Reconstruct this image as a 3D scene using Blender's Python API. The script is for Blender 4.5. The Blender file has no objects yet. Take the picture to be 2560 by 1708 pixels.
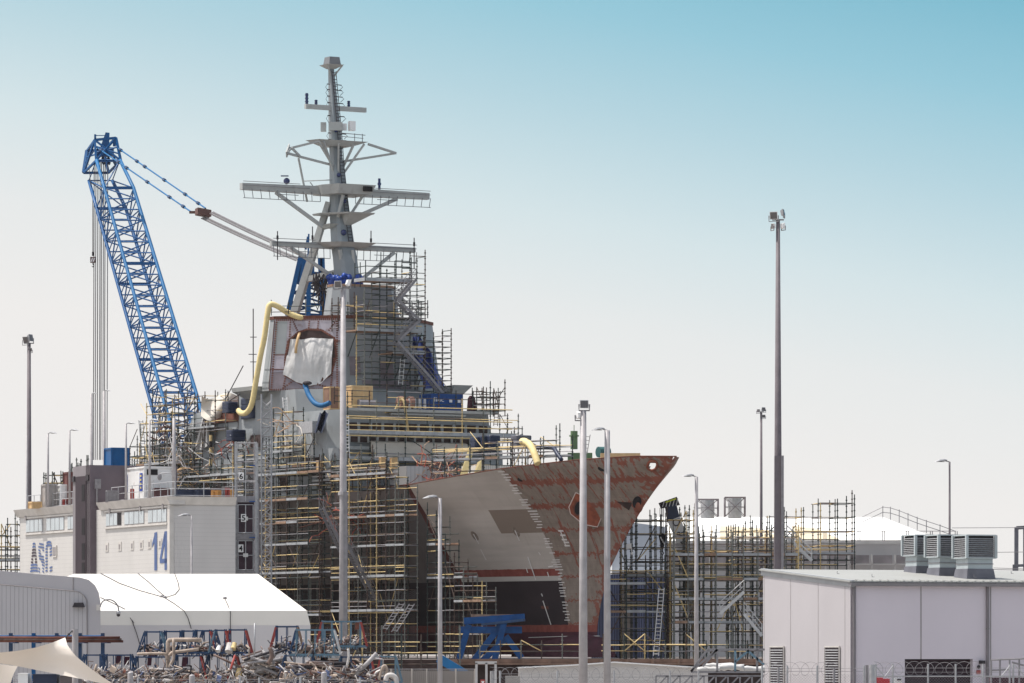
import bpy, math, random
from mathutils import Vector, Matrix
from mathutils import noise as mnoise
random.seed(7)
R = random.Random(11)
scene = bpy.context.scene
col = scene.collection

# ------------------------------------------------------------------ camera
F = 12000.0; CX = 1280.0; HY = 1625.0; CZ = 3.0
cd = bpy.data.cameras.new('camera'); cam = bpy.data.objects.new('camera', cd); col.objects.link(cam)
cd.sensor_width = 36.0; cd.lens = F/2560.0*36.0
cd.shift_y = (HY-854.0)/2560.0
cd.clip_start = 1.0; cd.clip_end = 6000.0
cam.location = (0, 0, CZ); cam.rotation_euler = (math.radians(90), 0, 0)
scene.camera = cam
EXPO = 0.55
scene.view_settings.view_transform = 'Standard'; scene.view_settings.look = 'None'
scene.view_settings.exposure = EXPO; scene.view_settings.gamma = 1.0

# ------------------------------------------------------------------ sun and sky
SUN = Vector((-0.40, 0.06, 0.91)).normalized()          # towards the sun
elev = math.asin(SUN.z); az = math.atan2(SUN.x, SUN.y)
ld = bpy.data.lights.new('sun', 'SUN'); ld.energy = 3.5; ld.angle = math.radians(0.5); ld.color = (1.0, 0.955, 0.89)
lo = bpy.data.objects.new('sun', ld); col.objects.link(lo)
lo.rotation_euler = (-SUN).to_track_quat('-Z', 'Y').to_euler()

def lin(c):
    c = c/255.0
    return c/12.92 if c <= 0.04045 else ((c+0.055)/1.055)**2.4
world = bpy.data.worlds.new('World'); scene.world = world; world.use_nodes = True
nt = world.node_tree; nt.nodes.clear()
def N(nt, t, **k):
    n = nt.nodes.new(t)
    for a, b in k.items(): setattr(n, a, b)
    return n
out = N(nt, 'ShaderNodeOutputWorld')
sky = N(nt, 'ShaderNodeTexSky'); sky.sky_type = 'NISHITA'; sky.sun_disc = False
sky.sun_elevation = elev; sky.sun_rotation = az; sky.air_density = 1.0; sky.dust_density = 2.0
hsv = N(nt, 'ShaderNodeHueSaturation'); hsv.inputs['Saturation'].default_value = 0.35
nt.links.new(sky.outputs[0], hsv.inputs['Color'])
bgs = N(nt, 'ShaderNodeBackground'); bgs.inputs[1].default_value = 0.15
nt.links.new(hsv.outputs[0], bgs.inputs[0])
tc = N(nt, 'ShaderNodeTexCoord'); sx = N(nt, 'ShaderNodeSeparateXYZ'); nt.links.new(tc.outputs['Generated'], sx.inputs[0])
mm = N(nt, 'ShaderNodeMath', operation='MULTIPLY_ADD'); nt.links.new(sx.outputs[0], mm.inputs[0]); mm.inputs[1].default_value = 0.2
nt.links.new(sx.outputs[2], mm.inputs[2])
mr = N(nt, 'ShaderNodeMapRange'); nt.links.new(mm.outputs[0], mr.inputs[0]); mr.inputs[1].default_value = 0.0; mr.inputs[2].default_value = 0.25
cr = N(nt, 'ShaderNodeValToRGB'); nt.links.new(mr.outputs[0], cr.inputs[0])
stops = [(0.0, (240, 237, 235)), (0.05, (239, 237, 235)), (0.072, (231, 234, 234)), (0.092, (213, 228, 232)),
         (0.115, (182, 213, 224)), (0.135, (152, 201, 218)), (0.155, (126, 187, 208)), (0.25, (84, 150, 190))]
k = 1.0/2**EXPO
els = cr.color_ramp.elements
for i, (p, c) in enumerate(stops):
    e = els[i] if i < 2 else els.new(p/0.25)
    e.position = p/0.25; e.color = (lin(c[0])*k, lin(c[1])*k, lin(c[2])*k, 1)
bgr = N(nt, 'ShaderNodeBackground'); nt.links.new(cr.outputs[0], bgr.inputs[0]); bgr.inputs[1].default_value = 1.0
m2 = N(nt, 'ShaderNodeMapRange'); m2.interpolation_type = 'SMOOTHSTEP'
nt.links.new(sx.outputs[2], m2.inputs[0]); m2.inputs[1].default_value = 0.15; m2.inputs[2].default_value = 0.32
mx = N(nt, 'ShaderNodeMixShader'); nt.links.new(m2.outputs[0], mx.inputs[0])
nt.links.new(bgr.outputs[0], mx.inputs[1]); nt.links.new(bgs.outputs[0], mx.inputs[2]); nt.links.new(mx.outputs[0], out.inputs[0])

# ------------------------------------------------------------------ helpers
def at(px, py, Y): return Vector(((px-CX)/F*Y, Y, CZ+(HY-py)/F*Y))
def S(s, b, z): return Vector((13.2-0.5*s-0.866*b, 385+0.866*s-0.5*b, z))      # warship axes: aft of stem, to starboard, up
def Zs(py, Y): return CZ+(HY-py)/F*Y
def Sb(px, py, b):                       # point of the ship at half breadth b seen at that bearing
    q = (px-CX)/F; s = (13.2-0.866*b-385*q+0.5*b*q)/(0.5+0.866*q)
    Y = 385+0.866*s-0.5*b; return s, b, Zs(py, Y)
def Ss(px, py, s):
    q = (px-CX)/F; b = (13.2-0.5*s-385*q-0.866*s*q)/(0.866-0.5*q)
    Y = 385+0.866*s-0.5*b; return s, b, Zs(py, Y)

MATS = {}
def mat(name, c, rough=0.7, metal=0.0, var=0.12, scale=1.2, bump=0.0, bscale=20, streak=0.0, spec=0.3, dirt=None, dirt_amt=0.0):
    if name in MATS: return MATS[name]
    m = bpy.data.materials.new(name); m.use_nodes = True; n = m.node_tree
    b = n.nodes['Principled BSDF']; b.inputs['Roughness'].default_value = rough; b.inputs['Metallic'].default_value = metal
    b.inputs['Specular IOR Level'].default_value = spec
    tc = N(n, 'ShaderNodeTexCoord')
    mp = N(n, 'ShaderNodeMapping'); mp.inputs['Scale'].default_value = (1, 1, 1.0-0.85*streak)
    n.links.new(tc.outputs['Object'], mp.inputs[0])
    no = N(n, 'ShaderNodeTexNoise'); no.inputs['Scale'].default_value = scale; no.inputs['Detail'].default_value = 6
    n.links.new(mp.outputs[0], no.inputs['Vector'])
    r = N(n, 'ShaderNodeMapRange'); r.inputs[1].default_value = 0.3; r.inputs[2].default_value = 0.7
    r.inputs[3].default_value = 1-var; r.inputs[4].default_value = 1+var
    n.links.new(no.outputs[0], r.inputs[0])
    mu = N(n, 'ShaderNodeVectorMath', operation='SCALE'); mu.inputs[0].default_value = c
    n.links.new(r.outputs[0], mu.inputs['Scale'])
    last = mu.outputs[0]
    if dirt:
        n2 = N(n, 'ShaderNodeTexNoise'); n2.inputs['Scale'].default_value = scale*2.3; n2.inputs['Detail'].default_value = 8
        n.links.new(mp.outputs[0], n2.inputs['Vector'])
        r2 = N(n, 'ShaderNodeMapRange'); r2.inputs[1].default_value = 0.56; r2.inputs[2].default_value = 0.68; r2.inputs[4].default_value = dirt_amt
        n.links.new(n2.outputs[0], r2.inputs[0])
        mi = N(n, 'ShaderNodeMix', data_type='RGBA'); n.links.new(r2.outputs[0], mi.inputs[0])
        n.links.new(last, mi.inputs[6]); mi.inputs[7].default_value = (*dirt, 1); last = mi.outputs[2]
    n.links.new(last, b.inputs['Base Color'])
    if bump:
        n3 = N(n, 'ShaderNodeTexNoise'); n3.inputs['Scale'].default_value = bscale; n3.inputs['Detail'].default_value = 4
        n.links.new(tc.outputs['Object'], n3.inputs['Vector'])
        bp = N(n, 'ShaderNodeBump'); bp.inputs['Strength'].default_value = bump; bp.inputs['Distance'].default_value = 0.05
        n.links.new(n3.outputs[0], bp.inputs['Height']); n.links.new(bp.outputs[0], b.inputs['Normal'])
    MATS[name] = m; return m
def ribbed(name, c, axis, period, depth=0.5, duty=0.12, rough=0.6, var=0.05, dark=0.55):
    """cladding with ribs or seams at a regular spacing; axis is a world direction"""
    if name in MATS: return MATS[name]
    m = mat(name, c, rough, var=var, scale=0.6, streak=0.7); n = m.node_tree; b = n.nodes['Principled BSDF']
    tc = N(n, 'ShaderNodeTexCoord'); d = N(n, 'ShaderNodeVectorMath', operation='DOT_PRODUCT')
    n.links.new(tc.outputs['Object'], d.inputs[0]); d.inputs[1].default_value = Vector(axis)/period
    fr = N(n, 'ShaderNodeMath', operation='FRACT'); n.links.new(d.outputs['Value'], fr.inputs[0])
    lt = N(n, 'ShaderNodeMath', operation='LESS_THAN'); n.links.new(fr.outputs[0], lt.inputs[0]); lt.inputs[1].default_value = duty
    old = b.inputs['Base Color'].links[0].from_socket
    mi = N(n, 'ShaderNodeMix', data_type='RGBA'); n.links.new(lt.outputs[0], mi.inputs[0]); n.links.new(old, mi.inputs[6])
    mi.inputs[7].default_value = (c[0]*dark, c[1]*dark, c[2]*dark, 1); n.links.new(mi.outputs[2], b.inputs['Base Color'])
    bp = N(n, 'ShaderNodeBump'); bp.inputs['Strength'].default_value = depth; bp.inputs['Distance'].default_value = 0.03; bp.invert = True
    n.links.new(lt.outputs[0], bp.inputs['Height']); n.links.new(bp.outputs[0], b.inputs['Normal'])
    return m
def netting(name, c, alpha, cell=0.25):
    """see-through wire mesh or netting"""
    if name in MATS: return MATS[name]
    m = bpy.data.materials.new(name); m.use_nodes = True; n = m.node_tree
    b = n.nodes['Principled BSDF']; b.inputs['Base Color'].default_value = (*c, 1); b.inputs['Roughness'].default_value = 0.6
    tr = N(n, 'ShaderNodeBsdfTransparent'); mi = N(n, 'ShaderNodeMixShader')
    tc = N(n, 'ShaderNodeTexCoord'); facs = []
    for d in ((1, 1, 1), (1, 1, -1)):
        dp = N(n, 'ShaderNodeVectorMath', operation='DOT_PRODUCT'); n.links.new(tc.outputs['Object'], dp.inputs[0])
        dp.inputs[1].default_value = Vector(d)/cell
        fr = N(n, 'ShaderNodeMath', operation='FRACT'); n.links.new(dp.outputs['Value'], fr.inputs[0])
        lt = N(n, 'ShaderNodeMath', operation='LESS_THAN'); n.links.new(fr.outputs[0], lt.inputs[0]); lt.inputs[1].default_value = alpha/2
        facs.append(lt)
    mxx = N(n, 'ShaderNodeMath', operation='MAXIMUM'); n.links.new(facs[0].outputs[0], mxx.inputs[0]); n.links.new(facs[1].outputs[0], mxx.inputs[1])
    n.links.new(mxx.outputs[0], mi.inputs[0]); n.links.new(tr.outputs[0], mi.inputs[1]); n.links.new(b.outputs[0], mi.inputs[2])
    n.links.new(mi.outputs[0], n.nodes['Material Output'].inputs[0])
    MATS[name] = m; return m

class MB:
    def __init__(s): s.v = []; s.f = []; s.m = []; s.cur = 0; s.smooth = []; s.sm = False
    def face(s, idx): s.f.append(idx); s.m.append(s.cur); s.smooth.append(s.sm)
    def quad(s, *pts):
        i = len(s.v); s.v += [Vector(p) for p in pts]; s.face(list(range(i, i+len(pts)))); return s
    def prism(s, bot, top, caps=True):
        n = len(bot); i = len(s.v); s.v += [Vector(p) for p in bot]+[Vector(p) for p in top]
        for k in range(n): s.face([i+k, i+(k+1) % n, i+n+(k+1) % n, i+n+k])
        if caps: s.face([i+k for k in range(n)][::-1]); s.face([i+n+k for k in range(n)])
        return s
    def box(s, c, u, v, w):
        c, u, v, w = map(Vector, (c, u, v, w))
        bot = [c-u-v-w, c+u-v-w, c+u+v-w, c-u+v-w]; return s.prism(bot, [p+2*w for p in bot])
    def ab(s, p, q):                                         # axis-aligned box between corners
        p = Vector(p); q = Vector(q); c = (p+q)/2; d = (q-p)/2
        return s.box(c, (abs(d.x), 0, 0), (0, abs(d.y), 0), (0, 0, abs(d.z)))
    def beam(s, a, b, w, h=None, up=(0, 0, 1), w2=None, h2=None):
        a = Vector(a); b = Vector(b); h = w if h is None else h; w2 = w if w2 is None else w2; h2 = h if h2 is None else h2
        d = (b-a).normalized(); up = Vector(up)
        if abs(d.dot(up)) > 0.98: up = Vector((0, 1, 0))
        x = d.cross(up).normalized(); y = x.cross(d).normalized()
        bot = [a-x*w/2-y*h/2, a+x*w/2-y*h/2, a+x*w/2+y*h/2, a-x*w/2+y*h/2]
        top = [b-x*w2/2-y*h2/2, b+x*w2/2-y*h2/2, b+x*w2/2+y*h2/2, b-x*w2/2+y*h2/2]
        return s.prism(bot, top)
    def tube(s, a, b, r, r2=None, n=5, caps=False):
        a = Vector(a); b = Vector(b); r2 = r if r2 is None else r2; d = b-a
        if d.length < 1e-5: return s
        d.normalize(); up = Vector((0, 0, 1)) if abs(d.z) < 0.9 else Vector((1, 0, 0))
        x = d.cross(up).normalized(); y = x.cross(d); i = len(s.v)
        for c, rr in ((a, r), (b, r2)):
            for k in range(n):
                t = 2*math.pi*k/n; s.v.append(c+(x*math.cos(t)+y*math.sin(t))*rr)
        for k in range(n): s.face([i+k, i+(k+1) % n, i+n+(k+1) % n, i+n+k])
        if caps: s.face([i+k for k in range(n)][::-1]); s.face([i+n+k for k in range(n)])
        return s
    def path(s, pts, r, n=8, caps=True, rfun=None):
        pts = [Vector(p) for p in pts]; i = len(s.v); m = len(pts); px = None; old = s.sm; s.sm = n > 6
        for j, p in enumerate(pts):
            d = (pts[min(j+1, m-1)]-pts[max(j-1, 0)]).normalized()
            if px is None:
                up = Vector((0, 0, 1)) if abs(d.z) < 0.9 else Vector((0, 1, 0)); px = d.cross(up).normalized()
            else:
                px = (px-d*px.dot(d)).normalized()
            y = px.cross(d); rr = rfun(j) if rfun else r
            for k in range(n):
                t = 2*math.pi*k/n; s.v.append(p+(px*math.cos(t)+y*math.sin(t))*rr)
        for j in range(m-1):
            for k in range(n): s.face([i+j*n+k, i+j*n+(k+1) % n, i+(j+1)*n+(k+1) % n, i+(j+1)*n+k])
        s.sm = False
        if caps: s.face([i+k for k in range(n)][::-1]); s.face([i+(m-1)*n+k for k in range(n)])
        s.sm = old; return s
    def ball(s, c, rx, ry=None, rz=None, n=10, m=6):
        c = Vector(c); ry = ry or rx; rz = rz or rx; i = len(s.v); old = s.sm; s.sm = True
        for a in range(m+1):
            ph = math.pi*a/m
            for k in range(n):
                t = 2*math.pi*k/n; s.v.append(c+Vector((rx*math.sin(ph)*math.cos(t), ry*math.sin(ph)*math.sin(t), rz*math.cos(ph))))
        for a in range(m):
            for k in range(n): s.face([i+a*n+k, i+(a+1)*n+k, i+(a+1)*n+(k+1) % n, i+a*n+(k+1) % n])
        s.sm = old; return s
    def build(s, name, mats, parent=None, loc=None, **tags):
        if not isinstance(mats, (list, tuple)): mats = [mats]
        o0 = Vector((0, 0, 0)); p = parent
        if parent is not None:
            while p is not None: o0 += p.location; p = p.parent
        elif loc is not None: o0 = Vector(loc)
        me = bpy.data.meshes.new(name); me.from_pydata([v-o0 for v in s.v], [], s.f)
        for mm_ in mats: me.materials.append(mm_)
        me.polygons.foreach_set('material_index', [min(a, len(mats)-1) for a in s.m])
        me.polygons.foreach_set('use_smooth', s.smooth); me.update()
        o = bpy.data.objects.new(name, me); col.objects.link(o)
        if parent is not None: o.parent = parent
        elif loc is not None: o.location = loc
        for a, b in tags.items(): o[a] = b
        return o
def thing(name, label, cat, loc, group=None):
    o = bpy.data.objects.new(name, None); col.objects.link(o); o.location = loc; o.empty_display_size = 0.3
    o['label'] = label; o['category'] = cat
    if group: o['group'] = group
    return o
def tagged(o, label, cat, group=None):
    o['label'] = label; o['category'] = cat
    if group: o['group'] = group
    return o
def text_geo(mb, s, origin, ux, uy, height, width=None, depth=0.01, bold=0.0):
    """lettering as thin solid letters lying on the plane origin + x*ux + y*uy, cap height = height"""
    cu = bpy.data.curves.new('tmp_text', 'FONT'); cu.body = s; cu.size = 1.0; cu.offset = bold; cu.extrude = 0.0; cu.resolution_u = 3
    ob = bpy.data.objects.new('tmp_text', cu); col.objects.link(ob)
    dg = bpy.context.evaluated_depsgraph_get(); me = bpy.data.meshes.new_from_object(ob.evaluated_get(dg))
    xs = [v.co.x for v in me.vertices]; ys = [v.co.y for v in me.vertices]
    x0, x1, y0, y1 = min(xs), max(xs), min(ys), max(ys); ky = height/(y1-y0); kx = ky if width is None else width/(x1-x0)
    ux = Vector(ux).normalized(); uy = Vector(uy).normalized(); nrm = ux.cross(uy).normalized()
    i = len(mb.v)
    for v in me.vertices: mb.v.append(Vector(origin)+ux*(v.co.x-x0)*kx+uy*(v.co.y-y0)*ky+nrm*depth)
    for p in me.polygons: mb.face([i+a for a in p.vertices])
    bpy.data.objects.remove(ob); bpy.data.curves.remove(cu); bpy.data.meshes.remove(me)
    return (x1-x0)*kx

# ------------------------------------------------------------------ materials
GREY_SHIP = mat('ship_grey_paint', (0.262, 0.28, 0.29), 0.6, var=0.10, scale=0.5, streak=0.5, dirt=(0.16, 0.13, 0.12), dirt_amt=0.3)
GREY_LITE = mat('mast_grey_paint', (0.36, 0.37, 0.36), 0.55, var=0.08, scale=0.8, dirt=(0.2, 0.19, 0.18), dirt_amt=0.3)
GREY_DARK = mat('dark_grey_paint', (0.16, 0.165, 0.175), 0.6, var=0.1, scale=0.8)
MAUVE = mat('mauve_primer', (0.36, 0.33, 0.37), 0.65, var=0.14, scale=0.8, dirt=(0.17, 0.1, 0.09), dirt_amt=0.5)
RUST = mat('rust_red', (0.13, 0.05, 0.035), 0.85, var=0.35, scale=2.5)
OXIDE = mat('red_oxide', (0.2, 0.065, 0.04), 0.8, var=0.3, scale=1.5)
BLACK = mat('black_void', (0.012, 0.01, 0.012), 0.8)
DARKB = mat('dark_brown_interior', (0.05, 0.032, 0.03), 0.9, var=0.4, scale=1.5)
GALV = mat('galvanised_steel', (0.36, 0.36, 0.37), 0.5, 0.3, var=0.15, scale=6, bump=0.0)
GALVD = mat('weathered_galvanised_steel', (0.22, 0.21, 0.22), 0.6, 0.2, var=0.15, scale=4)
GALVB = mat('bright_toe_board', (0.31, 0.32, 0.33), 0.5, 0.1, var=0.2, scale=1.5)
SCAF = mat('scaffold_green', (0.032, 0.043, 0.04), 0.7, var=0.3, scale=3)
SCAFR = mat('scaffold_rusty', (0.075, 0.052, 0.043), 0.8, var=0.4, scale=3)
SCAFY = mat('scaffold_yellow', (0.56, 0.42, 0.2), 0.6, var=0.15, scale=3)
PLANK = mat('timber_plank', (0.25, 0.16, 0.11), 0.85, var=0.3, scale=3)
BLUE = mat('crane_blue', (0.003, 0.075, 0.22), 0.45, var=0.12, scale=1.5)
BLUEL = mat('crane_blue_lit_pale', (0.008, 0.115, 0.28), 0.5, var=0.12, scale=1.5)  # lighter crane blue; on the boom it paints sky light onto the upper chords
BLUED = mat('stillage_blue', (0.025, 0.055, 0.12), 0.6, var=0.3, scale=3)
BLUEP = mat('stillage_pale_blue', (0.12, 0.2, 0.26), 0.6, var=0.2, scale=3)
REDP = mat('stillage_red', (0.33, 0.06, 0.05), 0.6, var=0.2, scale=3)
WHITE = mat('white_paint', (0.74, 0.73, 0.72), 0.55, var=0.05, scale=0.7)
FABRIC = mat('white_marquee_fabric', (0.66, 0.625, 0.575), 0.6, var=0.03, scale=0.5, bump=0.15, bscale=0.8)
CANVAS = mat('cream_canvas', (0.62, 0.57, 0.5), 0.85, var=0.08, scale=1.0, bump=0.4, bscale=2.2)
TARPW = mat('white_plastic_sheet', (0.52, 0.51, 0.5), 0.5, var=0.08, scale=1.4, bump=0.5, bscale=3)
SAIL = mat('cream_sail_cloth', (0.72, 0.65, 0.58), 0.8, var=0.04, scale=0.6)
DUCTY = mat('yellow_duct', (0.68, 0.55, 0.27), 0.6, var=0.1, scale=2)
DUCTB = mat('blue_duct', (0.012, 0.105, 0.25), 0.6, var=0.15, scale=2)
NAVY = mat('navy_plastic', (0.022, 0.03, 0.06), 0.45, var=0.2, scale=2)
CONTB = mat('container_blue', (0.012, 0.06, 0.22), 0.5, var=0.15, scale=2)
TARPB = mat('blue_tarpaulin', (0.07, 0.1, 0.32), 0.55, var=0.2, scale=1.5, bump=0.5, bscale=2)
CRATE = mat('plywood_crate', (0.58, 0.39, 0.2), 0.7, var=0.15, scale=2)
CABLE = mat('dark_cable', (0.04, 0.035, 0.04), 0.8)
ROPE = mat('wire_rope', (0.2, 0.19, 0.2), 0.6)
ROPED = mat('dark_wire_rope', (0.11, 0.10, 0.10), 0.6)
GREENM = mat('deck_machine_green', (0.12, 0.19, 0.09), 0.6, var=0.15)
GLASSL = mat('lamp_glass', (0.1, 0.09, 0.09), 0.25, spec=0.6)
ALU = mat('aluminium', (0.55, 0.54, 0.53), 0.45, 0.2, var=0.1, scale=3)
CONC = mat('concrete', (0.32, 0.3, 0.28), 0.85, var=0.15, scale=0.8, bump=0.3, bscale=6)
MAROON = mat('maroon_antifouling', (0.05, 0.014, 0.024), 0.8, var=0.3, scale=1.2)
ORANGE = mat('orange_paint', (0.6, 0.24, 0.03), 0.6)
NETD = netting('added_shade_mesh', (0.028, 0.02, 0.022), 0.5, 0.16)  # mesh for the dark sheets added to deepen shade on the hull scaffolds
NETM = netting('grey_wire_mesh', (0.2, 0.18, 0.19), 0.16, 0.12)
NETB = netting('beige_weld_mesh', (0.3, 0.27, 0.25), 0.5, 0.1)
# ------------------------------------------------------------------ ground, quay
g = MB(); g.quad((-2500, -200, 0), (2500, -200, 0), (2500, 4500, 0), (-2500, 4500, 0))
g.build('ground', mat('yard_gravel', (0.3, 0.28, 0.26), 0.95, var=0.2, scale=0.4), kind='structure')
q = MB(); q.cur = 0; q.quad((-70, 372, 2.25), (60, 372, 2.25), (60, 620, 2.25), (-70, 620, 2.25)); q.cur = 1; q.quad((-70, 372, 0), (60, 372, 0), (60, 372, 2.25), (-70, 372, 2.25)); q.quad((-70, 372, 0), (-70, 620, 0), (-70, 620, 2.25), (-70, 372, 2.25)); q.quad((60, 372, 0), (60, 620, 0), (60, 620, 2.25), (60, 372, 2.25))
q.build('shiplift_platform', [mat('stained_concrete', (.13, .11, .1), .9, var=.3), DARKB], kind='structure')
q = MB(); q.ab((-5.5, 371.2, 2.02), (40, 371.98, 2.3)); q.ab((-5.5, 371.0, 1.85), (40, 371.6, 2.0))
for i in range(22): q.ab((-5.2+i*2, 370.9, 1.87), (-5.0+i*2, 371.18, 2.26))
q.build('platform_edge_beam', mat('stained_edge_beam', (0.19, 0.12, 0.09), 0.8, var=0.3, scale=1), kind='structure')

# ------------------------------------------------------------------ the warship: hull
def lerpt(x, xs, ys):
    if x <= xs[0]: return ys[0]
    for a in range(len(xs)-1):
        if x <= xs[a+1]:
            t = (x-xs[a])/(xs[a+1]-xs[a]); return ys[a]+(ys[a+1]-ys[a])*t
    return ys[-1]
def stem(z): return lerpt(z, [2.4, 5.1, 7.0, 9.6, 11.2, 12.8, 14.6, 16.5, 17.8, 18.9], [12.6, 12.3, 11.7, 10.4, 8.9, 7.2, 5.1, 2.7, 1.1, 0.0])
def sheer(s): return lerpt(s, [0, 3, 8, 16, 28, 45, 70, 110], [18.5, 18.58, 18.42, 17.9, 16.95, 16.3, 16.0, 15.8])
def hull_b(s, z):
    sp = s-stem(z)
    if sp <= 0: return 0.0
    L = lerpt(z, [2.6, 6, 9.5, 13, 18], [95, 72, 55, 46, 38]); p = lerpt(z, [2.6, 6, 9.5, 13, 18], [1.3, 1.5, 1.5, 1.85, 2.35])
    B = lerpt(z, [2.6, 4.0, 7, 9.5], [5.5, 7.5, 8.6, 9.3]); t = min(1.0, sp/L); return B*(1-(1-t)**p)+0.02+0.42*math.sqrt(min(sp, 2.0))*max(0.0, min(1.0, (z-14.5)/3.5))
def hull_hit(px, py, off=0.0):
    a, b = 0.0, 10.0
    for _ in range(40):
        m = (a+b)/2; s, _b, z = Sb(px, py, m)
        if hull_b(s, z) > m: a = m
        else: b = m
    s, _b, z = Sb(px, py, a); return s, z
def HP(s, z, off=0.0):
    """point on the starboard plating, pushed outwards by off"""
    p = S(s, hull_b(s, z), z)
    if off:
        e = 0.05; du = S(s+e, hull_b(s+e, z), z)-p; dv = S(s, hull_b(s, z+e), z+e)-p
        n = du.cross(dv).normalized()
        if n.dot(Vector((-0.6, -0.8, 0))) < 0: n = -n
        p = p+n*off
    return p

def hull_material():
    m = bpy.data.materials.new('hull_plating'); m.use_nodes = True; n = m.node_tree; b = n.nodes['Principled BSDF']
    b.inputs['Roughness'].default_value = 0.6; b.inputs['Specular IOR Level'].default_value = 0.25; L = n.links.new
    u1 = N(n, 'ShaderNodeUVMap'); u1.uv_map = 'sz'; u2 = N(n, 'ShaderNodeUVMap'); u2.uv_map = 'stem'
    a = N(n, 'ShaderNodeSeparateXYZ'); L(u1.outputs[0], a.inputs[0]); c = N(n, 'ShaderNodeSeparateXYZ'); L(u2.outputs[0], c.inputs[0])
    s, z, sp = a.outputs[0], a.outputs[1], c.outputs[0]
    def M(op, x, y=None, w=None):
        nn = N(n, 'ShaderNodeMath', operation=op)
        for i, v in enumerate((x, y, w)):
            if v is None: continue
            if isinstance(v, (int, float)): nn.inputs[i].default_value = v
            else: L(v, nn.inputs[i])
        return nn.outputs[0]
    def noise(sc, sx, sy, det=6, ro=0.55):
        mp = N(n, 'ShaderNodeMapping'); mp.inputs['Scale'].default_value = (sx, sy, 1); L(u1.outputs[0], mp.inputs[0])
        no = N(n, 'ShaderNodeTexNoise'); no.inputs['Scale'].default_value = sc; no.inputs['Detail'].default_value = det; no.inputs['Roughness'].default_value = ro
        L(mp.outputs[0], no.inputs['Vector']); return no.outputs[0]
    def mix(f, x, y):
        nn = N(n, 'ShaderNodeMix', data_type='RGBA')
        if isinstance(f, (int, float)): nn.inputs[0].default_value = f
        else: L(f, nn.inputs[0])
        for i, v in ((6, x), (7, y)):
            if isinstance(v, tuple): nn.inputs[i].default_value = (*v, 1)
            else: L(v, nn.inputs[i])
        return nn.outputs[2]
    def step(x, lo, hi):
        nn = N(n, 'ShaderNodeMapRange'); L(x, nn.inputs[0]); nn.inputs[1].default_value = lo; nn.inputs[2].default_value = hi; return nn.outputs[0]
    def box01(x, lo, hi): return M('MULTIPLY', M('GREATER_THAN', x, lo), M('LESS_THAN', x, hi))
    big = noise(0.25, 1, 1.5); fine = noise(2.2, 1, 0.5); streak = noise(1.8, 1.2, 0.28, 5); patch = noise(1.5, 1.0, 0.8, 8, 0.7); jag = noise(3.2, 1.3, 0.5, 4)
    # grey paint of the aft block with faint roller bands
    grey = mix(step(big, 0.35, 0.65), (0.41, 0.37, 0.335), (0.48, 0.437, 0.398))
    zb = M('FRACT', M('MULTIPLY', z, 1/1.05)); grey = mix(M('MULTIPLY', M('LESS_THAN', zb, 0.06), 0.25), grey, (0.46, 0.44, 0.41))
    grey = mix(M('MULTIPLY', step(noise(1.1, 0.12, 1.6), 0.45, 0.75), 0.3), grey, (0.24, 0.215, 0.195))
    grey = mix(M('MULTIPLY', step(noise(3.0, 1.5, 0.12, 6), 0.58, 0.75), 0.22), grey, (0.22, 0.17, 0.13))
    s0, z0 = hull_hit(1216, 1276); s1, z1 = hull_hit(1352, 1324)
    brown = M('MULTIPLY', M('MULTIPLY', M('LESS_THAN', s, s0-0.2), M('GREATER_THAN', s, 15.8)), box01(z, z1-0.25, z0))
    grey = mix(M('MULTIPLY', brown, 0.85), grey, (0.17, 0.125, 0.095))
    aftp = mix(step(big, 0.35, 0.65), (0.12, 0.104, 0.1), (0.155, 0.137, 0.132))  # darker aft paint, deepened to carry the shade behind the scaffolds
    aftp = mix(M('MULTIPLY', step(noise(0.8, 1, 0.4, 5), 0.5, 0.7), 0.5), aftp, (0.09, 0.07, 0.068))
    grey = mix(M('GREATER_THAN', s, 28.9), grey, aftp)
    # raw bow block: greenish primer, oxide seams, streaks and blotches
    prim = mix(step(fine, 0.35, 0.65), (0.19, 0.153, 0.126), (0.25, 0.207, 0.174))
    ox = mix(step(fine, 0.3, 0.7), (0.175, 0.052, 0.035), (0.25, 0.08, 0.053))
    jz = M('MULTIPLY_ADD', M('SUBTRACT', jag, 0.5), 0.75, z)
    dz = M('ABSOLUTE', M('SUBTRACT', M('FRACT', M('MULTIPLY_ADD', jz, 1/1.93, 0.5-16.75/1.93+20)), 0.5))
    seam = M('LESS_THAN', dz, 0.035); wide = M('MULTIPLY', M('LESS_THAN', dz, 0.11), M('GREATER_THAN', patch, M('MULTIPLY_ADD', z, -0.014, 0.68))); seam = M('MAXIMUM', seam, wide)
    mid = noise(1.0, 3.4, 1.25, 4, 0.6)
    js = M('MULTIPLY_ADD', M('SUBTRACT', streak, 0.5), 0.9, s)
    ds = M('ABSOLUTE', M('SUBTRACT', M('FRACT', M('MULTIPLY_ADD', js, 1/2.6, 0.2)), 0.5))
    vse = M('MULTIPLY', M('LESS_THAN', ds, 0.028), M('GREATER_THAN', patch, 0.42))
    top = M('MULTIPLY', step(z, 12.5, 18.2), 0.09)
    nearseam = M('MULTIPLY', M('SUBTRACT', 0.5, dz), 0.14)
    blot = M('GREATER_THAN', M('ADD', M('ADD', M('ADD', M('MULTIPLY', patch, 0.3), M('MULTIPLY', mid, 0.7)), top), nearseam), 0.652)
    near = M('LESS_THAN', M('ADD', sp, M('MULTIPLY', M('SUBTRACT', patch, 0.5), 9.0)), 0.3)
    rust = M('MAXIMUM', M('MAXIMUM', seam, vse), M('MAXIMUM', blot, near))
    thin = M('MAXIMUM', M('LESS_THAN', M('FRACT', M('MULTIPLY', z, 1/0.64)), 0.035), M('LESS_THAN', M('FRACT', M('MULTIPLY', s, 1/0.87)), 0.03))
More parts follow.
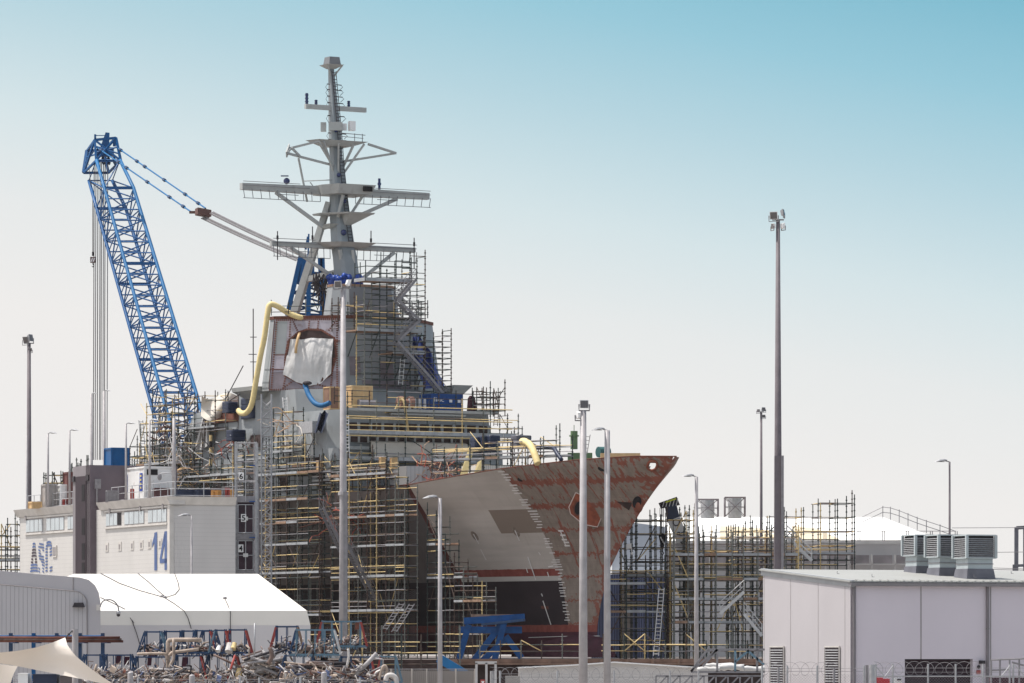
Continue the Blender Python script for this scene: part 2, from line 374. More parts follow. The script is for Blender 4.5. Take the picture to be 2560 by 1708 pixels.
    prim = mix(M('MULTIPLY', thin, 0.4), prim, (0.13, 0.09, 0.07))
    bow = mix(M('MULTIPLY', rust, 0.92), prim, ox)
    tag = M('MULTIPLY', M('GREATER_THAN', noise(9.0, 1, 0.5, 2), 0.745), 0.6); bow = mix(tag, bow, (0.5, 0.42, 0.33))
    # underwater colours of the aft block
    dark = mix(step(big, 0.3, 0.7), (0.020, 0.013, 0.016), (0.034, 0.022, 0.026))
    redb = mix(step(fine, 0.3, 0.7), (0.17, 0.04, 0.03), (0.24, 0.07, 0.055))
    zz = M('ADD', z, M('MULTIPLY', M('SUBTRACT', fine, 0.5), 0.12))
    aft = mix(M('MULTIPLY', M('LESS_THAN', zz, 9.75), M('LESS_THAN', s, 28.6)), grey, redb); aft = mix(M('MULTIPLY', M('LESS_THAN', z, 9.15), M('LESS_THAN', s, 28.5)), aft, (0.42, 0.40, 0.37)); aft = mix(M('LESS_THAN', z, 8.75), aft, dark)
    sj = M('ADD', s, M('MULTIPLY', M('SUBTRACT', fine, 0.5), 0.12))
    colr = mix(M('LESS_THAN', sj, 16.1), aft, bow)
    aftred = mix(step(patch, 0.35, 0.65), (0.13, 0.045, 0.035), (0.07, 0.02, 0.02)); colr = mix(M('MULTIPLY', box01(s, 28.35, 28.95), M('GREATER_THAN', z, 8.0)), colr, aftred)
    maroon = mix(step(big, 0.3, 0.7), (0.05, 0.013, 0.022), (0.075, 0.02, 0.03)); colr = mix(M('LESS_THAN', zz, 5.0), colr, maroon)
    colr = mix(box01(zz, 4.5, 5.08), colr, redb)
    L(colr, b.inputs['Base Color'])
    bp = N(n, 'ShaderNodeBump'); bp.inputs['Strength'].default_value = 0.25; bp.inputs['Distance'].default_value = 0.06
    L(M('ADD', noise(0.9, 1, 1, 3), M('MULTIPLY', thin, -0.1)), bp.inputs['Height']); L(bp.outputs[0], b.inputs['Normal'])
    return m
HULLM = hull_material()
ship = thing('warship', 'grey warship under construction with a rust-mottled raised bow and tall lattice-armed mast', 'warship', S(50, 0, 2.25))

def proj(p): return (CX+F*p.x/p.y, HY-F*(p.z-CZ)/p.y)
def hull_mesh():
    NU, NV = 190, 64; verts = []; uv = []; uv2 = []
    faces = []; Sx = 99.0
    for side in (1, -1):
        base = len(verts)
        for j in range(NV+1):
            v = j/NV
            for i in range(NU+1):
                u = (i/NU)**1.9
                s_t = u*Sx; z = 2.6+v*(sheer(s_t)-2.6); s = stem(z)+u*(Sx-stem(z))
                if v == 1: z = sheer(s)
                verts.append(S(s, side*hull_b(s, z), z)); uv.append((s, z)); uv2.append((s-stem(z), z))
        for j in range(NV):
            for i in range(NU):
                a = base+j*(NU+1)+i; f = [a, a+1, a+NU+2, a+NU+1]
                c = (verts[f[0]]+verts[f[2]])/2; px, py = proj(c)
                if ((px-1631)/9.0)**2+((py-1163)/8.0)**2 < 1.0: continue          # the mooring hole right through the bulwark
                faces.append(f if side == 1 else f[::-1])
    me = bpy.data.meshes.new('hull'); o0 = ship.location
    me.from_pydata([v-o0 for v in verts], [], faces)
    for nm, dat in (('sz', uv), ('stem', uv2)):
        l = me.uv_layers.new(name=nm)
        for lp in me.loops: l.data[lp.index].uv = dat[lp.vertex_index]
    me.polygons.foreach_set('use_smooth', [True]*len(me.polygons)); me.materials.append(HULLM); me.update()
    o = bpy.data.objects.new('hull', me); col.objects.link(o); o.parent = ship; return o
hull = hull_mesh()
# bottom, transom and deck
m = MB()
ss = [12.7, 14, 17, 21, 26, 32, 40, 55, 80, 99]
for a, b in zip(ss, ss[1:]): m.quad(S(a, hull_b(a, 2.61), 2.61), S(b, hull_b(b, 2.61), 2.61), S(b, -hull_b(b, 2.61), 2.61), S(a, -hull_b(a, 2.61), 2.61))
m.build('keel_plate', MAROON, ship)
m = MB(); ss = [1.5, 3, 5, 8, 12, 16, 20, 24, 28, 34, 40, 50, 65, 85, 99]
def dk(s): return sheer(s)-(1.25 if s < 22 else 0.12)
for a, b in zip(ss, ss[1:]):
    za, zb = dk(a), dk(b); ha, hb = hull_b(a, za)-0.04, hull_b(b, zb)-0.04
    if ha < 0.05: ha = 0.05
    m.quad(S(a, ha, za), S(a, -ha, za), S(b, -hb, zb), S(b, hb, zb))
m.build('deck', GREY_DARK, ship)
# rim of the mooring hole, hawse plate, recesses
def on_hull(pts, off): return [HP(*hull_hit(*p), off) for p in pts]
m = MB(); ring = [(1631+12.5*math.cos(t)+1.5*math.sin(t), 1163-12*math.sin(t)) for t in [2*math.pi*i/16 for i in range(17)]]
m.path(on_hull(ring, 0.06), 0.1, 6, caps=False); m.build('fairlead', OXIDE, ship)
m = MB(); hx = [(1436.5, 1232), (1456.6, 1240), (1490.6, 1272), (1502.6, 1296), (1492.6, 1318), (1456.6, 1308), (1424.5, 1280), (1420.5, 1264)]
base = on_hull(hx, -0.15); ctr = sum(base, Vector())/8; nrm = Vector((-0.05, -0.9, -0.2)).normalized()
outp = [ctr+(p-ctr)*0.97+nrm*0.55-nrm*((p-ctr).dot(nrm))*0.7 for p in base]
m.prism(base, outp); m.build('anchor_bolster', mat('oxide_plate', (0.23, 0.065, 0.035), 0.75, var=0.3, scale=2.5, bump=0.3, bscale=3), ship)
m = MB(); m.path(outp+[outp[0]], 0.045, 5); m.build('bolster_edge', mat('pale_weld_edge', (0.55, 0.45, 0.4), 0.7), ship)
def disc(mb, c, n, rx, ry, k=18, up=Vector((0.3, 0, 1))):
    n = n.normalized(); x = up.cross(n).normalized(); y = n.cross(x); mb.quad(*[c+x*rx*math.cos(2*math.pi*i/k)+y*ry*math.sin(2*math.pi*i/k) for i in range(k)])
m = MB(); cc = sum(outp, Vector())/8+Vector((-0.45, 0, 0.25)); disc(m, cc+nrm*0.06, nrm, 0.36, 0.58); m.build('hawse_hole', BLACK, ship)
m = MB(); disc(m, cc+nrm*0.03, nrm, 0.46, 0.7); m.build('hawse_rim', RUST, ship)
m = MB(); m.quad(*on_hull([(1542, 1254), (1580, 1256), (1579, 1262), (1573, 1276)], 0.03)); m.build('stem_recess', DARKB, ship)
m = MB(); s_, z_ = 6.15, 13.65
for k, (a, b) in enumerate([((1596, 1252), (9, 14))]):
    c = HP(*hull_hit(a[0], a[1]), 0.25); n_ = Vector((-0.15, -1, -0.35)); disc(m, c, n_, 0.36, 0.52)
m.build('bow_anchor_hole', BLACK, ship)
m = MB()                                                                  # the swollen housing around the stem anchor
i0 = HP(*hull_hit(1597, 1255), 0)
m.ball(i0+Vector((-0.02, 0.25, -0.1)), 0.42, 0.5, 0.8, 14, 10); m.build('stem_anchor_housing', OXIDE, ship)
for a, b, r in ((1504, 1172, 0.2), (1301, 1199, 0.16)):
    m = MB(); c = HP(*hull_hit(a, b), 0.02); disc(m, c, Vector((-.3, -1, -.3)), r*1.6, r); m.build('scupper_hole', BLACK, ship)
# gunwale rubbing edge
m = MB(); m.path([S(s, hull_b(s, sheer(s))+0.02, sheer(s)+0.03) for s in [0.0, 0.05, 0.2, 0.5, 1, 2, 3, 5, 8, 12, 16, 20, 24, 28, 34]], 0.05, 5); m.build('gunwale', RUST, ship)
# white masking tape along the weld between the two blocks: pale dashes square to the seam
m = MB(); WT = mat('masking_tape_white', (0.62, 0.6, 0.58), 0.7, var=0.1)
z = 17.75
while z > 5.3:
    w = R.uniform(0.25, 0.5) if z > 9.5 else R.uniform(0.2, 0.42)
    if R.random() < 0.85:
        s_ = 16.1+R.uniform(-0.12, 0.12); h = 0.1 if z > 14.5 else 0.075
        m.quad(HP(s_-w, z, 0.02), HP(s_+w, z, 0.02), HP(s_+w, z-h, 0.02), HP(s_-w, z-h, 0.02))
    z -= R.uniform(0.17, 0.3)
m.build('weld_tape', WT, ship)
def strip(pxs, w, mt, name='weld_tape', off=0.03):
    mb = MB(); hs = [hull_hit(*p) for p in pxs]
    for (a, za), (b, zb) in zip(hs, hs[1:]):
        d = Vector((b-a, zb-za)); nn = Vector((-d.y, d.x)).normalized()*w/2
        mb.quad(HP(a+nn.x, za+nn.y, off), HP(b+nn.x, zb+nn.y, off), HP(b-nn.x, zb-nn.y, off), HP(a-nn.x, za-nn.y, off))
    mb.build(name, mt, ship)
strip([(1402, 1328), (1408, 1345), (1415, 1365)], 0.1, WT)
for i, (x, y) in enumerate([(1402, 1327), (1407, 1338), (1411, 1349), (1416, 1356), (1418, 1364)]): strip([(x-6, y), (x+7, y)], 0.13, WT)
for a in ([(1184, 1335), (1198, 1360)], [(1202, 1373), (1216, 1400)], [(1288, 1326), (1299, 1352)], [(1320, 1392), (1340, 1450)], [(1347, 1380), (1352, 1388)],
          [(1354, 1484), (1357, 1491)], [(1358, 1502), (1378, 1562)], [(1369, 1430), (1373, 1443)], [(1371, 1417), (1384, 1415)], [(1316, 1420), (1320, 1432)]):
    strip(a, 0.11, WT, 'bilge_keel_mark')
strip([(1353, 1518), (1372, 1520)], 0.25, RUST, 'lug'); strip([(1322, 1594), (1410, 1591), (1500, 1590)], 0.05, WT, 'shutter_line')
for cx, cy in ((1187, 1340), (1290, 1330)):
    m = MB(); s_, z_ = hull_hit(cx, cy)
    m.quad(*[HP(s_+0.35*math.cos(t), z_+0.4*math.sin(t), 0.012) for t in [2*math.pi*i/12 for i in range(12)]])
    m.build('burn_mark', mat('scorched_paint', (0.2, 0.16, 0.13), 0.8, var=0.4, scale=4), ship)
# sonar dome below the stem
m = MB(); sec = []
for i, (s_, hw, zt) in enumerate([(9.4, 0.1, 3.4), (10.2, 0.5, 4.0), (11.5, 0.95, 4.7), (13.5, 1.25, 5.0), (16, 1.4, 5.0), (19, 1.35, 4.8), (23, 1.0, 4.4), (26, 0.3, 3.9)]):
    sec.append([S(s_, hw*math.cos(t), 2.4+(zt-3.25)*1.1*max(0, math.sin(t))) for t in [math.pi*k/10 for k in range(11)]])
b0 = len(m.v); m.sm = True
for sc_ in sec: m.v += sc_
for i in range(len(sec)-1):
    for k in range(10): m.face([b0+i*11+k, b0+i*11+k+1, b0+(i+1)*11+k+1, b0+(i+1)*11+k])
m.build('sonar_dome', MAROON, ship)

# ------------------------------------------------------------------ superstructure
def octo(sc_, hs, hb, k):
    return [(sc_-hs, -(hb-k)), (sc_-hs, hb-k), (sc_-hs+k, hb), (sc_+hs-k, hb), (sc_+hs, hb-k), (sc_+hs, -(hb-k)), (sc_+hs-k, -hb), (sc_-hs+k, -hb)]
def oblock(name, sc_, hs, hb, k, z0, z1, t, mt, parent=ship):
    m = MB(); a = octo(sc_, hs, hb, k); b = octo(sc_, hs-t, hb-t, max(0.1, k-0.586*t))
    m.prism([S(s, c, z0) for s, c in a], [S(s, c, z1) for s, c in b]); return m.build(name, mt, parent), a, b
def sbox(m, s0, s1, b0, b1, z0, z1, t=0.0):
    a = [(s0, b0), (s1, b0), (s1, b1), (s0, b1)]; c = [(s0+t, b0+t), (s1-t, b0+t), (s1-t, b1-t), (s0+t, b1-t)]
    m.prism([S(x, y, z0) for x, y in a], [S(x, y, z1) for x, y in c]); return m
# lower hull-width house, bridge house, radar house, tower base
m = MB(); sbox(m, 42.2, 97, -8.3, 8.3, 15.8, 20.6, 0.1); m.build('main_deckhouse', GREY_SHIP, ship)
m = MB(); m.prism([S(s, b, 20.6) for s, b in [(42.9, -7.4), (42.9, 7.4), (44.6, 8.2), (62, 8.2), (62, -8.2), (44.6, -8.2)]],
                  [S(s, b, 24.0) for s, b in [(43.1, -7.2), (43.1, 7.2), (44.8, 8.0), (62, 8.0), (62, -8.0), (44.8, -8.0)]]); m.build('bridge_house', GREY_SHIP, ship)
m = MB(); m.prism([S(s, b, 24.0) for s, b in [(47.3, -3.9), (47.3, 4.2), (50.6, 8.0), (62, 8.0), (62, -8.0), (51, -8.0)]],
                  [S(s, b, 26.1) for s, b in [(47.8, -3.7), (47.8, 4.0), (51.0, 8.0), (62, 8.0), (62, -8.0), (51.2, -8.0)]]); m.build('bridge_roof_house', GREY_SHIP, ship)
m = MB(); m.prism([S(s, b, 25.6) for s, b in [(47.2, -3.9), (47.2, 4.2), (50.8, 8.1), (52, 8.1), (52, -8.1), (51, -8.1)]],
                  [S(s, b, 26.0) for s, b in [(47.3, -3.9), (47.3, 4.2), (50.9, 8.1), (52, 8.1), (52, -8.1), (51, -8.1)]])
_, oa, ob_ = oblock('radar_house', 55.25, 5.75, 8.8, 5.0, 26.1, 32.5, 0.75, GREY_SHIP)
m = MB(); a = octo(55.25, 5.1, 8.15, 4.65); b = octo(55.25, 4.9, 7.95, 4.5); m.prism([S(s, c, 32.5) for s, c in a], [S(s, c, 32.78) for s, c in a]); m.build('roof_edge', RUST, ship)
oblock('tower_base', 53.45, 1.95, 3.6, 1.3, 32.5, 35.5, 0.4, GREY_SHIP)
m = MB(); a = octo(53.45, 1.93, 3.57, 1.3); b = octo(53.45, 1.55, 3.2, 1.06); e_ = Vector((.05, -.09, 0)); m.prism([S(*a[0], 32.6)+e_, S(*a[1], 32.6)+e_, S(*a[1], 32.6), S(*a[0], 32.6)], [S(*b[0], 35.45)+e_, S(*b[1], 35.45)+e_, S(*b[1], 35.45), S(*b[0], 35.45)]); m.build('front_shade_plate', GREY_DARK, ship)  # dark plate puts the shade of the tower base front into its colour
m = MB(); a = octo(53.45, 1.6, 3.25, 1.1); m.prism([S(s, c, 35.5) for s, c in a], [S(s, c, 35.72) for s, c in a]); m.build('tower_coaming', PLANK, ship)
# wing sponson seen at the port edge and another at the starboard edge
m = MB(); m.prism([S(s, b, 25.6) for s, b in [(51.5, -8), (51.5, -8.8), (54, -8.8), (54, -8)]], [S(s, b, 26.9) for s, b in [(50.6, -8), (50.6, -9.9), (54.4, -9.9), (54.4, -8)]])
m.build('port_sponson', GREY_LITE, ship)
m = MB(); m.prism([S(s, b, 25.5) for s, b in [(56.8, 7.9), (56.8, 8.2), (60, 8.2), (60, 7.9)]], [S(s, b, 26.2) for s, b in [(56, 7.9), (56, 9.7), (60, 9.7), (60, 7.9)]])
m.build('starboard_sponson', GREY_SHIP, ship)
m = MB(); m.prism([S(s, b, 26.2) for s, b in [(56, 7.9), (56, 9.7), (60, 9.7), (60, 7.9)]], [S(s, b, 26.55) for s, b in [(55.9, 7.9), (55.9, 9.8), (60, 9.8), (60, 7.9)]])
m.build('sponson_rail_plate', GREY_LITE, ship)
# bridge front: window band, soffit and mullions, second band below, roof lip
m = MB(); sbox(m, 42.82, 42.98, -7.2, 7.3, 22.1, 22.85); m.build('bridge_window', DARKB, ship)
for i in range(13): m = MB(); sbox(m, 42.7, 42.84, -7.2+i*1.19, -6.95+i*1.19, 22.05, 22.9); m.build('window_mullion', GREY_SHIP, ship)
m = MB(); sbox(m, 42.2, 42.9, -7.7, 7.7, 23.85, 24.1); sbox(m, 42.3, 42.8, -4.5, 3.0, 23.6, 23.75); m.build('bridge_roof_lip', GREY_LITE, ship)
m = MB(); sbox(m, 42.78, 42.99, -7.1, 7.2, 21.15, 21.62); m.build('lower_window_band', DARKB, ship)
for i in range(16): m = MB(); sbox(m, 42.68, 42.8, -7.1+i*0.93, -6.92+i*0.93, 21.1, 21.66); m.build('window_mullion', GREY_LITE, ship)
m = MB(); sbox(m, 41.9, 42.25, -7.9, 8.2, 20.45, 20.75); m.build('deck_edge', GREY_LITE, ship)
# starboard house side: steps, platforms, brown openings
m = MB()
for s0, s1, z0, z1 in ((46, 50, 18.3, 19.9), (52, 53.2, 17.5, 19.4), (64, 66, 17.2, 19.0), (57, 59, 21.2, 22.3), (44.8, 46.0, 17.2, 19.2), (67.5, 68.6, 17, 19)):
    m = MB(); sbox(m, s0, s1, 8.0, 8.36, z0, z1); m.build('side_opening', DARKB, ship)
# aft houses seen left of the radar house
m = MB(); sbox(m, 62, 67.3, -7.5, 7.9, 20.6, 23.7, 0.1); m.build('aft_deckhouse', GREY_SHIP, ship)
m = MB(); sbox(m, 62.1, 67.3, -6.5, 8.0, 23.75, 24.75, 0.05); m.build('boat_deck_house', RUST, ship)
m = MB(); m.prism([S(s, b, 20.6) for s, b in [(67.4, 3), (67.4, 8.3), (74, 8.3), (74, 3)]], [S(s, b, 24.8) for s, b in [(67.4, 3.4), (67.4, 8.1), (71, 8.1), (72.6, 3.4)]]); m.build('funnel_casing', GREY_SHIP, ship)
m = MB(); m.prism([S(s, b, 20.6) for s, b in [(79.5, 6), (79.5, 8.2), (82, 8.2), (82, 6)]], [S(s, b, 22.3) for s, b in [(79.6, 6.3), (79.6, 8.0), (81, 8.0), (81, 6.3)]]); m.build('aft_casing', GREY_SHIP, ship)

# radar face panel with its octagonal opening
A0 = S(*oa[1], 26.1); A1 = S(*oa[2], 26.1); B0 = S(*ob_[1], 32.5); B1 = S(*ob_[2], 32.5)
fn = (A0-A1).cross(B1-A1).normalized()
if fn.y > 0: fn = -fn
def Fp(u, v, off=0.05):                          # u left to right in the picture, v upwards
    lo_ = A1.lerp(A0, u); hi_ = B1.lerp(B0, u); return lo_.lerp(hi_, v)+fn*off
hole = [((x-230)/600.0, 1-(y-695)/545.0) for x, y in [(362, 862), (440, 800), (520, 776), (640, 783), (755, 850), (765, 990), (722, 1130), (580, 1205), (500, 1200), (350, 1125), (345, 1000)]]
m = MB()
pan = MB(); pan.quad(Fp(0, 0), Fp(1, 0), Fp(1, 1), Fp(0, 1)); pan.build('radar_panel', MAUVE, ship)
p2 = MB(); p2.quad(Fp(0.02, 0.5, 0.06), Fp(0.19, 0.5, 0.06), Fp(0.19, 0.97, 0.06), Fp(0.02, 0.97, 0.06)); p2.build('panel_patch', GREY_SHIP, ship); p2 = MB(); p2.quad(Fp(0.88, 0.32, 0.06), Fp(0.99, 0.32, 0.06), Fp(0.99, 0.66, 0.06), Fp(0.88, 0.66, 0.06)); p2.build('panel_patch', GREY_SHIP, ship)
p3 = MB(); p3.quad(Fp(0.02, 0.02, 0.065), Fp(0.99, 0.02, 0.065), Fp(0.99, 0.26, 0.065), Fp(0.02, 0.26, 0.065)); p3.build('panel_lower_strake', mat('mauve_dark', (0.2, 0.17, 0.19), 0.7, var=0.2), ship)
m = MB(); m.quad(*[Fp(u, v, 0.08) for u, v in hole]); m.build('radar_opening', DARKB, ship)
m = MB()
def dashes(p, q, n_, w=0.012, fill=0.6):
    for i in range(n_):
        a = Vector(p).lerp(Vector(q), (i+0.2)/n_); b = Vector(p).lerp(Vector(q), (i+0.2+fill)/n_); d = (b-a); nn = Vector((-d.y, d.x)).normalized()*w
        m.quad(*[Fp(x, y, 0.1) for x, y in ((a+nn), (b+nn), (b-nn), (a-nn))])
for p, q, k_ in (((.035, 0), (.035, .97), 30), ((.235, .3), (.235, .97), 20), ((.905, 0), (.905, .97), 30), ((.99, 0), (.99, .97), 30), ((.035, .5), (.2, .5), 6), ((0, 0.01), (1, 0.01), 34), ((0.02, .985), (.98, .985), 34),
                 ((.27, .97), (.36, .8), 6), ((.51, .97), (.50, .86), 4), ((.64, .97), (.63, .85), 4), ((.9, .97), (.78, .82), 6), ((.18, .02), (.33, .14), 6), ((.56, .1), (.83, .02), 8), ((.8, .22), (.63, .07), 8), ((.19, .02), (.23, .3), 9), ((.86, .45), (.82, 0.03), 14)):
    dashes(p, q, k_)
hh = hole+[hole[0]]
for a, b in zip(hh, hh[1:]): dashes(a, b, 6, 0.014, 0.9)
m.build('stitch_weld', RUST, ship)
for (ua, va, ub, vb, w) in ((.0, 0.30, .2, 0.29, .006), (.0, .02, .0, .98, .008), (1.0, 0, 1.0, .98, .008), (0.86, .68, 1, .68, .004)):
    m = MB(); m.beam(Fp(ua, va, .08), Fp(ub, vb, .08), 0.06, 0.08); m.build('panel_seam', RUST, ship)

# sheeting hung in the opening: its own thing, gently folded cloth
def cloth(name, label, cat, fn_, nu, nv, mt, group=None, thick=0.0):
    mb = MB(); mb.sm = True; b0 = len(mb.v)
    for j in range(nv+1):
        for i in range(nu+1): mb.v.append(Vector(fn_(i/nu, j/nv)))
    for j in range(nv):
        for i in range(nu): a = b0+j*(nu+1)+i; mb.face([a, a+1, a+nu+2, a+nu+1])
    return tagged(mb.build(name, mt, None, fn_(0, 0)), label, cat, group)
cl = [(385, 850), (470, 855), (560, 845), (640, 850), (745, 855)]; cb = [(345, 1120), (450, 1180), (560, 1210), (640, 1195), (725, 1120)]
def shf(u, v):
    x = lerpt(u, [0, .25, .5, .75, 1], [p[0] for p in cl])*(1-v)+lerpt(u, [0, .25, .5, .75, 1], [p[0] for p in cb])*v
    if v > 0.45 and u < 0.02: x -= 8
    y = lerpt(u, [0, .25, .5, .75, 1], [p[1] for p in cl])*(1-v)+lerpt(u, [0, .25, .5, .75, 1], [p[1] for p in cb])*v
    d = 0.2+0.16*mnoise.noise(Vector((u*7, v*2.2, 1.3)))+0.05*mnoise.noise(Vector((u*17+v*3, v*3, 4.1)))+0.02*mnoise.noise(Vector((u*5, v*12, 7.7)))+0.25*math.sin(math.pi*u)*math.sin(math.pi*min(1, v*1.1))
    return Fp((x-230)/600.0, 1-(y-695)/545.0, d)
cloth('plastic_sheet', 'white plastic sheeting tied over the octagonal opening in the radar house', 'tarpaulin', shf, 60, 34, TARPW)
m = MB(); m.path([Fp(.385, .79, .3), Fp(.385, .7, .75), Fp(.37, .6, .78), Fp(.365, .5, .75)], 0.13, 8); tagged(m.build('orange_hose', CRATE, None, Fp(.385, .79)), 'short orange hose poking out over the top of the white sheeting', 'hose')

# ------------------------------------------------------------------ the mast
def ring_s(sc_, bc, hs, hb, k, z): return [S(s, b, z) for s, b in [(p[0], p[1]+bc) for p in octo(sc_, hs, hb, k)]]
MS = [(32.5, 55.6, 0.98, 0.30), (35.5, 56.0, 0.92, 0.30), (38.4, 56.6, 0.86, 0.28), (39.5, 57.0, 0.84, 0.27), (42.5, 57.6, 0.72, 0.22), (46.7, 58.2, 0.52, 0.16), (47.6, 58.3, 0.46, 0.14), (50.2, 58.6, 0.44, 0.13), (53.4, 59.0, 0.30, 0.09), (56.0, 59.3, 0.20, 0.06)]
mast = MB()
for (z0, s0, h0, k0), (z1, s1, h1, k1) in zip(MS, MS[1:]): mast.prism(ring_s(s0, 0, h0*1.15, h0, k0, z0), ring_s(s1, 0, h1*1.15, h1, k1, z1), caps=(z1 > 55.9))
mast = mast.build('mast', mat('mast_blue_grey', (.22, .245, .26), .55, var=.1, scale=.8), ship)
def PX_(p): return S(*Sb(p[0], p[1], 9.6))
def mp(name, m, mt=GREY_LITE): return m.build(name, mt, mast)
# the two aft legs of the tripod and their cross ties
m = MB(); m.beam(S(61.3, 3.0, 32.7), S(58.4, 0.7, 43.6), 0.66, 0.7, w2=0.45, h2=0.5); mp('tripod_leg', m)
m = MB(); m.beam(S(61.3, -3.0, 32.7), S(58.4, -0.7, 43.6), 0.66, 0.7, w2=0.45, h2=0.5); mp('tripod_leg', m)
m = MB(); m.beam(S(60.4, 2.2, 36.6), S(57.2, 0.3, 37.2), 0.5, 0.5); m.beam(S(59.3, 1.3, 41.2), S(57.6, 0.2, 41.6), 0.35, 0.35); mp('cross_tie', m)
# main yard: box arms reaching to either side, catwalk rails hung beneath
def yard(name, s, z, bL, bR, h, w, drop, h2=None):
    m = MB(); h2 = h2 or h*0.75
    m.beam(S(s, 0.4, z), S(s, bL, z), w, h, w2=w*.7, h2=h2); m.beam(S(s, -0.4, z), S(s, bR, z), w, h, w2=w*.7, h2=h2)
    y = m.build(name, GREY_LITE, mast)
    for a, b in ((bL, bL*0.19), (bR, bR*0.19)):
        n_ = 9; m = MB()
        for i in range(n_+1):
            bb = a+(b-a)*i/n_; m.tube(S(s-.45, bb, z-.2), S(s-.45, bb*(0.985), z-drop), 0.032)
        m.tube(S(s-.45, a, z+0.45), S(s-.45, a*.4, z+0.45), 0.03); m.tube(S(s-.45, a, z-drop), S(s-.45, b, z-drop), 0.03)
        m.tube(S(s-.45, a*.62, z-drop*.55), S(s-.45, a*.42, z-drop*.55), 0.03); m.tube(S(s-.45, a, z+0.1), S(s-.45, a*.3, z+0.1), 0.03)
        m.build('catwalk_rail', GREY_DARK, mast)
    return y
yard('main_yard', 58.4, 44.6, 9.6, -9.6, 0.78, 0.8, 1.05, 0.6)
m = MB(); m.prism([S(s, b, 44.2) for s, b in [(55.8, -2.3), (55.8, 1.1), (57.5, 1.8), (59.4, 1.8), (59.4, -2.4)]], [S(s, b, 45.05) for s, b in [(55.5, -2.6), (55.5, 1.2), (57.4, 2.0), (59.5, 2.0), (59.5, -2.6)]]); mp('main_yard_platform', m)
m = MB(); sbox(m, 55.42, 55.56, -2.2, -1.3, 44.45, 44.9); m.build('platform_port', BLACK, mast)
m = MB(); m.beam(S(58.2, 6.2, 44.2), S(57.8, 1.7, 41.3), 0.28, 0.3); mp('yard_strut', m)
m = MB(); m.beam(S(58.2, -6.2, 44.2), S(57.8, -1.7, 42.3), 0.28, 0.3); mp('yard_strut', m)
m = MB(); m.beam(S(56.2, 0.4, 44.1), S(56.6, 0.7, 42.1), 0.24, 0.24); mp('yard_strut', m)
m = MB(); m.beam(S(56.4, -1.7, 44.1), S(57.0, -0.7, 42.3), 0.24, 0.24); mp('yard_strut', m)
# middle platform
m = MB(); m.prism([S(s, b, 41.4) for s, b in [(56.4, -0.5), (56.4, 0.1), (57.8, 0.3), (57.8, -0.5)]], [S(s, b, 42.35) for s, b in [(55.3, -2.1), (55.3, 0.2), (57.8, 0.4), (57.8, -2.1)]]); mp('middle_platform', m)
m = MB(); m.prism([S(s, b, 42.35) for s, b in [(55.2, -2.2), (55.2, 0.4), (57.6, 2.0), (59, 2.0), (59, -2.2)]], [S(s, b, 42.5) for s, b in [(55.1, -2.3), (55.1, 0.4), (57.5, 2.1), (59, 2.1), (59, -2.3)]]); mp('platform_deck', m)
m = MB(); m.prism([S(s, b, 41.2) for s, b in [(57.2, 1.2), (57.2, 0.4), (58.6, 0.4), (58.6, 1.2)]], [S(s, b, 41.5) for s, b in [(56.6, 1.6), (56.6, 0.2), (58.8, 0.2), (58.8, 1.6)]]); mp('small_platform', m)
# lower yard
yard('lower_yard', 57.4, 39.5, 7.1, -7.6, 0.48, 0.7, 1.15, 0.45)
m = MB(); m.prism([S(s, b, 39.4) for s, b in [(55.8, -1.8), (55.8, 1.0), (57.6, 2.4), (58.6, 2.4), (58.6, -1.8)]], [S(s, b, 39.8) for s, b in [(55.3, -2.6), (55.3, 1.0), (57.4, 3.0), (58.8, 3.0), (58.8, -2.6)]]); mp('lower_yard_platform', m)
for a, b in (((57.2, 5.2, 39.2), (56.8, 0.6, 36.4)), ((57.2, -5.4, 39.2), (56.8, -0.9, 35.9)), ((55.9, 0.9, 39.1), (56, 0.3, 36.3)), ((55.7, -0.3, 39.1), (55.6, -0.5, 36.7))):
    m = MB(); m.beam(S(*a), S(*b), 0.26, 0.28); mp('yard_strut', m)
# upper platform with its outrigger frames
m = MB(); m.prism([S(s, b, 48.65) for s, b in [(57.4, -1.2), (57.4, 1.2), (58.6, 1.6), (59.4, 0.6), (59.4, -1.2)]], [S(s, b, 49.1) for s, b in [(56.9, -2.6), (56.9, 2.5), (58.6, 3.0), (59.8, 1.6), (59.8, -2.2)]]); mp('upper_platform', m)
m = MB()
for a, b in (((57.0, 2.5, 48.9), (57.6, 5.0, 48.2)), ((57.6, 5.0, 48.2), (56.4, 6.0, 47.6)), ((56.4, 6.0, 47.6), (57.6, 4.2, 47.5)), ((57.6, 4.2, 47.5), (57.9, 0.5, 46.9)), ((57.4, 5.0, 48.2), (57.4, 4.2, 47.5)), ((57, 2.5, 48.9), (57.8, 0.6, 46.9)),
             ((57.0, 2.0, 48.9), (57.9, .5, 46.4)), ((57.0, -2.6, 48.9), (57.6, -5.8, 48.3)), ((57.6, -5.8, 48.3), (57.6, -3.2, 47.8)), ((57.6, -3.2, 47.8), (57.9, -.5, 47.3)), ((57.0, -2.2, 48.9), (57.9, -0.6, 46.3)), ((57.2, -1.2, 48.8), (57.9, -.5, 46.8)), ((56.9, 0.5, 48.8), (57.7, 0.1, 46.1))):
    m.beam(S(*a), S(*b), 0.17, 0.2)
mp('outrigger_frame', m)
m = MB(); m.beam(S(56.4, 6.05, 47.45), S(57.7, 5.1, 48.35), 0.12, 0.55); mp('outrigger_plate', m)
m = MB(); m.tube(S(58.2, 3.9, 47.4), S(59.0, 2.6, 43.6), 0.1); m.tube(S(58.6, 3.2, 45.4), S(58.2, .6, 45.6), .05); m.tube(S(58.4, 2.6, 45.3), S(58.6, 1.8, 44.5), .05); mp('stay_pole', m)
m = MB()
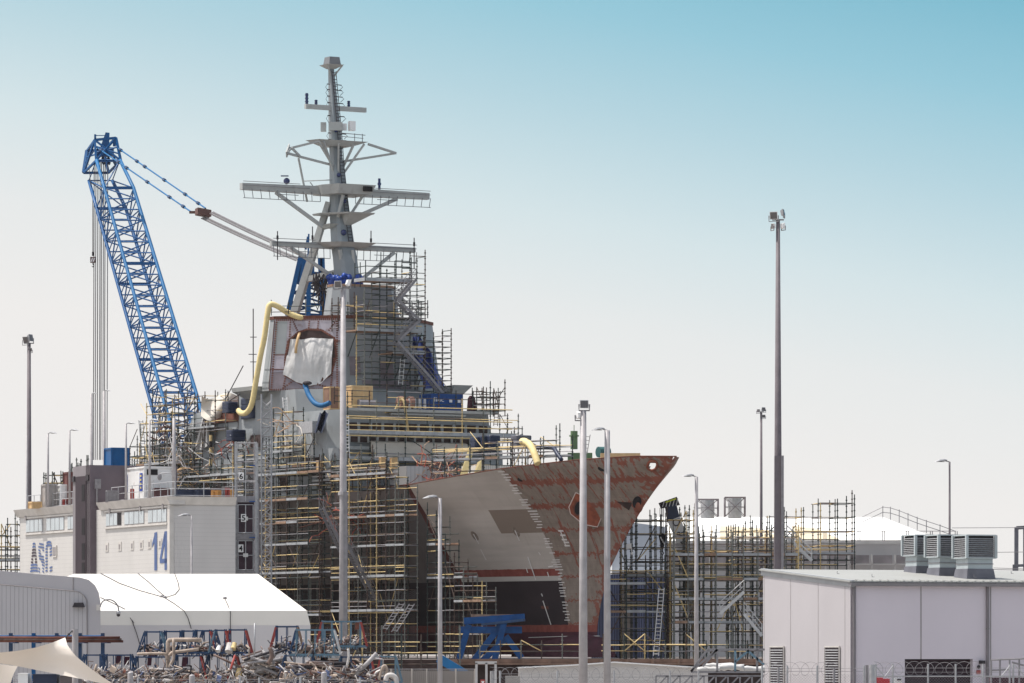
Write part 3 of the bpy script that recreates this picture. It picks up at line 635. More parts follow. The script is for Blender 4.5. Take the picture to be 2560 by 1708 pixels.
for b_ in (-1.2, -2.0): m.tube(S(57, b_, 49.1), S(57, b_, 49.8), 0.035)
m.tube(S(57, -2.3, 49.7), S(57.2, 0.3, 49.8), 0.035); m.tube(S(57, -2.1, 49.4), S(57.2, 0.3, 49.5), 0.03); m.build('guard_rail', GREY_DARK, mast)
# top yard, antenna boxes, top platform
m = MB(); m.beam(S(58.8, 0.1, 52.2), S(58.8, 2.9, 52.2), 0.35, 0.42); m.beam(S(58.8, -0.1, 52.2), S(58.8, -3.3, 52.2), 0.35, 0.42); mp('top_yard', m)
m = MB(); m.box(S(58.0, 0.2, 50.35+.1), (0.6, 0.12, 0), (0, 0.35, 0), (0, 0, 0.38)); m.box(S(58.6, 1.15, 50.4), (0.25, 0, 0), (0, 0.2, 0), (0, 0, 0.42)); mp('antenna_box', m)
m = MB(); m.box(S(58.2, -1.55, 50.6), (0.26, 0.15, 0), (-0.1, 0.3, 0), (0, 0, 0.42)); m.box(S(58.4, -0.9, 50.5), (0.2, 0, 0), (0, 0.2, 0), (0, 0, 0.3)); m.build('antenna_box', WHITE, mast)
m = MB(); m.prism([S(s, b, 55.8) for s, b in [(58.9, -.3), (58.9, .3), (59.6, .3), (59.6, -.3)]], [S(s, b, 56.15) for s, b in [(58.3, -.85), (58.3, .85), (60, .85), (60, -.85)]])
for sg in (1, -1): m.beam(S(58.5, .75*sg, 56.1), S(59.1, .15*sg, 55.1), .12, .12)
mp('top_platform', m)
m = MB(); m.prism([S(s, b, 56.16) for s, b in [(58.5, -.6), (58.5, .6), (59.7, .6), (59.7, -.6)]], [S(s, b, 56.85) for s, b in [(58.6, -.5), (58.6, .5), (59.6, .5), (59.6, -.5)]]); m.build('top_equipment', GREY_DARK, mast)
m = MB()                                          # ladder up the front of the mast
def ladder_geo(m, a, b, w, wd, rungs, r=0.03):
    a = Vector(a); b = Vector(b); wd = Vector(wd).normalized()*w/2
    m.tube(a-wd, b-wd, r); m.tube(a+wd, b+wd, r)
    for i in range(rungs): p = a.lerp(b, (i+.5)/rungs); m.tube(p-wd, p+wd, r*.85)
pr = None
for z in (39.8, 42.5, 46.7, 50.2, 53.4, 55.6):
    h = lerpt(z, [a[0] for a in MS], [a[2] for a in MS]); s_ = lerpt(z, [a[0] for a in MS], [a[1] for a in MS]); p = S(s_-h*1.15-.12, -h*0.35, z)
    if pr is not None: ladder_geo(m, pr, p, 0.42, S(0, -1, 0)-S(0, 0, 0), int((z-pz)/0.3), 0.035)
    pr = p; pz = z
m.build('mast_ladder', CABLE, mast)
NAVL = mat('navy_lens', (0.01, 0.02, 0.09), 0.25, spec=.6)
for i, (z, b_) in enumerate([(50.1, 0.2), (46.0, 0.25), (45.1, 0.05), (40.7, 0.35), (43.6, -.1)]):
    h = lerpt(z, [a[0] for a in MS], [a[2] for a in MS]); s_ = lerpt(z, [a[0] for a in MS], [a[1] for a in MS])
    m = MB(); m.ball(S(s_-h*1.15-.12, b_, z), .2 if i != 3 else .28, None, None, 8, 5); m.build('searchlight', NAVL, mast)
for (b_, s_, z0, z1, r) in ((2.75, 58.8, 52.4, 53.4, .13), (1.8, 58.8, 52.4, 52.85, .12), (-1.55, 58.8, 52.4, 52.95, .12), (-3.1, 58.8, 45, 45, .01)):
    m = MB(); m.tube(S(s_, b_, z0), S(s_, b_, z1), r, n=8, caps=True)
    for k_ in range(3): m.tube(S(s_, b_, z0+(z1-z0)*(.2+.3*k_)), S(s_, b_, z0+(z1-z0)*(.27+.3*k_)), r*1.35, n=8, caps=True)
    m.build('mast_lamp', NAVL, mast)
m = MB(); m.tube(S(58.4, -4.5, 45.0), S(58.4, -4.5, 46.0), .12, n=8, caps=True); m.tube(S(58.4, -4.5, 45.4), S(58.4, -4.5, 45.6), .17, n=8, caps=True); m.build('mast_lamp', NAVL, mast)
m = MB(); m.ball(S(58.4, 5.0, 45.3), .3, .25, .3); m.box(S(58.4, 5.2, 45.75), (.35, 0, 0), (0, .1, 0), (0, 0, .05)); m.build('direction_finder', NAVL, mast)
for (b_, s_, z0, z1, z2) in ((6.7, 56.9, 38.0, 39.6, 40.6), (-7.3, 56.9, 37.8, 39.6, 40.6), (-3.1, 57.4, 39.8, 39.8, 41.1), (3.0, 57.2, 39.8, 39.8, 41.2)):
    m = MB(); m.tube(S(s_, b_, z0), S(s_, b_, z2), .05); m.tube(S(s_, b_, z1+.25), S(s_, b_, z1+.6), .1, n=7, caps=True); m.build('whip_aerial', CABLE, mast)
m = MB()
for z in (54.4, 53.9, 53.3, 52.7, 51.5, 49.9, 49.3):
    h = lerpt(z, [a[0] for a in MS], [a[2] for a in MS]); s_ = lerpt(z, [a[0] for a in MS], [a[1] for a in MS])
    m.tube(S(s_, h+.25, z), S(s_, -h-.7, z-.03), .045)
    m.path([S(s_, -h-.6, z), S(s_-.1, -h-.8, z-.2), S(s_, -h-.5, z-.5)], .025, 4); m.path([S(s_, h+.2, z), S(s_-.1, h+.45, z-.3), S(s_, h+.1, z-.7)], .025, 4)
m.build('cable_bracket', CABLE, mast)
# blue protective wrap, clamps and hanging cables at the mast foot
m = MB()
for i in range(90):
    t = 2*math.pi*i/90; z = 36.3+.3*math.sin(i*2.3)+R.uniform(-.2, .2); r = 1.05+R.uniform(-.1, .2)
    c = S(56.1+r*1.1*math.cos(t), r*math.sin(t)+(.5 if math.sin(t) > 0 else 0), z); m.ball(c, R.uniform(.2, .38), R.uniform(.2, .3), R.uniform(.16, .42), 5, 4)
tagged(m.build('blue_shroud', mat('blue_plastic_wrap', (0.01, 0.05, 0.27), 0.4, var=.3, scale=3), None, S(56, 0, 36)), 'crumpled blue plastic wrap bunched round the foot of the mast', 'plastic wrap')
m = MB()
for i in range(40):
    a = S(57.5+R.uniform(-.5, .8), R.uniform(.8, 2.8), R.uniform(36.2, 37.2)); e = a+Vector((R.uniform(-.5, .9), 0, -R.uniform(.8, 3.0))); mid = (a+e)/2+Vector((R.uniform(-.4, .4), 0, -.3))
    m.path([a, mid, e], R.uniform(.03, .07), 4)
tagged(m.build('cable_bundle', CABLE, None, S(57, 1, 36)), 'tangle of black cables hanging behind the floodlight pole by the mast foot', 'cables')

for b0, b1, z0, z1 in ((2.1, 3.2, 27.4, 29.1), (-1.2, 0.1, 27.2, 28.8), (-3.0, 2.0, 26.3, 27.0)):
    fs = lambda z: 49.5+.75*(z-26.1)/6.4-.03
    m = MB(); m.quad(S(fs(z0), b0, z0), S(fs(z0), b1, z0), S(fs(z1), b1, z1), S(fs(z1), b0, z1)); m.build('primer_patch', MATS['mauve_dark'], ship)
for i, (a, b) in enumerate((((608, 915), (564, 998)), ((600, 985), (572, 1004)))):
    m = MB(); m.tube(PX_(a), PX_(b), .05); tagged(m.build('stay_wire', CABLE, None, PX_(a)), ['long dark stay slanting down left of the yellow duct', 'short dark stay below the long one left of the yellow duct'][i], 'stay')
t = thing('whip_pole', 'thin dark pole with a small bracket standing left of the yellow duct', 'pole', PX_((633, 1010)))
m = MB(); m.tube(PX_((633, 1010)), PX_((633, 772)), .05); m.build('pole', CABLE, t)
for y_ in (843, 886, 905): m = MB(); m.tube(PX_((626 if y_ != 886 else 622, y_)), PX_((641, y_)), .04); m.build('bracket', CABLE, t)
# ------------------------------------------------------------------ scaffolds
SCAFG = mat('scaffold_grey', (.15, .155, .14), .6, var=.2, scale=3)
SM_STD = [SCAF, SCAFR, GALVD, SCAFY]
def scaffold(label, fr, us, vs, z0, top, lifts, decks=(), yel=0.25, galv=0.15, rusty=0.25, knots=True, r=0.046, skip=0.1, braces=4, group='scaffolds around the warship', rails=True, seed=1, toe=True, planks=True):
    """fr(u, v, z) -> world; us, vs positions of the standards; top(i, j) -> head of that standard; lifts: ledger levels; decks: (z, i0, i1)"""
    rr = random.Random(seed); base = fr(us[0], vs[0], z0)
    t = thing('scaffold', label, 'scaffold', base, group)
    nstd = len(us)*len(vs); done = 0
    for j, v in enumerate(vs):
        for i, u in enumerate(us):
            m = MB(); zt = top(i, j); zb = z0+(rr.uniform(0, .3) if z0 > 4 else 0)
            if zt-zb < 0.3: continue
            m.tube(fr(u, v, zb), fr(u, v, zt), r, n=5)
            if knots:
                z = zb+0.5
                while z < zt-0.15: m.tube(fr(u, v, z-.045), fr(u, v, z+.045), r*1.9, n=5); z += 1.0 if nstd > 40 else 0.5
            q = rr.random(); mt = SCAFY if q < yel*0.3 else (SCAFR if q < yel*.3+rusty*.7 else (SCAFG if q > (.68 if 'staging' not in label else .45) else SCAF))
            m.build('standard', mt, t)
    def pick():
        q = rr.random(); return 3 if q < yel else (2 if q < yel+galv else (1 if q < yel+galv+rusty*.6 else 0))
    for z in lifts:
        m = MB(); ok = False
        for j, v in enumerate(vs):
            cc = pick(); left = rr.randint(1, 4)
            for i in range(len(us)-1):
                if left == 0: cc = pick(); left = rr.randint(1, 4)
                left -= 1
                if min(top(i, j), top(i+1, j)) < z or rr.random() < skip: continue
                m.cur = cc; e = 0.15 if rr.random() < .3 else 0; dz = rr.uniform(-.03, .03)
                a = fr(us[i], v, z+dz); b = fr(us[i+1], v, z+dz); d = (b-a).normalized()*e; m.tube(a-d, b+d, r*.74, n=4); ok = True
        for i, u in enumerate(us):
            for j in range(len(vs)-1):
                if min(top(i, j), top(i, j+1)) < z or rr.random() < skip: continue
                m.cur = pick(); m.tube(fr(u, vs[j], z), fr(u, vs[j+1], z), r*.74, n=4); ok = True
        if ok: m.build('ledger', SM_STD, t)
    for z, i0, i1 in decks:
        if planks:
            m = MB(); m.prism([fr(us[i0]-.1, vs[0], z+.05), fr(us[i1]+.1, vs[0], z+.05), fr(us[i1]+.1, vs[-1], z+.05), fr(us[i0]-.1, vs[-1], z+.05)],
                    [fr(us[i0]-.1, vs[0], z+.11), fr(us[i1]+.1, vs[0], z+.11), fr(us[i1]+.1, vs[-1], z+.11), fr(us[i0]-.1, vs[-1], z+.11)])
            m.build('platform', PLANK if rr.random() < .4 else GALVD, t)
        if toe:
            for vv in ((vs[0], vs[-1]) if len(vs) > 1 else (vs[0],)):
                m = MB(); o = .06 if vv == vs[-1] else -.06
                for i in range(i0, i1):
                    if rr.random() < .12: continue
                    m.cur = 1 if rr.random() < .15 else 0
                    hh = rr.uniform(.15, .22)
                    m.prism([fr(us[i]+.04, vv+o, z+.06), fr(us[i+1]-.04, vv+o, z+.06), fr(us[i+1]-.04, vv+o*1.5, z+.06), fr(us[i]+.04, vv+o*1.5, z+.06)],
                            [fr(us[i]+.04, vv+o, z+.06+hh), fr(us[i+1]-.04, vv+o, z+.06+hh), fr(us[i+1]-.04, vv+o*1.5, z+.06+hh), fr(us[i]+.04, vv+o*1.5, z+.06+hh)])
                if m.f: m.build('toe_board', [GALVB, PLANK], t)
        if rails:
            m = MB()
            for vv in (vs[0], vs[-1]):
                for dz in (.5, 1.0):
                    cc = pick()
                    for i in range(i0, i1):
                        if rr.random() < .08: continue
                        m.cur = cc; m.tube(fr(us[i], vv, z+dz), fr(us[i+1], vv, z+dz), r*.7, n=4)
            if m.f: m.build('guard_rail', SM_STD, t)
    for _ in range(braces):
        i = rr.randrange(len(us)-1); v = rr.choice((vs[0], vs[-1])); z = rr.choice(lifts[:-1]) if len(lifts) > 1 else z0
        h = min(rr.uniform(1.8, 3.2), top(i, 0)-z)
        if h < 0.8: continue
        k = rr.choice((1, 1, 1)); a, b = (us[i], us[min(i+k, len(us)-1)]); 
        if rr.random() < .5: a, b = b, a
        m = MB(); m.tube(fr(a, v, z), fr(b, v, z+h), r*.9, n=4); m.build('brace', SCAFY if rr.random() < yel*1.3 else SCAFR, t)
    return t
def rng(a, b, n): return [a+(b-a)*i/(n-1) for i in range(n)]
def seq(a, b, st):
    o = []; 
    while a <= b+1e-6: o.append(a); a += st
    return o
cnt = [100]
def sd(): cnt[0] += 1; return cnt[0]
NO = lambda z: (lambda i, j: z)
def jag(z, d=0.6, k=3):
    rr = random.Random(k); tab = {}
    def f(i, j):
        if (i, j) not in tab: tab[(i, j)] = z+rr.choice((0, 0, d, -d*.6))
        return tab[(i, j)]
    return f
# starboard hull side, full height
scaffold('tall hull-side scaffold abreast of the bridge, behind the thick floodlight pole', S, seq(40.5, 53, 2.05), [9.75, 11.05], 2.25, jag(19.9, .5, 2), seq(3.3, 19, 1.0),
         [(5.9, 0, 6), (9.6, 0, 6), (12.1, 1, 5), (14.0, 0, 6), (16.0, 1, 6), (18.3, 0, 6)], yel=.27, galv=.2, skip=.1, braces=30, seed=sd())
scaffold('tall hull-side scaffold behind the lattice hoist mast', S, seq(55, 68.5, 2.25), [9.75, 11.0], 2.25, jag(20.6, .6, 5), seq(3.3, 19.6, 1.0),
         [(6.8, 0, 6), (10.2, 0, 6), (13.5, 0, 6), (16.6, 0, 6), (18.6, 0, 6)], yel=.18, galv=.22, rusty=.35, skip=.22, braces=10, seed=sd())
scaffold('hull-side scaffold with galvanised walkways ending at the grey bow plating', S, seq(26.2, 39.4, 1.65), [9.3, 10.5], 2.25, lambda i, j: [16.4, 17.6, 18.6, 18.2, 18.7, 19.2, 19.4, 19.2, 19][i]+(.5 if (i+j) % 3 == 0 else 0), seq(3.3, 19, 0.95),
         [(6.2, 0, 8), (9.1, 0, 8), (11.7, 0, 8), (14.2, 0, 8), (17.8, 2, 8)], yel=.33, galv=.2, skip=.12, braces=12, seed=sd())
scaffold('low scaffold in the shade under the bow flare beside the blue cradle', S, seq(16.6, 26, 1.55), [7.2, 8.5], 2.25, lambda i, j: [8.2, 8.6, 9.3, 10.6, 12.2, 14.2, 14.9][i]+(.5 if j else 0), seq(3.3, 14.5, 1.0),
         [(6.9, 0, 3), (8.9, 2, 6), (11.7, 4, 6)], yel=.22, galv=.2, skip=.12, braces=9, seed=sd())
scaffold('inner hull-side scaffold close against the plating behind the thick pole', S, seq(41.2, 53.5, 1.4), [9.45], 2.25, jag(18.5, .7, 71), seq(2.9, 18, .5), (), yel=.12, galv=.2, rusty=.3, skip=.3, braces=8, seed=sd())
scaffold('inner hull-side scaffold close against the plating beside the lattice hoist', S, seq(55.6, 68, 1.4), [9.45], 2.25, jag(18.9, .7, 72), seq(2.9, 18, .5), (), yel=.12, galv=.2, rusty=.3, skip=.3, braces=8, seed=sd())
scaffold('inner hull-side scaffold left of the red joint line', S, seq(28, 39, 1.2), [9.15], 2.25, jag(16.2, .7, 73), seq(2.9, 16, .5), (), yel=.15, galv=.2, rusty=.3, skip=.3, braces=8, seed=sd())
# walkway along the main deck edge
scaffold('deck-edge walkway scaffold with cream rails at the foot of the main house', S, seq(31, 47, 2.3), [8.5, 9.6], 16.3, jag(20.1, .5, 9), [17.0, 17.6, 18.8, 19.4], [(17.6, 0, 6)], yel=.15, galv=.35, seed=sd(), braces=6)
# in front of the bridge
scaffold('scaffold with three long cream rails across the bridge front', S, [40.7, 41.9], rng(8.2, -8.9, 7), 16.4, lambda i, j: [25.4, 24.9, 26.6, 25.1, 25.1, 26.7, 23.9][j]-(1.5 if i else 0), [17.2, 18.0, 19.3, 20.1, 22.1, 23.3], (), yel=.5, galv=.1, rusty=.1, skip=.1, braces=0, seed=sd())
t = thing('scaffold_walkway', 'long walkway with pale toe boards hung across the bridge front under the window band', 'walkway', S(40.7, 8, 21.7))
for z, b0, b1 in ((21.78, 8.4, -9.0), (19.5, 8.2, -4.8)):
    m = MB(); sbox(m, 40.65, 41.95, b1, b0, z, z+.07); m.build('platform', GALVD, t)
    b = b0
    while b > b1+.5:
        e = max(b1, b-R.choice((1.2, 1.25, 1.8))); m = MB(); sbox(m, 40.5, 40.56, e+.05, b, z-.02, z+.3); m.build('toe_board', GALVB if R.random() < .8 else GALV, t); b = e
for z in (22.5, 23.1, 24.2, 21.6):
    m = MB(); m.tube(S(40.55, 8.4, z), S(40.55, -8.2, z), .05); m.build('guard_rail', SCAFY if z != 21.6 else SCAFY, t)
m = MB(); m.tube(S(40.6, 2.6, 21.7), S(40.6, -1.2, 19.5), .05); m.build('brace', SCAF, t)
# rails round the bridge roof
scaffold('railings and short posts round the bridge roof with the crates', S, [42.4], rng(8.6, -7.0, 10), 24.1, jag(25.9, .4, 21), [24.6, 25.1, 25.6], (), yel=.05, galv=.1, rusty=.6, skip=.1, braces=0, seed=sd())
scaffold('ragged little scaffold at the port end of the bridge roof', S, [42.2, 43.4, 44.2], [-6.2, -7.2, -8.4], 23.6, jag(26.3, .7, 22), [24.2, 24.8, 25.4, 25.9], (), yel=.05, galv=.05, rusty=.6, skip=.15, braces=3, seed=sd())
scaffold('scaffold stack beyond the port bridge wing with the leaning ladder', S, [42.6, 44.0], [-8.9, -10.4, -11.6], 16.4, lambda i, j: [24.0, 22.9, 20.2][j], seq(17.2, 23.8, 1.1), (), yel=.3, rusty=.3, seed=sd(), braces=2)
# front of the radar house
scaffold('dark scaffold tower against the front of the radar house, reaching up to the mast', S, [45.8, 47.3], rng(3.8, -2.3, 5), 26.0, lambda i, j: [34.9, 37.0, 37.4, 38.3, 38.5][j]-(.6 if i else 0), seq(26.4, 38, 0.5),
         (), yel=.06, galv=.12, rusty=.2, skip=.2, braces=0, seed=sd())
scaffold('lower port-side scaffold beside the blue sheeting', S, [46.6, 48.2], [-2.6, -3.6, -4.5, -5.4], 24.1, lambda i, j: [31.0, 30.8, 31.4, 31.7][j], seq(25, 31.6, 0.5), (), yel=.04, galv=.12, rusty=.2, skip=.12, braces=2, seed=sd())
t = thing('scaffold_deck', 'cantilevered scaffold deck with pale toe boards high beside the mast foot', 'scaffold deck', S(46, 0, 35.6))
m = MB(); sbox(m, 45.6, 47.6, -.8, 3.8, 35.5, 35.62); m.build('platform', PLANK, t)
m = MB(); sbox(m, 45.5, 45.58, -.8, 3.8, 35.5, 35.8); m.build('toe_board', GALVB, t)
m = MB(); sbox(m, 45.6, 47.6, 3.82, 3.9, 35.5, 35.8); m.build('toe_board', GALVB, t)
for b in rng(3.8, -.8, 4):
    m = MB(); m.tube(S(45.6, b, 35.5), S(45.6, b, 37.6+R.uniform(-.5, .5)), .045); m.build('post', SCAF, t)
for s in (46.6, 47.6): m = MB(); m.tube(S(s, 3.8, 35.0), S(s, 3.8, 37.2), .045); m.build('post', SCAF, t)
for z in (36.2, 36.8): m = MB(); m.tube(S(45.6, 3.8, z), S(45.6, -.8, z), .04); m.tube(S(45.6, 3.8, z), S(47.6, 3.8, z), .04); m.build('guard_rail', SCAF, t)
for a, b, z, lab in ((4.5, -2.0, 31.1, 'timber scaffold deck halfway up the front of the radar house'), (0.9, -2.4, 29.2, 'short pale scaffold deck lower on the radar house front')):
    t = thing('scaffold_deck', lab, 'scaffold deck', S(46, a, z))
    m = MB(); sbox(m, 45.9, 48.6, b, a, z, z+.12); m.build('platform', PLANK, t)
    m = MB(); sbox(m, 45.8, 45.87, b, a, z, z+.35); m.build('toe_board', GALVB, t)
    for z2 in (.6, 1.1): m = MB(); m.tube(S(45.85, a, z+z2), S(45.85, b, z+z2), .045); m.build('guard_rail', SCAFY if z2 < 1 else SCAF, t)
    for k_ in range(4): m = MB(); bb = a+(b-a)*k_/3; m.tube(S(47.6, bb, z-2.2), S(45.9, bb, z), .05); m.build('bracket', SCAF, t)
# rails on the roof of the radar house
scaffold('guard rails round the roof of the radar house on the starboard side', lambda u, v, z: S(49.8+u, 4.1+v+u*.98, z), rng(0, 4.6, 5), [0], 32.6, jag(34.2, .4, 31), [33.1, 33.6, 34.0], (), yel=.03, rusty=.5, skip=.05, braces=0, seed=sd())
scaffold('guard rails along the port front edge of the radar house roof', S, [50.2, 51.4], rng(-2.2, -5.0, 4), 32.6, jag(34.4, .4, 32), [33.1, 33.6, 34.1], (), yel=.03, rusty=.3, skip=.05, braces=0, seed=sd())
scaffold('scaffold with yellow rails hung at the starboard corner of the tower base', S, [49.6, 50.8], rng(4.4, 1.2, 3), 31.2, jag(34.3, .5, 33), [31.6, 32.2, 33.0, 33.6], (), yel=.3, rusty=.4, skip=.1, braces=1, seed=sd())
# aft of amidships
scaffold('dense scaffold around the aft deckhouse above the building roof', S, seq(67, 83, 1.6), [9.2, 10.2, 11.2], 15.5, lambda i, j: [22.8, 22.0, 23.6, 22.9, 23.4, 22.3, 23.5, 22.6, 21.4, 21.0, 20][i]-j*.3, seq(16.2, 23, 0.95), [(17.0, 0, 9), (20.0, 0, 8)], yel=.25, galv=.25, rusty=.25, skip=.15, braces=12, seed=sd())
scaffold('pale scaffold cage in front of the foot of the crane boom', S, seq(71, 80.5, 1.3), [8.4, 9.8], 17.5, lambda i, j: [23.6, 25.0, 27.0, 26.4, 27.3, 26.0, 24.2, 21.6][i], seq(18.5, 27, .8), [(23.6, 1, 4)], yel=.4, galv=.3, rusty=.2, skip=.12, braces=6, seed=sd())
scaffold('scaffold round the cream canvas shelter beside the yellow duct', S, seq(62.5, 73, 2.1), [7.8, 9.1], 22.0, jag(26.6, .8, 44), [23, 23.8, 24.8, 25.7, 26.2], [(23.2, 1, 4)], yel=.25, galv=.2, rusty=.35, skip=.2, braces=2, seed=sd())
scaffold('walkway scaffold below the radar house on the starboard side', S, seq(46, 62, 2.3), [8.7, 9.6], 18.6, jag(21.9, .5, 45), [19.4, 20.0, 21.0], [(19.0, 0, 3), (19.9, 3, 6)], yel=.2, galv=.3, rusty=.3, skip=.15, braces=3, seed=sd())
scaffold('small yellow-railed scaffold against the grey house wall under the blue duct', S, [48.6, 50.6, 52.4], [8.4, 9.4], 19.5, jag(24.4, .5, 46), [20.6, 21.9, 23.2, 24], [(20.4, 0, 2)], yel=.6, rusty=.3, skip=.1, braces=2, seed=sd())
scaffold('low pale scaffold by the aft roof edge', S, seq(79.5, 85.5, 1.2), [9.5, 10.8], 15.6, jag(20.2, .5, 47), seq(16.2, 19, .8), [(17, 0, 4)], yel=.3, galv=.5, rusty=.1, skip=.15, braces=4, seed=sd())
# bow deck platform
def BD(u, v, z): return S(u, hull_b(u, 17.5)+v, z)
scaffold('bow deck platform with railings above the raw plating', BD, seq(10.6, 25.2, 1.6), [-0.2, -1.4], 17.6, lambda i, j: 20.6+(.9 if (i*7+j*3) % 5 == 0 else 0)-(i*.08), [17.9, 19.6, 20.15], [(18.75, 0, 9)], yel=.4, galv=.35, rusty=.1, skip=.08, braces=7, seed=sd())
# fringe at the foot of the bow, and scaffold behind the stem
W0 = lambda Y: (lambda u, v, z: Vector((u, Y+v, z)))
scaffold('low railing scaffold with yellow posts along the platform edge below the bow', W0(372.4), seq(-2.5, 20.5, 1.6), [0, 1.1], 2.25, jag(3.75, .5, 51), [2.9, 3.4], (), yel=.45, rusty=.3, skip=.2, braces=6, seed=sd())
scaffold('narrow scaffold just behind the stem with white toe boards', W0(394), seq(7.8, 12.8, 1.6), [0, 1.6], 2.25, jag(10.8, .9, 52), seq(3.8, 10.6, .95), [(8.3, 0, 2), (6.0, 0, 3)], yel=.25, galv=.3, rusty=.3, skip=.15, braces=4, seed=sd())
scaffold('ground scaffold in the gloom below the hull, left of the blue cradle', W0(368.5), seq(-17.5, -4, 1.5), [0, 1.2], .1, jag(4.2, .7, 61), [1.0, 1.9, 2.8, 3.6], [(2.3, 0, 5)], yel=.2, rusty=.4, skip=.15, braces=4, seed=sd())
# the big staging to the right of the bow
def FR(x0, y0, ang):
    c, s_ = math.cos(ang), math.sin(ang); return lambda u, v, z: Vector((x0+u*c-v*s_, y0+u*s_+v*c, z))
G3 = 'big free-standing staging right of the bow'
scaffold('left bay of the big staging, in front of the crane with the striped hook', FR(9.4, 396, .06), [0, .9, 2.5, 3.4, 5.0, 5.7], [0, 1.2, 4.6, 5.8], 2.25, lambda i, j: 14.0+i*.12+(.5 if (i+j) % 2 else 0), seq(3.4, 14, 1.15), [(9.0, 0, 5), (6.8, 0, 2)], yel=.42, rusty=.15, galv=.3, skip=.18, braces=8, group=G3, seed=sd())
scaffold('dense middle bay of the big staging behind the street lamp pole', FR(13.6, 390, .03), [-.4, .7, 2.0, 3.0, 4.3, 5.2, 6.4, 7.5, 8.6, 9.7], [0, 1.3, 5.0, 6.3], 2.25, lambda i, j: 12.6+(.6 if (i+j) % 2 else 0), seq(3.4, 12.6, 1.1), [(5.1, 0, 9), (8.6, 0, 9), (10.6, 0, 9), (7.0, 0, 9)], yel=.42, rusty=.15, galv=.3, skip=.16, braces=12, group=G3, seed=sd())
scaffold('tall right bay of the big staging rising to the upper right behind the grey building', FR(18.8, 404, .10), seq(0, 10.2, 1.45), [0, 1.2, 4.0], 2.25, lambda i, j: 13.6+i*.36+(.4 if (i*j) % 2 else 0), seq(4.6, 17, 1.2), [(11.0, 0, 7), (9.2, 0, 7)], yel=.42, rusty=.15, galv=.3, skip=.15, braces=8, group=G3, seed=sd())
# left edge of the picture and behind the tower
scaffold('scaffold at the far left edge beyond the striped letters', FR(-45.6, 402, -.02), seq(0, 4.8, .8), [0, 1.3, 3.5], 4, lambda i, j: 11.6+i*.45+(.7 if (i+j) % 2 else 0), seq(5, 15, .95), [(8.2, 0, 6), (10.4, 0, 6)], yel=.3, rusty=.3, skip=.18, braces=8, group='scaffolds behind the letters building', seed=sd())
scaffold('scaffold with long crossed rails on the roof left of the dark tower', FR(-35.6, 365, -.03), seq(0, 2.6, .65), [0, 1.2], 13.0, lambda i, j: 16.5+i*.06+(.5 if i > 2 else 0), [15.0, 15.7, 16.3], (), yel=.05, rusty=.4, skip=.05, braces=3, group='scaffolds behind the letters building', seed=sd())
scaffold('row of bare scaffold posts poking up beside the dark tower', FR(-34.1, 372, 0), [0, .35, .7, 1.15, 1.25], [0], 12.0, lambda i, j: [17.5, 17.9, 17.8, 18.1, 18.1][i], [14.2], (), yel=0, rusty=.4, braces=0, group='scaffolds behind the letters building', seed=sd())

# ------------------------------------------------------------------ ladders, stairs
def ladder(label, a, b, w, wd, mt, r=.035, rung=.3):
    m = MB(); ladder_geo(m, a, b, w, wd, int((Vector(a)-Vector(b)).length/rung), r); return tagged(m.build('ladder', mt, None, a), label, 'ladder', 'ladders')
PD = S(0, -1, 0)-S(0, 0, 0)
def PX(px, py, b): return S(*Sb(px, py, b))
def PS(px, py, s): return S(*Ss(px, py, s))
ladder('white ladder leaning on the grey wall under the blue duct', PX(720, 1130, 8.9), PX(712, 994, 8.5), .42, PD, WHITE)
ladder('white ladder rising from the bridge-front walkway beside the floodlight pole', PS(868, 1150, 40.3), PS(866, 1038, 40.6), .42, PD, WHITE)
ladder('dark ladder standing up beyond the port bridge wing', PS(1239, 1065, 42.0), PS(1246, 978, 42.2), .4, PD, SCAFR)
ladder('pale ladder against the bow deck platform beside the floodlight', PX(1462, 1135, 1.6), PX(1470, 1087, 1.6), .42, PD, GALV)
ladder('grey ladder leaning at the left of the scaffold above the containers', PS(361, 1160, 94), PS(352, 1051, 94), .42, PD, GALVD)
ladder('tall pale ladder between the dark blue shed wall and the dense staging', at(1640, 1640, 389), at(1654, 1470, 390), .42, (1, 0, 0), ALU)
ladder('white ladder at the foot of the radar house front', PS(1001, 962, 46.0), PS(1007, 897, 46.3), .42, PD, WHITE)
ladder('ladder in the shade of the hull scaffold, leaning right', at(960, 1575, 398), at(1005, 1508, 399), .42, (1, 0, 0), GALVD)
ladder('second shaded ladder, steeper, under the long white walkway', at(985, 1580, 397.5), at(1030, 1510, 398.5), .42, (1, 0, 0), GALVD)
def stair(m, a, b, w=0.7, wdir=None):
    a = Vector(a); b = Vector(b); wd = Vector(wdir).normalized()*w
    for o in (Vector((0, 0, 0)), wd):
        m.beam(a+o, b+o, .05, .24); m.tube(a+o+Vector((0, 0, .95)), b+o+Vector((0, 0, .95)), .03); m.tube(a+o+Vector((0, 0, .5)), b+o+Vector((0, 0, .5)), .025)
        for k in range(3): p = a.lerp(b, k/2)+o; m.tube(p, p+Vector((0, 0, .95)), .03)
    n_ = int(abs(b.z-a.z)/.22)
    for i in range(n_): p = a.lerp(b, (i+.5)/n_); m.box(p+wd/2, (b-a).normalized().cross(Vector((0, 0, 1))).cross(Vector((0, 0, 1)))*.12, wd/2, (0, 0, .015))
def stairs(label, pts, s, mt=GALVD):
    t = thing('scaffold_stair', label, 'stair', PS(*pts[0][0], s))
    for a, b in pts:
        m = MB(); stair(m, PS(*a, s), PS(*b, s), .75, S(-1, 0, 0)-S(0, 0, 0)); m.build('stair_flight', mt, t)
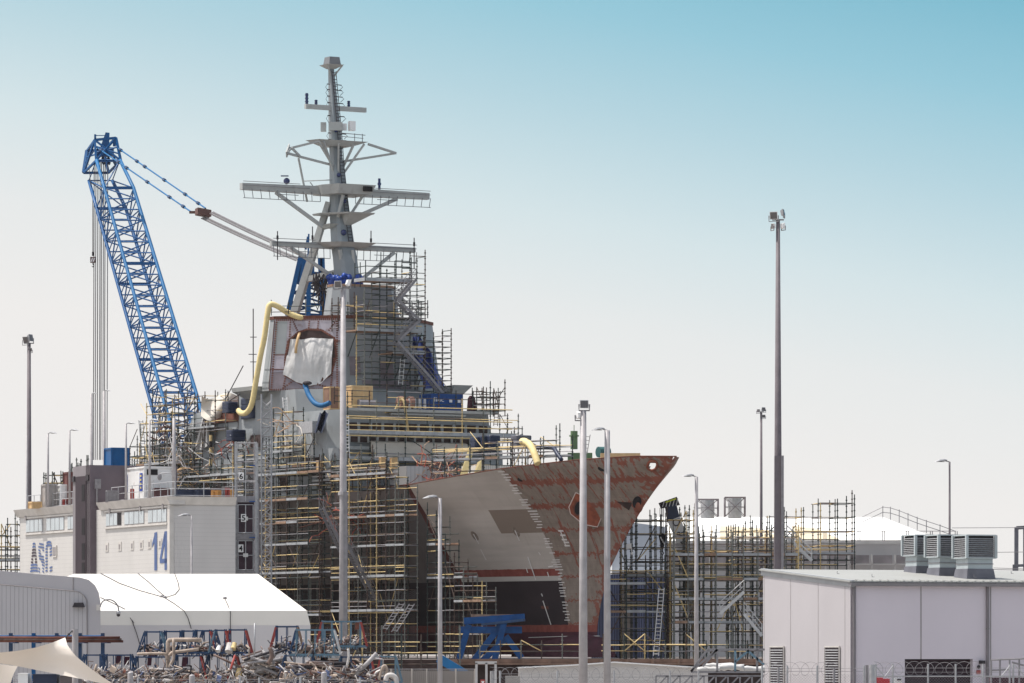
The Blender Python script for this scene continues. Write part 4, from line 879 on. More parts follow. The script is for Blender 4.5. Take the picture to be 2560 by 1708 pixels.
stairs('zigzag aluminium stair climbing the port side of the radar house', [((988, 752), (1030, 700)), ((1040, 802), (985, 752)), ((990, 850), (1040, 802)), ((1062, 940), (985, 855)), ((1110, 1000), (1062, 940)), ((1062, 1030), (1110, 1000))], 45.3)
stairs('white stair descending through the hull scaffold right of the floodlight pole', [((900, 1440), (840, 1330)), ((935, 1510), (895, 1430)), ((850, 1380), (798, 1270))], 33)
t = thing('scaffold_stair', 'white stair flights inside the dense staging near the grey building', 'stair', at(1800, 1500, 392))
for a, b in (((1800, 1535), (1860, 1480)), ((1905, 1590), (1860, 1535))): m = MB(); stair(m, at(*a, 389.5), at(*b, 389.5), .8, (0, 1, 0)); m.build('stair_flight', ALU, t)
t = thing('scaffold_stair', 'pale stair flight in the tall right bay beside the high mast', 'stair', at(2030, 1400, 405))
m = MB(); stair(m, at(2030, 1402, 403), at(1968, 1342, 403), .8, (0, 1, 0)); m.build('stair_flight', ALU, t)

# ------------------------------------------------------------------ loads and gear on the ship
def pathS(pts): return [PX(*p) if len(p) == 3 else PX(*p) for p in pts]
def smooth(pts, k=4):
    o = []; P = [pts[0]]+pts+[pts[-1]]
    for i in range(1, len(P)-2):
        for j in range(k):
            t = j/k; a, b, c, d = P[i-1], P[i], P[i+1], P[i+2]
            o.append(0.5*((2*b)+(c-a)*t+(2*a-5*b+4*c-d)*t*t+(-a+3*b-3*c+d)*t*t*t))
    o.append(pts[-1]); return o
def duct(label, pts, r, mt, rib=0.0, cat='duct', name='air_duct', k=4):
    P = smooth(pts, k); m = MB(); m.path(P, r, 12, rfun=(lambda j: r*(1+(rib if j % 2 else 0))) if rib else None)
    return tagged(m.build(name, mt, None, pts[0]), label, cat)
duct('long yellow duct climbing over the radar house roof from the dark fan box', pathS([(596, 1026, 10.2), (603, 1033, 10.2), (617, 1031, 10.2), (630, 1008, 10.0), (641, 947, 9.8), (651, 890, 9.6), (661, 843, 9.4), (669, 784, 9.2), (675, 762, 9.0), (692, 765, 8.4), (718, 781, 7.4), (750, 794, 6.4), (788, 800, 4.8)]), .245, DUCTY, rib=.06, k=12)
duct('blue duct curving from under the white sheeting to the bridge roof', pathS([(763, 962, 9.3), (767, 975, 9.4), (773, 990, 9.4), (787, 1008, 9.3), (805, 1014, 9.0), (825, 1007, 8.6)]), .215, DUCTB, rib=.07, k=8)
m = MB(); m.ball(PX(768, 958, 9.3), .42, .3, .2); tagged(m.build('duct_collar', CABLE, None, PX(768, 958, 9.3)), 'black bag tied round the top end of the blue duct', 'collar')
duct('ribbed yellow hose spilling over the bow gunwale', pathS([(1305, 1104, 5.6), (1314, 1105, 5.7), (1326, 1114, 5.9), (1336, 1134, 6.0), (1345, 1160, 6.0)]), .28, DUCTY, rib=.08, cat='hose', name='ribbed_hose', k=8)
duct('black hose bending down over the bow deck beside the ribbed one', pathS([(1337, 1120, 4.6), (1360, 1119, 4.6), (1384, 1121, 4.8), (1392, 1133, 5.0), (1404, 1150, 5.0)]), .17, NAVY, cat='hose', name='hose')
duct('brown hose hooped over the bridge roof railing', [PS(963, 1030, 43), PS(985, 1027, 43), PS(995, 1012, 43), PS(1001, 1000, 42.5), PS(1008, 1001, 42), PS(1012, 1015, 41.8), PS(1014, 1030, 41.8), PS(1018, 1060, 41.8), PS(1020, 1078, 41.8)], .11, mat('brown_hose', (.4, .3, .15), .7), cat='hose', name='hose')
def cbox(name, label, cat, c, hx, hy, hz, mt, ang=math.radians(-60), trim=None, ribs=0, group=None):
    """a boxy case with edge frame; c is the centre of its base"""
    c = Vector(c); t = thing(name, label, cat, c, group); a = Vector((math.cos(ang), math.sin(ang), 0)); b = Vector((-a.y, a.x, 0)); up = Vector((0, 0, 1))
    m = MB(); m.box(c+up*hz, a*hx, b*hy, up*hz); m.build('body', mt, t)
    m = MB(); e = .04
    for i in (-1, 1):
        for j in (-1, 1):
            m.beam(c+a*hx*i+b*hy*j, c+a*hx*i+b*hy*j+up*(2*hz+.02), .1, .1)
            m.beam(c+a*hx*i-b*hy+up*(hz+j*hz), c+a*hx*i+b*hy+up*(hz+j*hz), .1, .1); m.beam(c-a*hx+b*hy*i+up*(hz+j*hz), c+a*hx+b*hy*i+up*(hz+j*hz), .1, .1)
    m.build('frame', trim or mt, t)
    if ribs:
        m = MB()
        for i in range(ribs):
            p = c-a*hx+a*2*hx*(i+.5)/ribs
            for j in (-1, 1): m.beam(p+b*(hy+.02)*j+up*.1, p+b*(hy+.02)*j+up*(2*hz-.1), .05, .03, up=b)
        nb = max(2, int(ribs*hy/hx))
        for i in range(nb):
            p = c-b*hy+b*2*hy*(i+.5)/nb
            for j in (-1, 1): m.beam(p+a*(hx+.02)*j+up*.1, p+a*(hx+.02)*j+up*(2*hz-.1), .05, .03, up=a)
        m.build('rib', mt, t)
    return t, c, a, b
SA = math.atan2(-.5, -.866); FA = math.atan2(-.866, .5)     # starboard and forward directions
cbox('plywood_crate', 'tan plywood crate on the bridge roof beside the floodlight pole', 'crate', S(44.6, 5.1, 24.1), 1.0, .8, 1.0, CRATE, SA, trim=mat('pale_batten', (.62, .45, .25), .7), ribs=3)
cbox('steel_cage', 'open brown cage beside the tan crate on the bridge roof', 'cage', S(45.6, 7.2, 24.1), .45, .6, .95, mat('brown_sheet', (.22, .13, .09), .8, var=.3), SA, trim=CRATE)
m = MB(); m.tube(S(43.6, 5.6, 24.5), S(43.6, 3.9, 24.5), .42, n=14, caps=True); tagged(m.build('steel_drum', GALVD, None, S(43.6, 5, 24.2)), 'steel cylinder lying in front of the tan crate', 'cylinder')
tc_, c_, a_, b_ = cbox('shipping_container', 'dark blue container on the bridge roof with white lettering', 'container', S(45.2, -3.6, 24.1), 1.55, 1.1, .75, CONTB, SA, ribs=7)
f_ = S(0, 0, 0)-S(1, 0, 0)
m = MB(); text_geo(m, 'linc', c_+b_*(1.19 if b_.dot(f_) > 0 else -1.19)-Vector(a_)*(-1.35 if a_.x < 0 else 1.35)+Vector((0, 0, .85)), PD, (0, 0, 1), .38, .95, depth=.02); m.build('lettering', WHITE, tc_)
for k_ in (.1, .95): m = MB(); p = c_+b_*(1.2 if b_.dot(f_) > 0 else -1.2)+PD.normalized()*(k_+.2)+Vector((0, 0, .95)); m.box(p, PD.normalized()*.14, f_*.01, (0, 0, .14)); m.build('placard', WHITE, tc_)
m = MB(); m.tube(S(43.4, 1.7, 24.75), S(43.4, 1.3, 24.75), .55, n=18, caps=True); m.tube(S(43.4, .7, 24.75), S(43.4, .3, 24.75), .55, n=18, caps=True); m.tube(S(43.4, 1.3, 24.75), S(43.4, .7, 24.75), .3, n=12)
tagged(m.build('cable_drum', mat('brown_drum', (.25, .14, .11), .8, var=.2), None, S(43.4, 1, 24.2)), 'wooden cable drum standing on the bridge roof by the hooped hose', 'cable drum')
m = MB(); pr_ = [(-.38, 0), (.38, 0), (.34, .8), (.22, 1.35), (-.1, 1.45), (-.28, 1.2)]
m.prism([S(43.6, -5.9-x, 24.1+z) for x, z in pr_], [S(44.0, -5.9-x, 24.1+z) for x, z in pr_]); tagged(m.build('sight_hood', MAROON, None, S(43.6, -5.9, 24.1)), 'maroon hood-shaped fitting at the port end of the bridge roof', 'fitting')
for i, (px, lab) in enumerate([(1024, 'first'), (1037, 'second'), (1049, 'third'), (1062, 'fourth')]):
    m = MB(); p = PS(px, 1022, 43.2); m.tube(p, p+Vector((0, 0, .9)), .14, .1, n=8, caps=True); tagged(m.build('gas_bottle', mat('pale_grey_bottle', (.5, .5, .52), .5), None, p), 'small pale bottle on the bridge roof, %s from the left beside the blue container' % lab, 'bottle', 'bottles on the bridge roof')
# tarpaulin-covered gear, shelters
def tent_s(name, label, s0, s1, b0, b1, z0, z1, mt, t=.35):
    m = MB(); n_ = 14; 
    def P(s, b, z): return S(s, b, z)
    rr = random.Random(int(s0*10)); A = []
    for i in range(n_+1):
        b = b0+(b1-b0)*i/n_; w = rr.uniform(-.08, .08); A.append([P(s0, b, z0+w*.5), P(s0+.05+w*.3, b, z1-.5+w), P(s0+t, b, z1+w*.4), P(s1, b, z1+.1)])
    for p, q in zip(A, A[1:]):
        for k in range(3): m.quad(p[k], q[k], q[k+1], p[k+1])
    m.quad(*A[0]); m.quad(*A[-1][::-1]); m.quad(A[0][0], A[-1][0], A[-1][3], A[0][3])
    return tagged(m.build(name, mt, None, P(s0, b0, z0)), label, 'tarpaulin', 'canvas covers on the ship')
tent_s('canvas_cover', 'long cream canvas cover stretched under the bridge front', 41.55, 42.15, 5.3, -4.3, 19.85, 21.15, CANVAS, .15)
cloth('canvas_shelter', 'cream canvas shelter in front of the crane boom, left of the yellow duct', 'shelter', lambda u, v: PS(lerpt(u, [0, .25, .8, 1], [502, 530, 606, 632])+(1-v)*2, 990+8*math.sin(u*9)+(1-v)*0+ (1040+20*u-990)*v*1.0, 66+.6*math.sin(u*7+v*3)), 24, 10, CANVAS)
cloth('grey_sheet', 'pale grey sheet hanging over the funnel casing', 'tarpaulin', lambda u, v: PX(lerpt(u, [0, 1], [503, 521])+(1-v)*6*(1-u)-v*16*(1-u)+v*4*u, 1034+v*86+5*math.sin(u*5), 8.7+.15*math.sin(u*18)), 18, 10, TARPW)
cloth('blue_sheet', 'wrinkled blue tarpaulin slanting down the port side of the radar house', 'tarpaulin', lambda u, v: PS(lerpt(v, [0, .3, 1], [1032, 1030, 1062])+u*lerpt(v, [0, .3, 1], [16, 44, 50]), 842+v*(975-842)-6*u+4*math.sin(v*12), 47.2+.5*math.sin(u*9+v*5)+u*1.0), 18, 30, TARPB)
cloth('black_sheet', 'black sheet slumped beside the pale box under the bridge wing', 'tarpaulin', lambda u, v: PX(800+u*22*(1-v*.3)-v*(14-u*4), 1030+v*50+4*math.sin(u*9), 9.3+.3*math.sin(u*8)), 10, 12, NAVY)
m = MB(); sbox(m, 45, 47.6, 8.4, 9.4, 22.0, 23.0); tagged(m.build('white_locker', GALV, None, S(45, 9, 22)), 'white box with round holes beside the pole under the bridge wing', 'locker')
# tanks and fan boxes
def tank(label, c, hx, hy, hz, ang, mt=NAVY, grp='dark plastic tanks'):
    c = Vector(c); a = Vector((math.cos(ang), math.sin(ang), 0)); b = Vector((-a.y, a.x, 0)); m = MB(); pts = []
    for i in range(24):
        t = 2*math.pi*i/24; cx_, sy_ = math.cos(t), math.sin(t); f = lambda v: math.copysign(abs(v)**.35, v); pts.append((f(cx_), f(sy_)))
    prev = None; b0 = len(m.v); m.sm = False
    lv = [(0, .96), (.05, 1), (.3, 1), (.32, .96), (.36, .96), (.38, 1), (.62, 1), (.64, .96), (.68, .96), (.7, 1), (.95, 1), (1, .93)]
    for z, k in lv:
        for x, y in pts: m.v.append(c+a*x*hx*k+b*y*hy*k+Vector((0, 0, 2*hz*z)))
    for j in range(len(lv)-1):
        for i in range(24): m.face([b0+j*24+i, b0+j*24+(i+1) % 24, b0+(j+1)*24+(i+1) % 24, b0+(j+1)*24+i])
    m.face([b0+(len(lv)-1)*24+i for i in range(24)])
    t = thing('plastic_tank', label, 'tank', c, grp); m.build('tank_shell', mt, t)
    m = MB(); m.tube(c+Vector((0, 0, 2*hz)), c+Vector((0, 0, 2*hz+.08)), .15, n=10, caps=True); m.build('lid', GALVD, t)
z_ = 18.9
tank('left navy tank standing on the bow deck platform', PX(1193, 1131, 4.9), .5, .5, .62, SA)
tank('middle navy tank on the bow deck platform', PX(1212, 1130, 4.4), .5, .5, .66, SA)
tank('right navy tank on the bow deck platform, next to the walkway corner', PX(1231, 1130, 3.9), .55, .5, .68, SA)
tank('greyish tank further forward on the bow deck beside the ribbed hose', PX(1303, 1122, 3.6), .75, .6, .55, SA, mat('grey_plastic', (.1, .1, .12), .5))
tank('navy tank on the scaffold beneath the yellow duct elbow', PX(590, 1103, 9.4)+Vector((0, 0, 0)), .75, .7, .5, SA)
tank('dark fan housing where the yellow duct begins', PX(575, 1033, 8.6), .55, .7, .5, SA)
tank('large dark unit behind the foot of the yellow duct', PX(633, 1048, 7.6), .8, 1.2, .95, SA)
# bow deck machinery
t = thing('deck_winch', 'green capstan with a tall cylinder on the bow deck', 'winch', S(13, .5, 17.6))
m = MB(); p = S(14.4, 1.0, 19.6); m.tube(p, p+Vector((0, 0, 1.5)), .3, n=14, caps=True); m.build('cylinder', GREENM, t)
m = MB(); m.tube(p+Vector((0, 0, 1.05)), p+Vector((0, 0, 1.15)), .42, n=14, caps=True); m.tube(p+Vector((0, 0, 1.5)), p+Vector((0, 0, 2.0)), .03); m.build('flange', GREENM, t)
m = MB(); m.ab(S(14.6, 1.5, 18.0), S(13.8, -.4, 19.3)); m.build('base', GREENM, t)
m = MB(); m.tube(S(14.2, -1.2, 19.4), S(14.2, -2.2, 19.4), .45, n=12, caps=True); m.build('drum', mat('teal_drum', (.03, .1, .1), .5), t)
m = MB(); m.ab(S(11, .5, 18.5), S(8, -1.5, 19.1)); tagged(m.build('hatch_box', CRATE, None, S(9, 0, 18.5)), 'low timber box showing over the bow gunwale', 'box')
for i, (px, py, px2, py2, lab) in enumerate([(1153, 1190, 1183, 1110, 'left'), (1187, 1188, 1204, 1150, 'right')]):
    a = PS(px, py, 25.5-i); b = PS(px2, py2, 25.5-i); m = MB()
    pr_ = [a+Vector((-.12, 0, 0)), a+Vector((.5, 0, 0)), b+Vector((.0, 0, -.7)), b+Vector((.0, 0, 0)), b+Vector((-.35, 0, -.2))]
    m.prism(pr_, [q+Vector((0, .12, 0)) for q in pr_]); tagged(m.build('support_bracket', DUCTY, None, a), 'yellow plate bracket under the navy tanks, the %s of two' % lab, 'bracket', 'yellow brackets on the deck edge')
# cabins, cable heaps and boxes on the deck between bridge and bow
m = MB(); sbox(m, 37, 40, -.2, 4.4, 15.9, 18.9); t = tagged(m.build('site_cabin', ribbed('cabin_pale', (.46, .44, .43), (0.866, .5, 0), .4, duty=.1), None, S(37, 0, 16)), 'white site cabin on the deck between the bridge and the grey bow', 'cabin')
m = MB(); sbox(m, 30.0, 33, -3.2, 1.2, 16.0, 18.8); tagged(m.build('ribbed_cabin', ribbed('cream_ribbed', (.62, .57, .5), (0.866, .5, 0), .22, duty=.25), None, S(30, -5, 16)), 'cream ribbed container low behind the gunwale under the navy tanks', 'container')
def tangle(label, c, ext, n_, mts, r=(.02, .05), name='hose_tangle', cat='hoses', seed=3, stiff=False):
    rr = random.Random(seed); m = MB()
    for i in range(n_):
        m.cur = rr.randrange(len(mts)); p = Vector(c)+Vector([rr.uniform(-e, e) for e in ext]); pts = [p]; d = Vector((rr.uniform(-1, 1), rr.uniform(-.5, .5), rr.uniform(-.7, .7))).normalized()
        for k in range(rr.randint(2, 5)):
            d = (d+Vector((rr.uniform(-.7, .7), rr.uniform(-.5, .5), rr.uniform(-.9, .6)))).normalized(); pts.append(pts[-1]+d*rr.uniform(.3, .8)*max(ext)*.6)
        m.path(smooth(pts, 2) if not stiff else pts, rr.uniform(*r), 5)
    return tagged(m.build(name, mts, None, c), label, cat)
REDH = mat('red_hose', (.35, .08, .05), .7); TANH = mat('tan_hose', (.5, .33, .22), .7)
tangle('red and tan hoses heaped on the deck beside the white cabin', S(36.6, 1.6, 18.7), (1.9, .3, .7), 60, [REDH, TANH, RUST, CABLE], seed=5)
tangle('black cables draped over the walkway left of the cream canvas', PS(961, 1178, 36), (.8, .5, .4), 16, [CABLE], seed=6)
tangle('rusty hoses bunched in the hull scaffold below the walkway', S(38, 9.4, 14.6), (2.2, .5, .9), 40, [REDH, RUST, CABLE], seed=7)
tangle('white and red leads hung among the scaffold by the yellow-black post', PX(574, 1124, 9.5), (1.2, .5, .6), 34, [WHITE, REDH, CABLE], seed=8)
tangle('pale hoses sagging from the small yellow-railed scaffold', PX(735, 1060, 9.6), (2.2, .4, .35), 14, [TANH, CANVAS], seed=9)
tangle('ropes and white gear heaped on the aft deckhouse top', PX(470, 1110, 9.0), (2.2, .5, 1.1), 60, [WHITE, RUST, CABLE, CANVAS], seed=10)
tangle('clutter of pipes on the deck scaffolding above the containers', PX(500, 1190, 9.8), (3.2, .6, .9), 60, [WHITE, CRATE, CABLE, GALVD, TANH], seed=12)
for i, (px, py, b, lab) in enumerate([(984, 1160, 7.6, 'topmost, right of the cream canvas end'), (800, 1170, 9.7, 'beside the thick pole'), (957, 1162, 9, 'under the canvas')]):
    cbox('plywood_panel_box', 'upright tan switchboard box, %s' % lab, 'box', PX(px, py+12, b), .24, .16, .5, CRATE, SA, group='tan boxes on the scaffolds')
m = MB()
for i in range(5): m.cur = i % 2; a = PX(527, 1088, 10.2); m.tube(a+Vector((0, 0, -.55*i)), a+Vector((0, 0, -.55*i-.55)), .14, n=8, caps=(i == 0))
tagged(m.build('striped_post', [SCAFY, BLACK], None, PX(527, 1088, 10.2)), 'yellow and black banded post standing in the aft scaffold', 'post')
m = MB(); m.tube(PX(412, 1220, 9), PX(411, 1128, 9), .13, n=8); tagged(m.build('black_pipe', CABLE, None, PX(412, 1220, 9)), 'black vertical pipe at the edge of the dark block roof', 'pipe')
# lattice hoist mast beside the hull
t = thing('hoist_mast', 'slim grey lattice hoist mast standing against the hull scaffold', 'hoist', (-22.4, 404, 2.25))
X0, X1, Y0, Y1 = at(653, 1000, 404).x, at(678, 1000, 404).x, 404, 404.8; ZT = Zs(985, 404)
for x in (X0, X1):
    for y in (Y0, Y1): m = MB(); m.tube((x, y, 2.25), (x, y, ZT), .055, n=6); m.build('chord', GALV, t)
z = 2.25; k = 0
while z < ZT-.75:
    m = MB(); z2 = z+.75
    for y in (Y0, Y1):
        m.tube((X0, y, z), (X1, y, z), .035, n=4); a, b = (X0, X1) if k % 2 else (X1, X0); m.tube((a, y, z), (b, y, z2), .03, n=4); m.tube((b, y, z), (a, y, z2), .018, n=4)
    for x in (X0, X1): m.tube((x, Y0, z), (x, Y1, z2), .03, n=4)
    m.build('lattice_panel', GALV, t); z = z2; k += 1
m = MB(); m.tube((X0-.5, 403.8, 2.25), (X0-.5, 403.8, 20.5), .12, n=8); m.tube((X0-.2, 403.9, 2.25), (X0-.2, 403.9, 17), .08, n=8); tagged(m.build('riser_pipe', GALVD, None, (X0-.5, 403.8, 2.25)), 'dark riser pipes running up beside the lattice hoist mast', 'pipe')
# blue cradle under the bow
CRADLE = mat('cradle_blue', (0.004, 0.06, 0.2), .5, var=.25, scale=1.5)
t = thing('bow_cradle', 'blue steel cradle with slanting legs under the warship bow', 'cradle', S(22, 4, 2.25))
def Q(px, py, Y): return at(px, py, Y)
for a, b, w, nm in (((1146, 1652), (1172, 1562), 1.0, 'leg'), ((1236, 1652), (1262, 1550), 1.1, 'leg'), ((1184, 1652), (1255, 1560), .5, 'brace'), ((1206, 1652), (1262, 1600), .45, 'brace'), ((1264, 1590), (1304, 1645), .5, 'brace')):
    m = MB(); m.beam(Q(*a, 388), Q(*b, 388), w, .5); m.build(nm, CRADLE, t)
for a, b, z in (((1160, 1553), (1312, 1543), 0), ((1150, 1575), (1305, 1575), 0)):
    m = MB(); m.beam(Q(*a, 388.6), Q(*b, 388.6), 1.6, .55); m.build('cross_beam', CRADLE, t)
m = MB(); m.beam(Q(1205, 1562, 388), Q(1312, 1550, 387.2), .5, .2); m.build('flange', BLUED, t)
for i in range(4): m = MB(); m.box(Q(1192+i*28, 1540, 388.4), (.45, 0, 0), (0, .4, 0), (0, 0, .13)); m.build('timber_packer', PLANK, t)
for a, b in (((1156, 1620), (1170, 1570)), ((1246, 1620), (1258, 1570))):
    for k_ in range(3):
        p = Q(*a, 387.7).lerp(Q(*b, 387.7), (k_+.5)/3); m = MB(); m.box(p, (.1, 0, .02), (0, .06, 0), (.05, 0, .3)); m.build('slot', BLACK, t)
t = thing('blue_beam', 'bright blue girder lying at a slant by the foot of the lamp post', 'girder', Q(1120, 1665, 300))
m = MB(); m.beam(Q(1096, 1645, 300), Q(1170, 1690, 300), .9, .55); m.build('girder', BLUEL, t)
m = MB(); m.ab(Q(1093, 1680, 300.2), Q(1104, 1642, 301)); m.build('end_plate', BLUEL, t)

# dark mesh sheets added inside the hull scaffolds to deepen the shade there
for s0, s1, b, z0, z1, lab in ((40.5, 54, 9.7, 2.4, 7.4, 'dark sheet added for shade low on the scaffold behind the thick pole'), (54.5, 69, 9.7, 2.4, 12.5, 'dark sheet added for shade low on the scaffold behind the lattice hoist'), (54.5, 69, 9.72, 13.5, 18.3, 'upper dark sheet added for shade beside the lattice hoist'), (26.5, 40, 9.25, 2.4, 8.0, 'dark sheet added for shade under the white walkways'), (18.5, 26.2, 7.15, 2.4, 6.0, 'dark sheet added for shade behind the blue cradle')):
    cloth('added_shade_sheet', lab, 'added shade sheet', lambda u, v: S(s0+(s1-s0)*u, b+.06*math.sin(u*40+v*3), z0+(z1-z0)*v+.1*math.sin(u*25)), 30, 4, NETD, 'added shade sheets on the hull scaffolds')
# ------------------------------------------------------------------ the blue crawler crane
def cY(z): return 460+0.76*(z-4)
def boomP(px, py):                      # point of the upper chord plane at this bearing
    z = 30.0
    for _ in range(20): z = CZ+(HY-py)/F*cY(z)
    return at(px, py, cY(z))
t = thing('crawler_crane', 'big blue lattice-boom crane standing behind the warship', 'crane', (boomP(590, 1600).x+4, 455, 2.25))
def chordA(py): return boomP(lerpt(py, [352, 385, 1610], [240, 237, 580]), py)
def chordC(py): return boomP(lerpt(py, [340, 372, 400, 470, 1004, 1610], [286, 290, 300, 334, 497, 668]), py)
off = Vector((-1.0, 2.5, -1.9))
boom = MB().build('boom', BLUE, t)
def put(name, m, mt=BLUE, par=None): return m.build(name, mt, par or boom)
ys = [400, 470]
while ys[-1] < 1600: ys.append(ys[-1]+27)
A = [chordA(y) for y in ys]; C = [chordC(y) for y in ys]; Bc = [p+off for p in A]; Dc = [p+off for p in C]
tip = 392
for nm, P in (('chord', A), ('chord', C), ('chord', Bc), ('chord', Dc)):
    m = MB(); m.path(P, .185, 8); put(nm, m, BLUEL if P in (A, C) else BLUE)  # upper chords lighter, their sky light held in the colour
m = MB()
for i in range(len(ys)):
    m = MB(); r = .075
    if i % 7 == 1:
        for a, b in ((A, C), (Bc, Dc)): m.beam(a[i], b[i], .16, .3)
    m.tube(A[i], C[i], r, n=5); m.tube(Bc[i], Dc[i], r, n=5)
    if i < len(ys)-1:
        a, b = (A, C) if i % 2 else (C, A); m.tube(a[i], b[i+1], r, n=5)
        a, b = (Dc, Bc) if i % 2 else (Bc, Dc); m.tube(a[i], b[i+1], r, n=5)
        a, b = (A, Bc) if i % 2 else (Bc, A); m.tube(a[i], b[i+1], r, n=5)
        a, b = (C, Dc) if i % 2 else (Dc, C); m.tube(a[i], b[i+1], r, n=5)
    m.tube(A[i], Bc[i], r*.8, n=5); m.tube(C[i], Dc[i], r*.8, n=5); put('lacing', m)
# boom head
m = MB(); h = [at(237, 350, 499), at(290, 345, 499), at(302, 402, 498), at(240, 402, 498)]
hb = [p+Vector((-1.5, 2.6, -1.0)) for p in h]; hb[0] = at(218, 377, 501.5)
for a, b in zip(h, h[1:]+h[:1]): m.beam(a, b, .2, .26)
for a, b in zip(hb, hb[1:]+hb[:1]): m.beam(a, b, .2, .26)
for a, b in zip(h, hb): m.beam(a, b, .18, .22)
for q_ in (.3, .6): m.tube(h[0].lerp(h[3], q_), h[1].lerp(h[2], 1-q_), .09); m.tube(hb[0].lerp(hb[3], q_), h[0].lerp(h[3], 1-q_), .09)
m.beam(h[0], h[2], .2, .2); m.beam(h[1], h[3], .2, .2); m.beam(h[0], hb[3], .2, .2); m.beam(hb[0], hb[3], .3, .4); put('boom_head', m)
m = MB(); m.box((h[0]+h[2]+hb[1])/3+Vector((-.1, 0, -.2)), (.85, 0, 0), (0, .6, 0), (0, 0, .45)); put('sheave_block', m)
for k_ in range(4):
    m = MB(); c = at(244+k_*14, 402, 499.5); disc(m, c, Vector((.9, -.35, .1)), .45, .45); m.prism([c+Vector((-.05, 0, -.4)), c+Vector((.05, 0, -.4)), c+Vector((.05, .5, -.4)), c+Vector((-.05, .5, -.4))], [c+Vector((-.05, 0, .4)), c+Vector((.05, 0, .4)), c+Vector((.05, .5, .4)), c+Vector((-.05, .5, .4))]); put('sheave', m, BLUED)
m = MB(); m.beam(at(238, 352, 499), at(238, 336, 499), .2, .2); m.beam(at(238, 339, 499), at(262, 339, 499), .08, .08); m.prism([at(250, 370, 499), at(273, 366, 499), at(274, 332, 499), at(264, 331, 499)], [at(250, 370, 500), at(273, 366, 500), at(274, 332, 500), at(264, 331, 500)]); m.beam(at(286, 366, 499), at(286, 352, 499), .3, .3); put('head_frame', m)
m = MB(); m.tube(at(288, 358, 499), at(292, 346, 499), .04); m.ball(at(290, 352, 499), .16); m.ball(at(283, 356, 499), .14); m.tube(at(280, 355, 499), at(294, 355, 499), .03); put('wind_gauge', m, NAVL)
# pendants, spreader, derricking ropes
SP1, SP2 = at(478, 530, 474), at(514, 521, 473)
for (a, b) in ((at(241, 368, 499), SP1), (at(291, 368, 499), SP2)):
    m = MB(); m.tube(a, b, .075, n=6)
    put('pendant', m, BLUEL, t)
    for k_ in (.05, .24, .33, .55, .78, .92):
        p = a.lerp(b, k_); d = (b-a).normalized(); m = MB(); m.tube(p-d*.3, p+d*.3, .17, n=6, caps=True); put('pendant_link', m, BLUED, t)
m = MB(); m.box(at(508, 532, 473), (.65, .3, -.1), (-.2, .9, 0), (0, 0, .32)); m.box(at(486, 531, 474), (.5, 0, 0), (0, .2, 0), (0, 0, .12)); put('spreader', m, mat('brown_spreader', (.13, .07, .06), .8), t)
GT = [at(752, 645, 452), at(800, 645, 455)]
for i in range(8):
    u_ = i // 4; k0 = i % 4
    a = at(503+k0*3, 546-k0*1.5, 473) if u_ == 0 else at(524+k0*3, 534-k0*1.5, 472); b = at(740+k0*3, 652-k0*2, 452.5) if u_ == 0 else at(760+k0*3, 643-k0*2, 452.5)
    pts = [a.lerp(b, k_/10)+Vector((0, 0, -.12*math.sin(math.pi*k_/10))) for k_ in range(11)]
    m = MB(); m.path(pts, .05, 6); put('derrick_rope', m, ROPE if k0 % 2 else ROPED, t)
for (a, b) in (((752, 640), (718, 790)), ((762, 640), (738, 830)), ((772, 650), (771, 830)), ((800, 645), (808, 830)), ((806, 645), (812, 830))):
    m = MB(); m.beam(at(*a, 452), at(*b, 452), .42, .42); put('gantry_leg', m, BLUE, t)
m = MB()
for y0 in range(680, 800, 26):
    xa = lerpt(y0, [640, 790], [752, 718]); m.tube(at(xa, y0, 452), at(808, y0+4, 453), .12); m.tube(at(xa, y0, 452), at(808, y0+26, 453), .1); m.tube(at(xa-5, y0+26, 452), at(806, y0, 453), .1)
put('gantry_lacing', m, BLUE, t)
m = MB(); m.prism([at(748, 642, 452), at(786, 645, 452), at(786, 708, 452), at(740, 710, 452)], [at(748, 642, 453.4), at(786, 645, 453.4), at(786, 708, 453.4), at(740, 710, 453.4)]); m.beam(at(770, 650, 452), at(772, 585, 452), .15, .15); m.beam(at(764, 624, 452), at(770, 592, 452), .2, .2); put('gantry_head', m, BLUE, t)
m = MB(); m.ab((boomP(600, 1600).x-2, 446, 2.25), (boomP(600, 1600).x+9, 458, 8.5)); put('machine_house', m, BLUE, t)
# hoist ropes and the hook blocks
for i, x in enumerate((233.5, 238, 243, 248.5, 252, 257, 261, 267.5)):
    m = MB(); a = at(x+2, 402, 499.6); b = at(x, 1150, 499.6); pts = [a, b]; m.tube(a, b, .05, n=5); put('hoist_rope', m, ROPE if i % 2 else ROPED, t)
m = MB(); m.tube(at(222, 410, 499.6), at(229, 485, 499.6), .03); m.tube(at(232, 485, 499.6), at(232, 640, 499.6), .045); put('hook_rope', m, ROPED, t)
t2 = thing('headache_ball', 'small striped hook block hanging left of the crane boom', 'hook block', at(232, 652, 499.6))
m = MB(); m.box(at(232, 650, 499.6), (.26, 0, 0), (0, .2, 0), (0, 0, .3)); m.build('block', mat('brown_white_block', (.2, .13, .12), .7, var=.6, scale=3), t2)
for k_ in range(2): m = MB(); p = at(229+k_*5, 650, 499.38); m.prism([p+Vector((-.12, 0, -.2)), p+Vector((.0, 0, -.2)), p+Vector((.16, 0, .2)), p+Vector((.04, 0, .2))], [p+Vector((-.12, .03, -.2)), p+Vector((.0, .03, -.2)), p+Vector((.16, .03, .2)), p+Vector((.04, .03, .2))]); m.build('stripe', WHITE, t2)
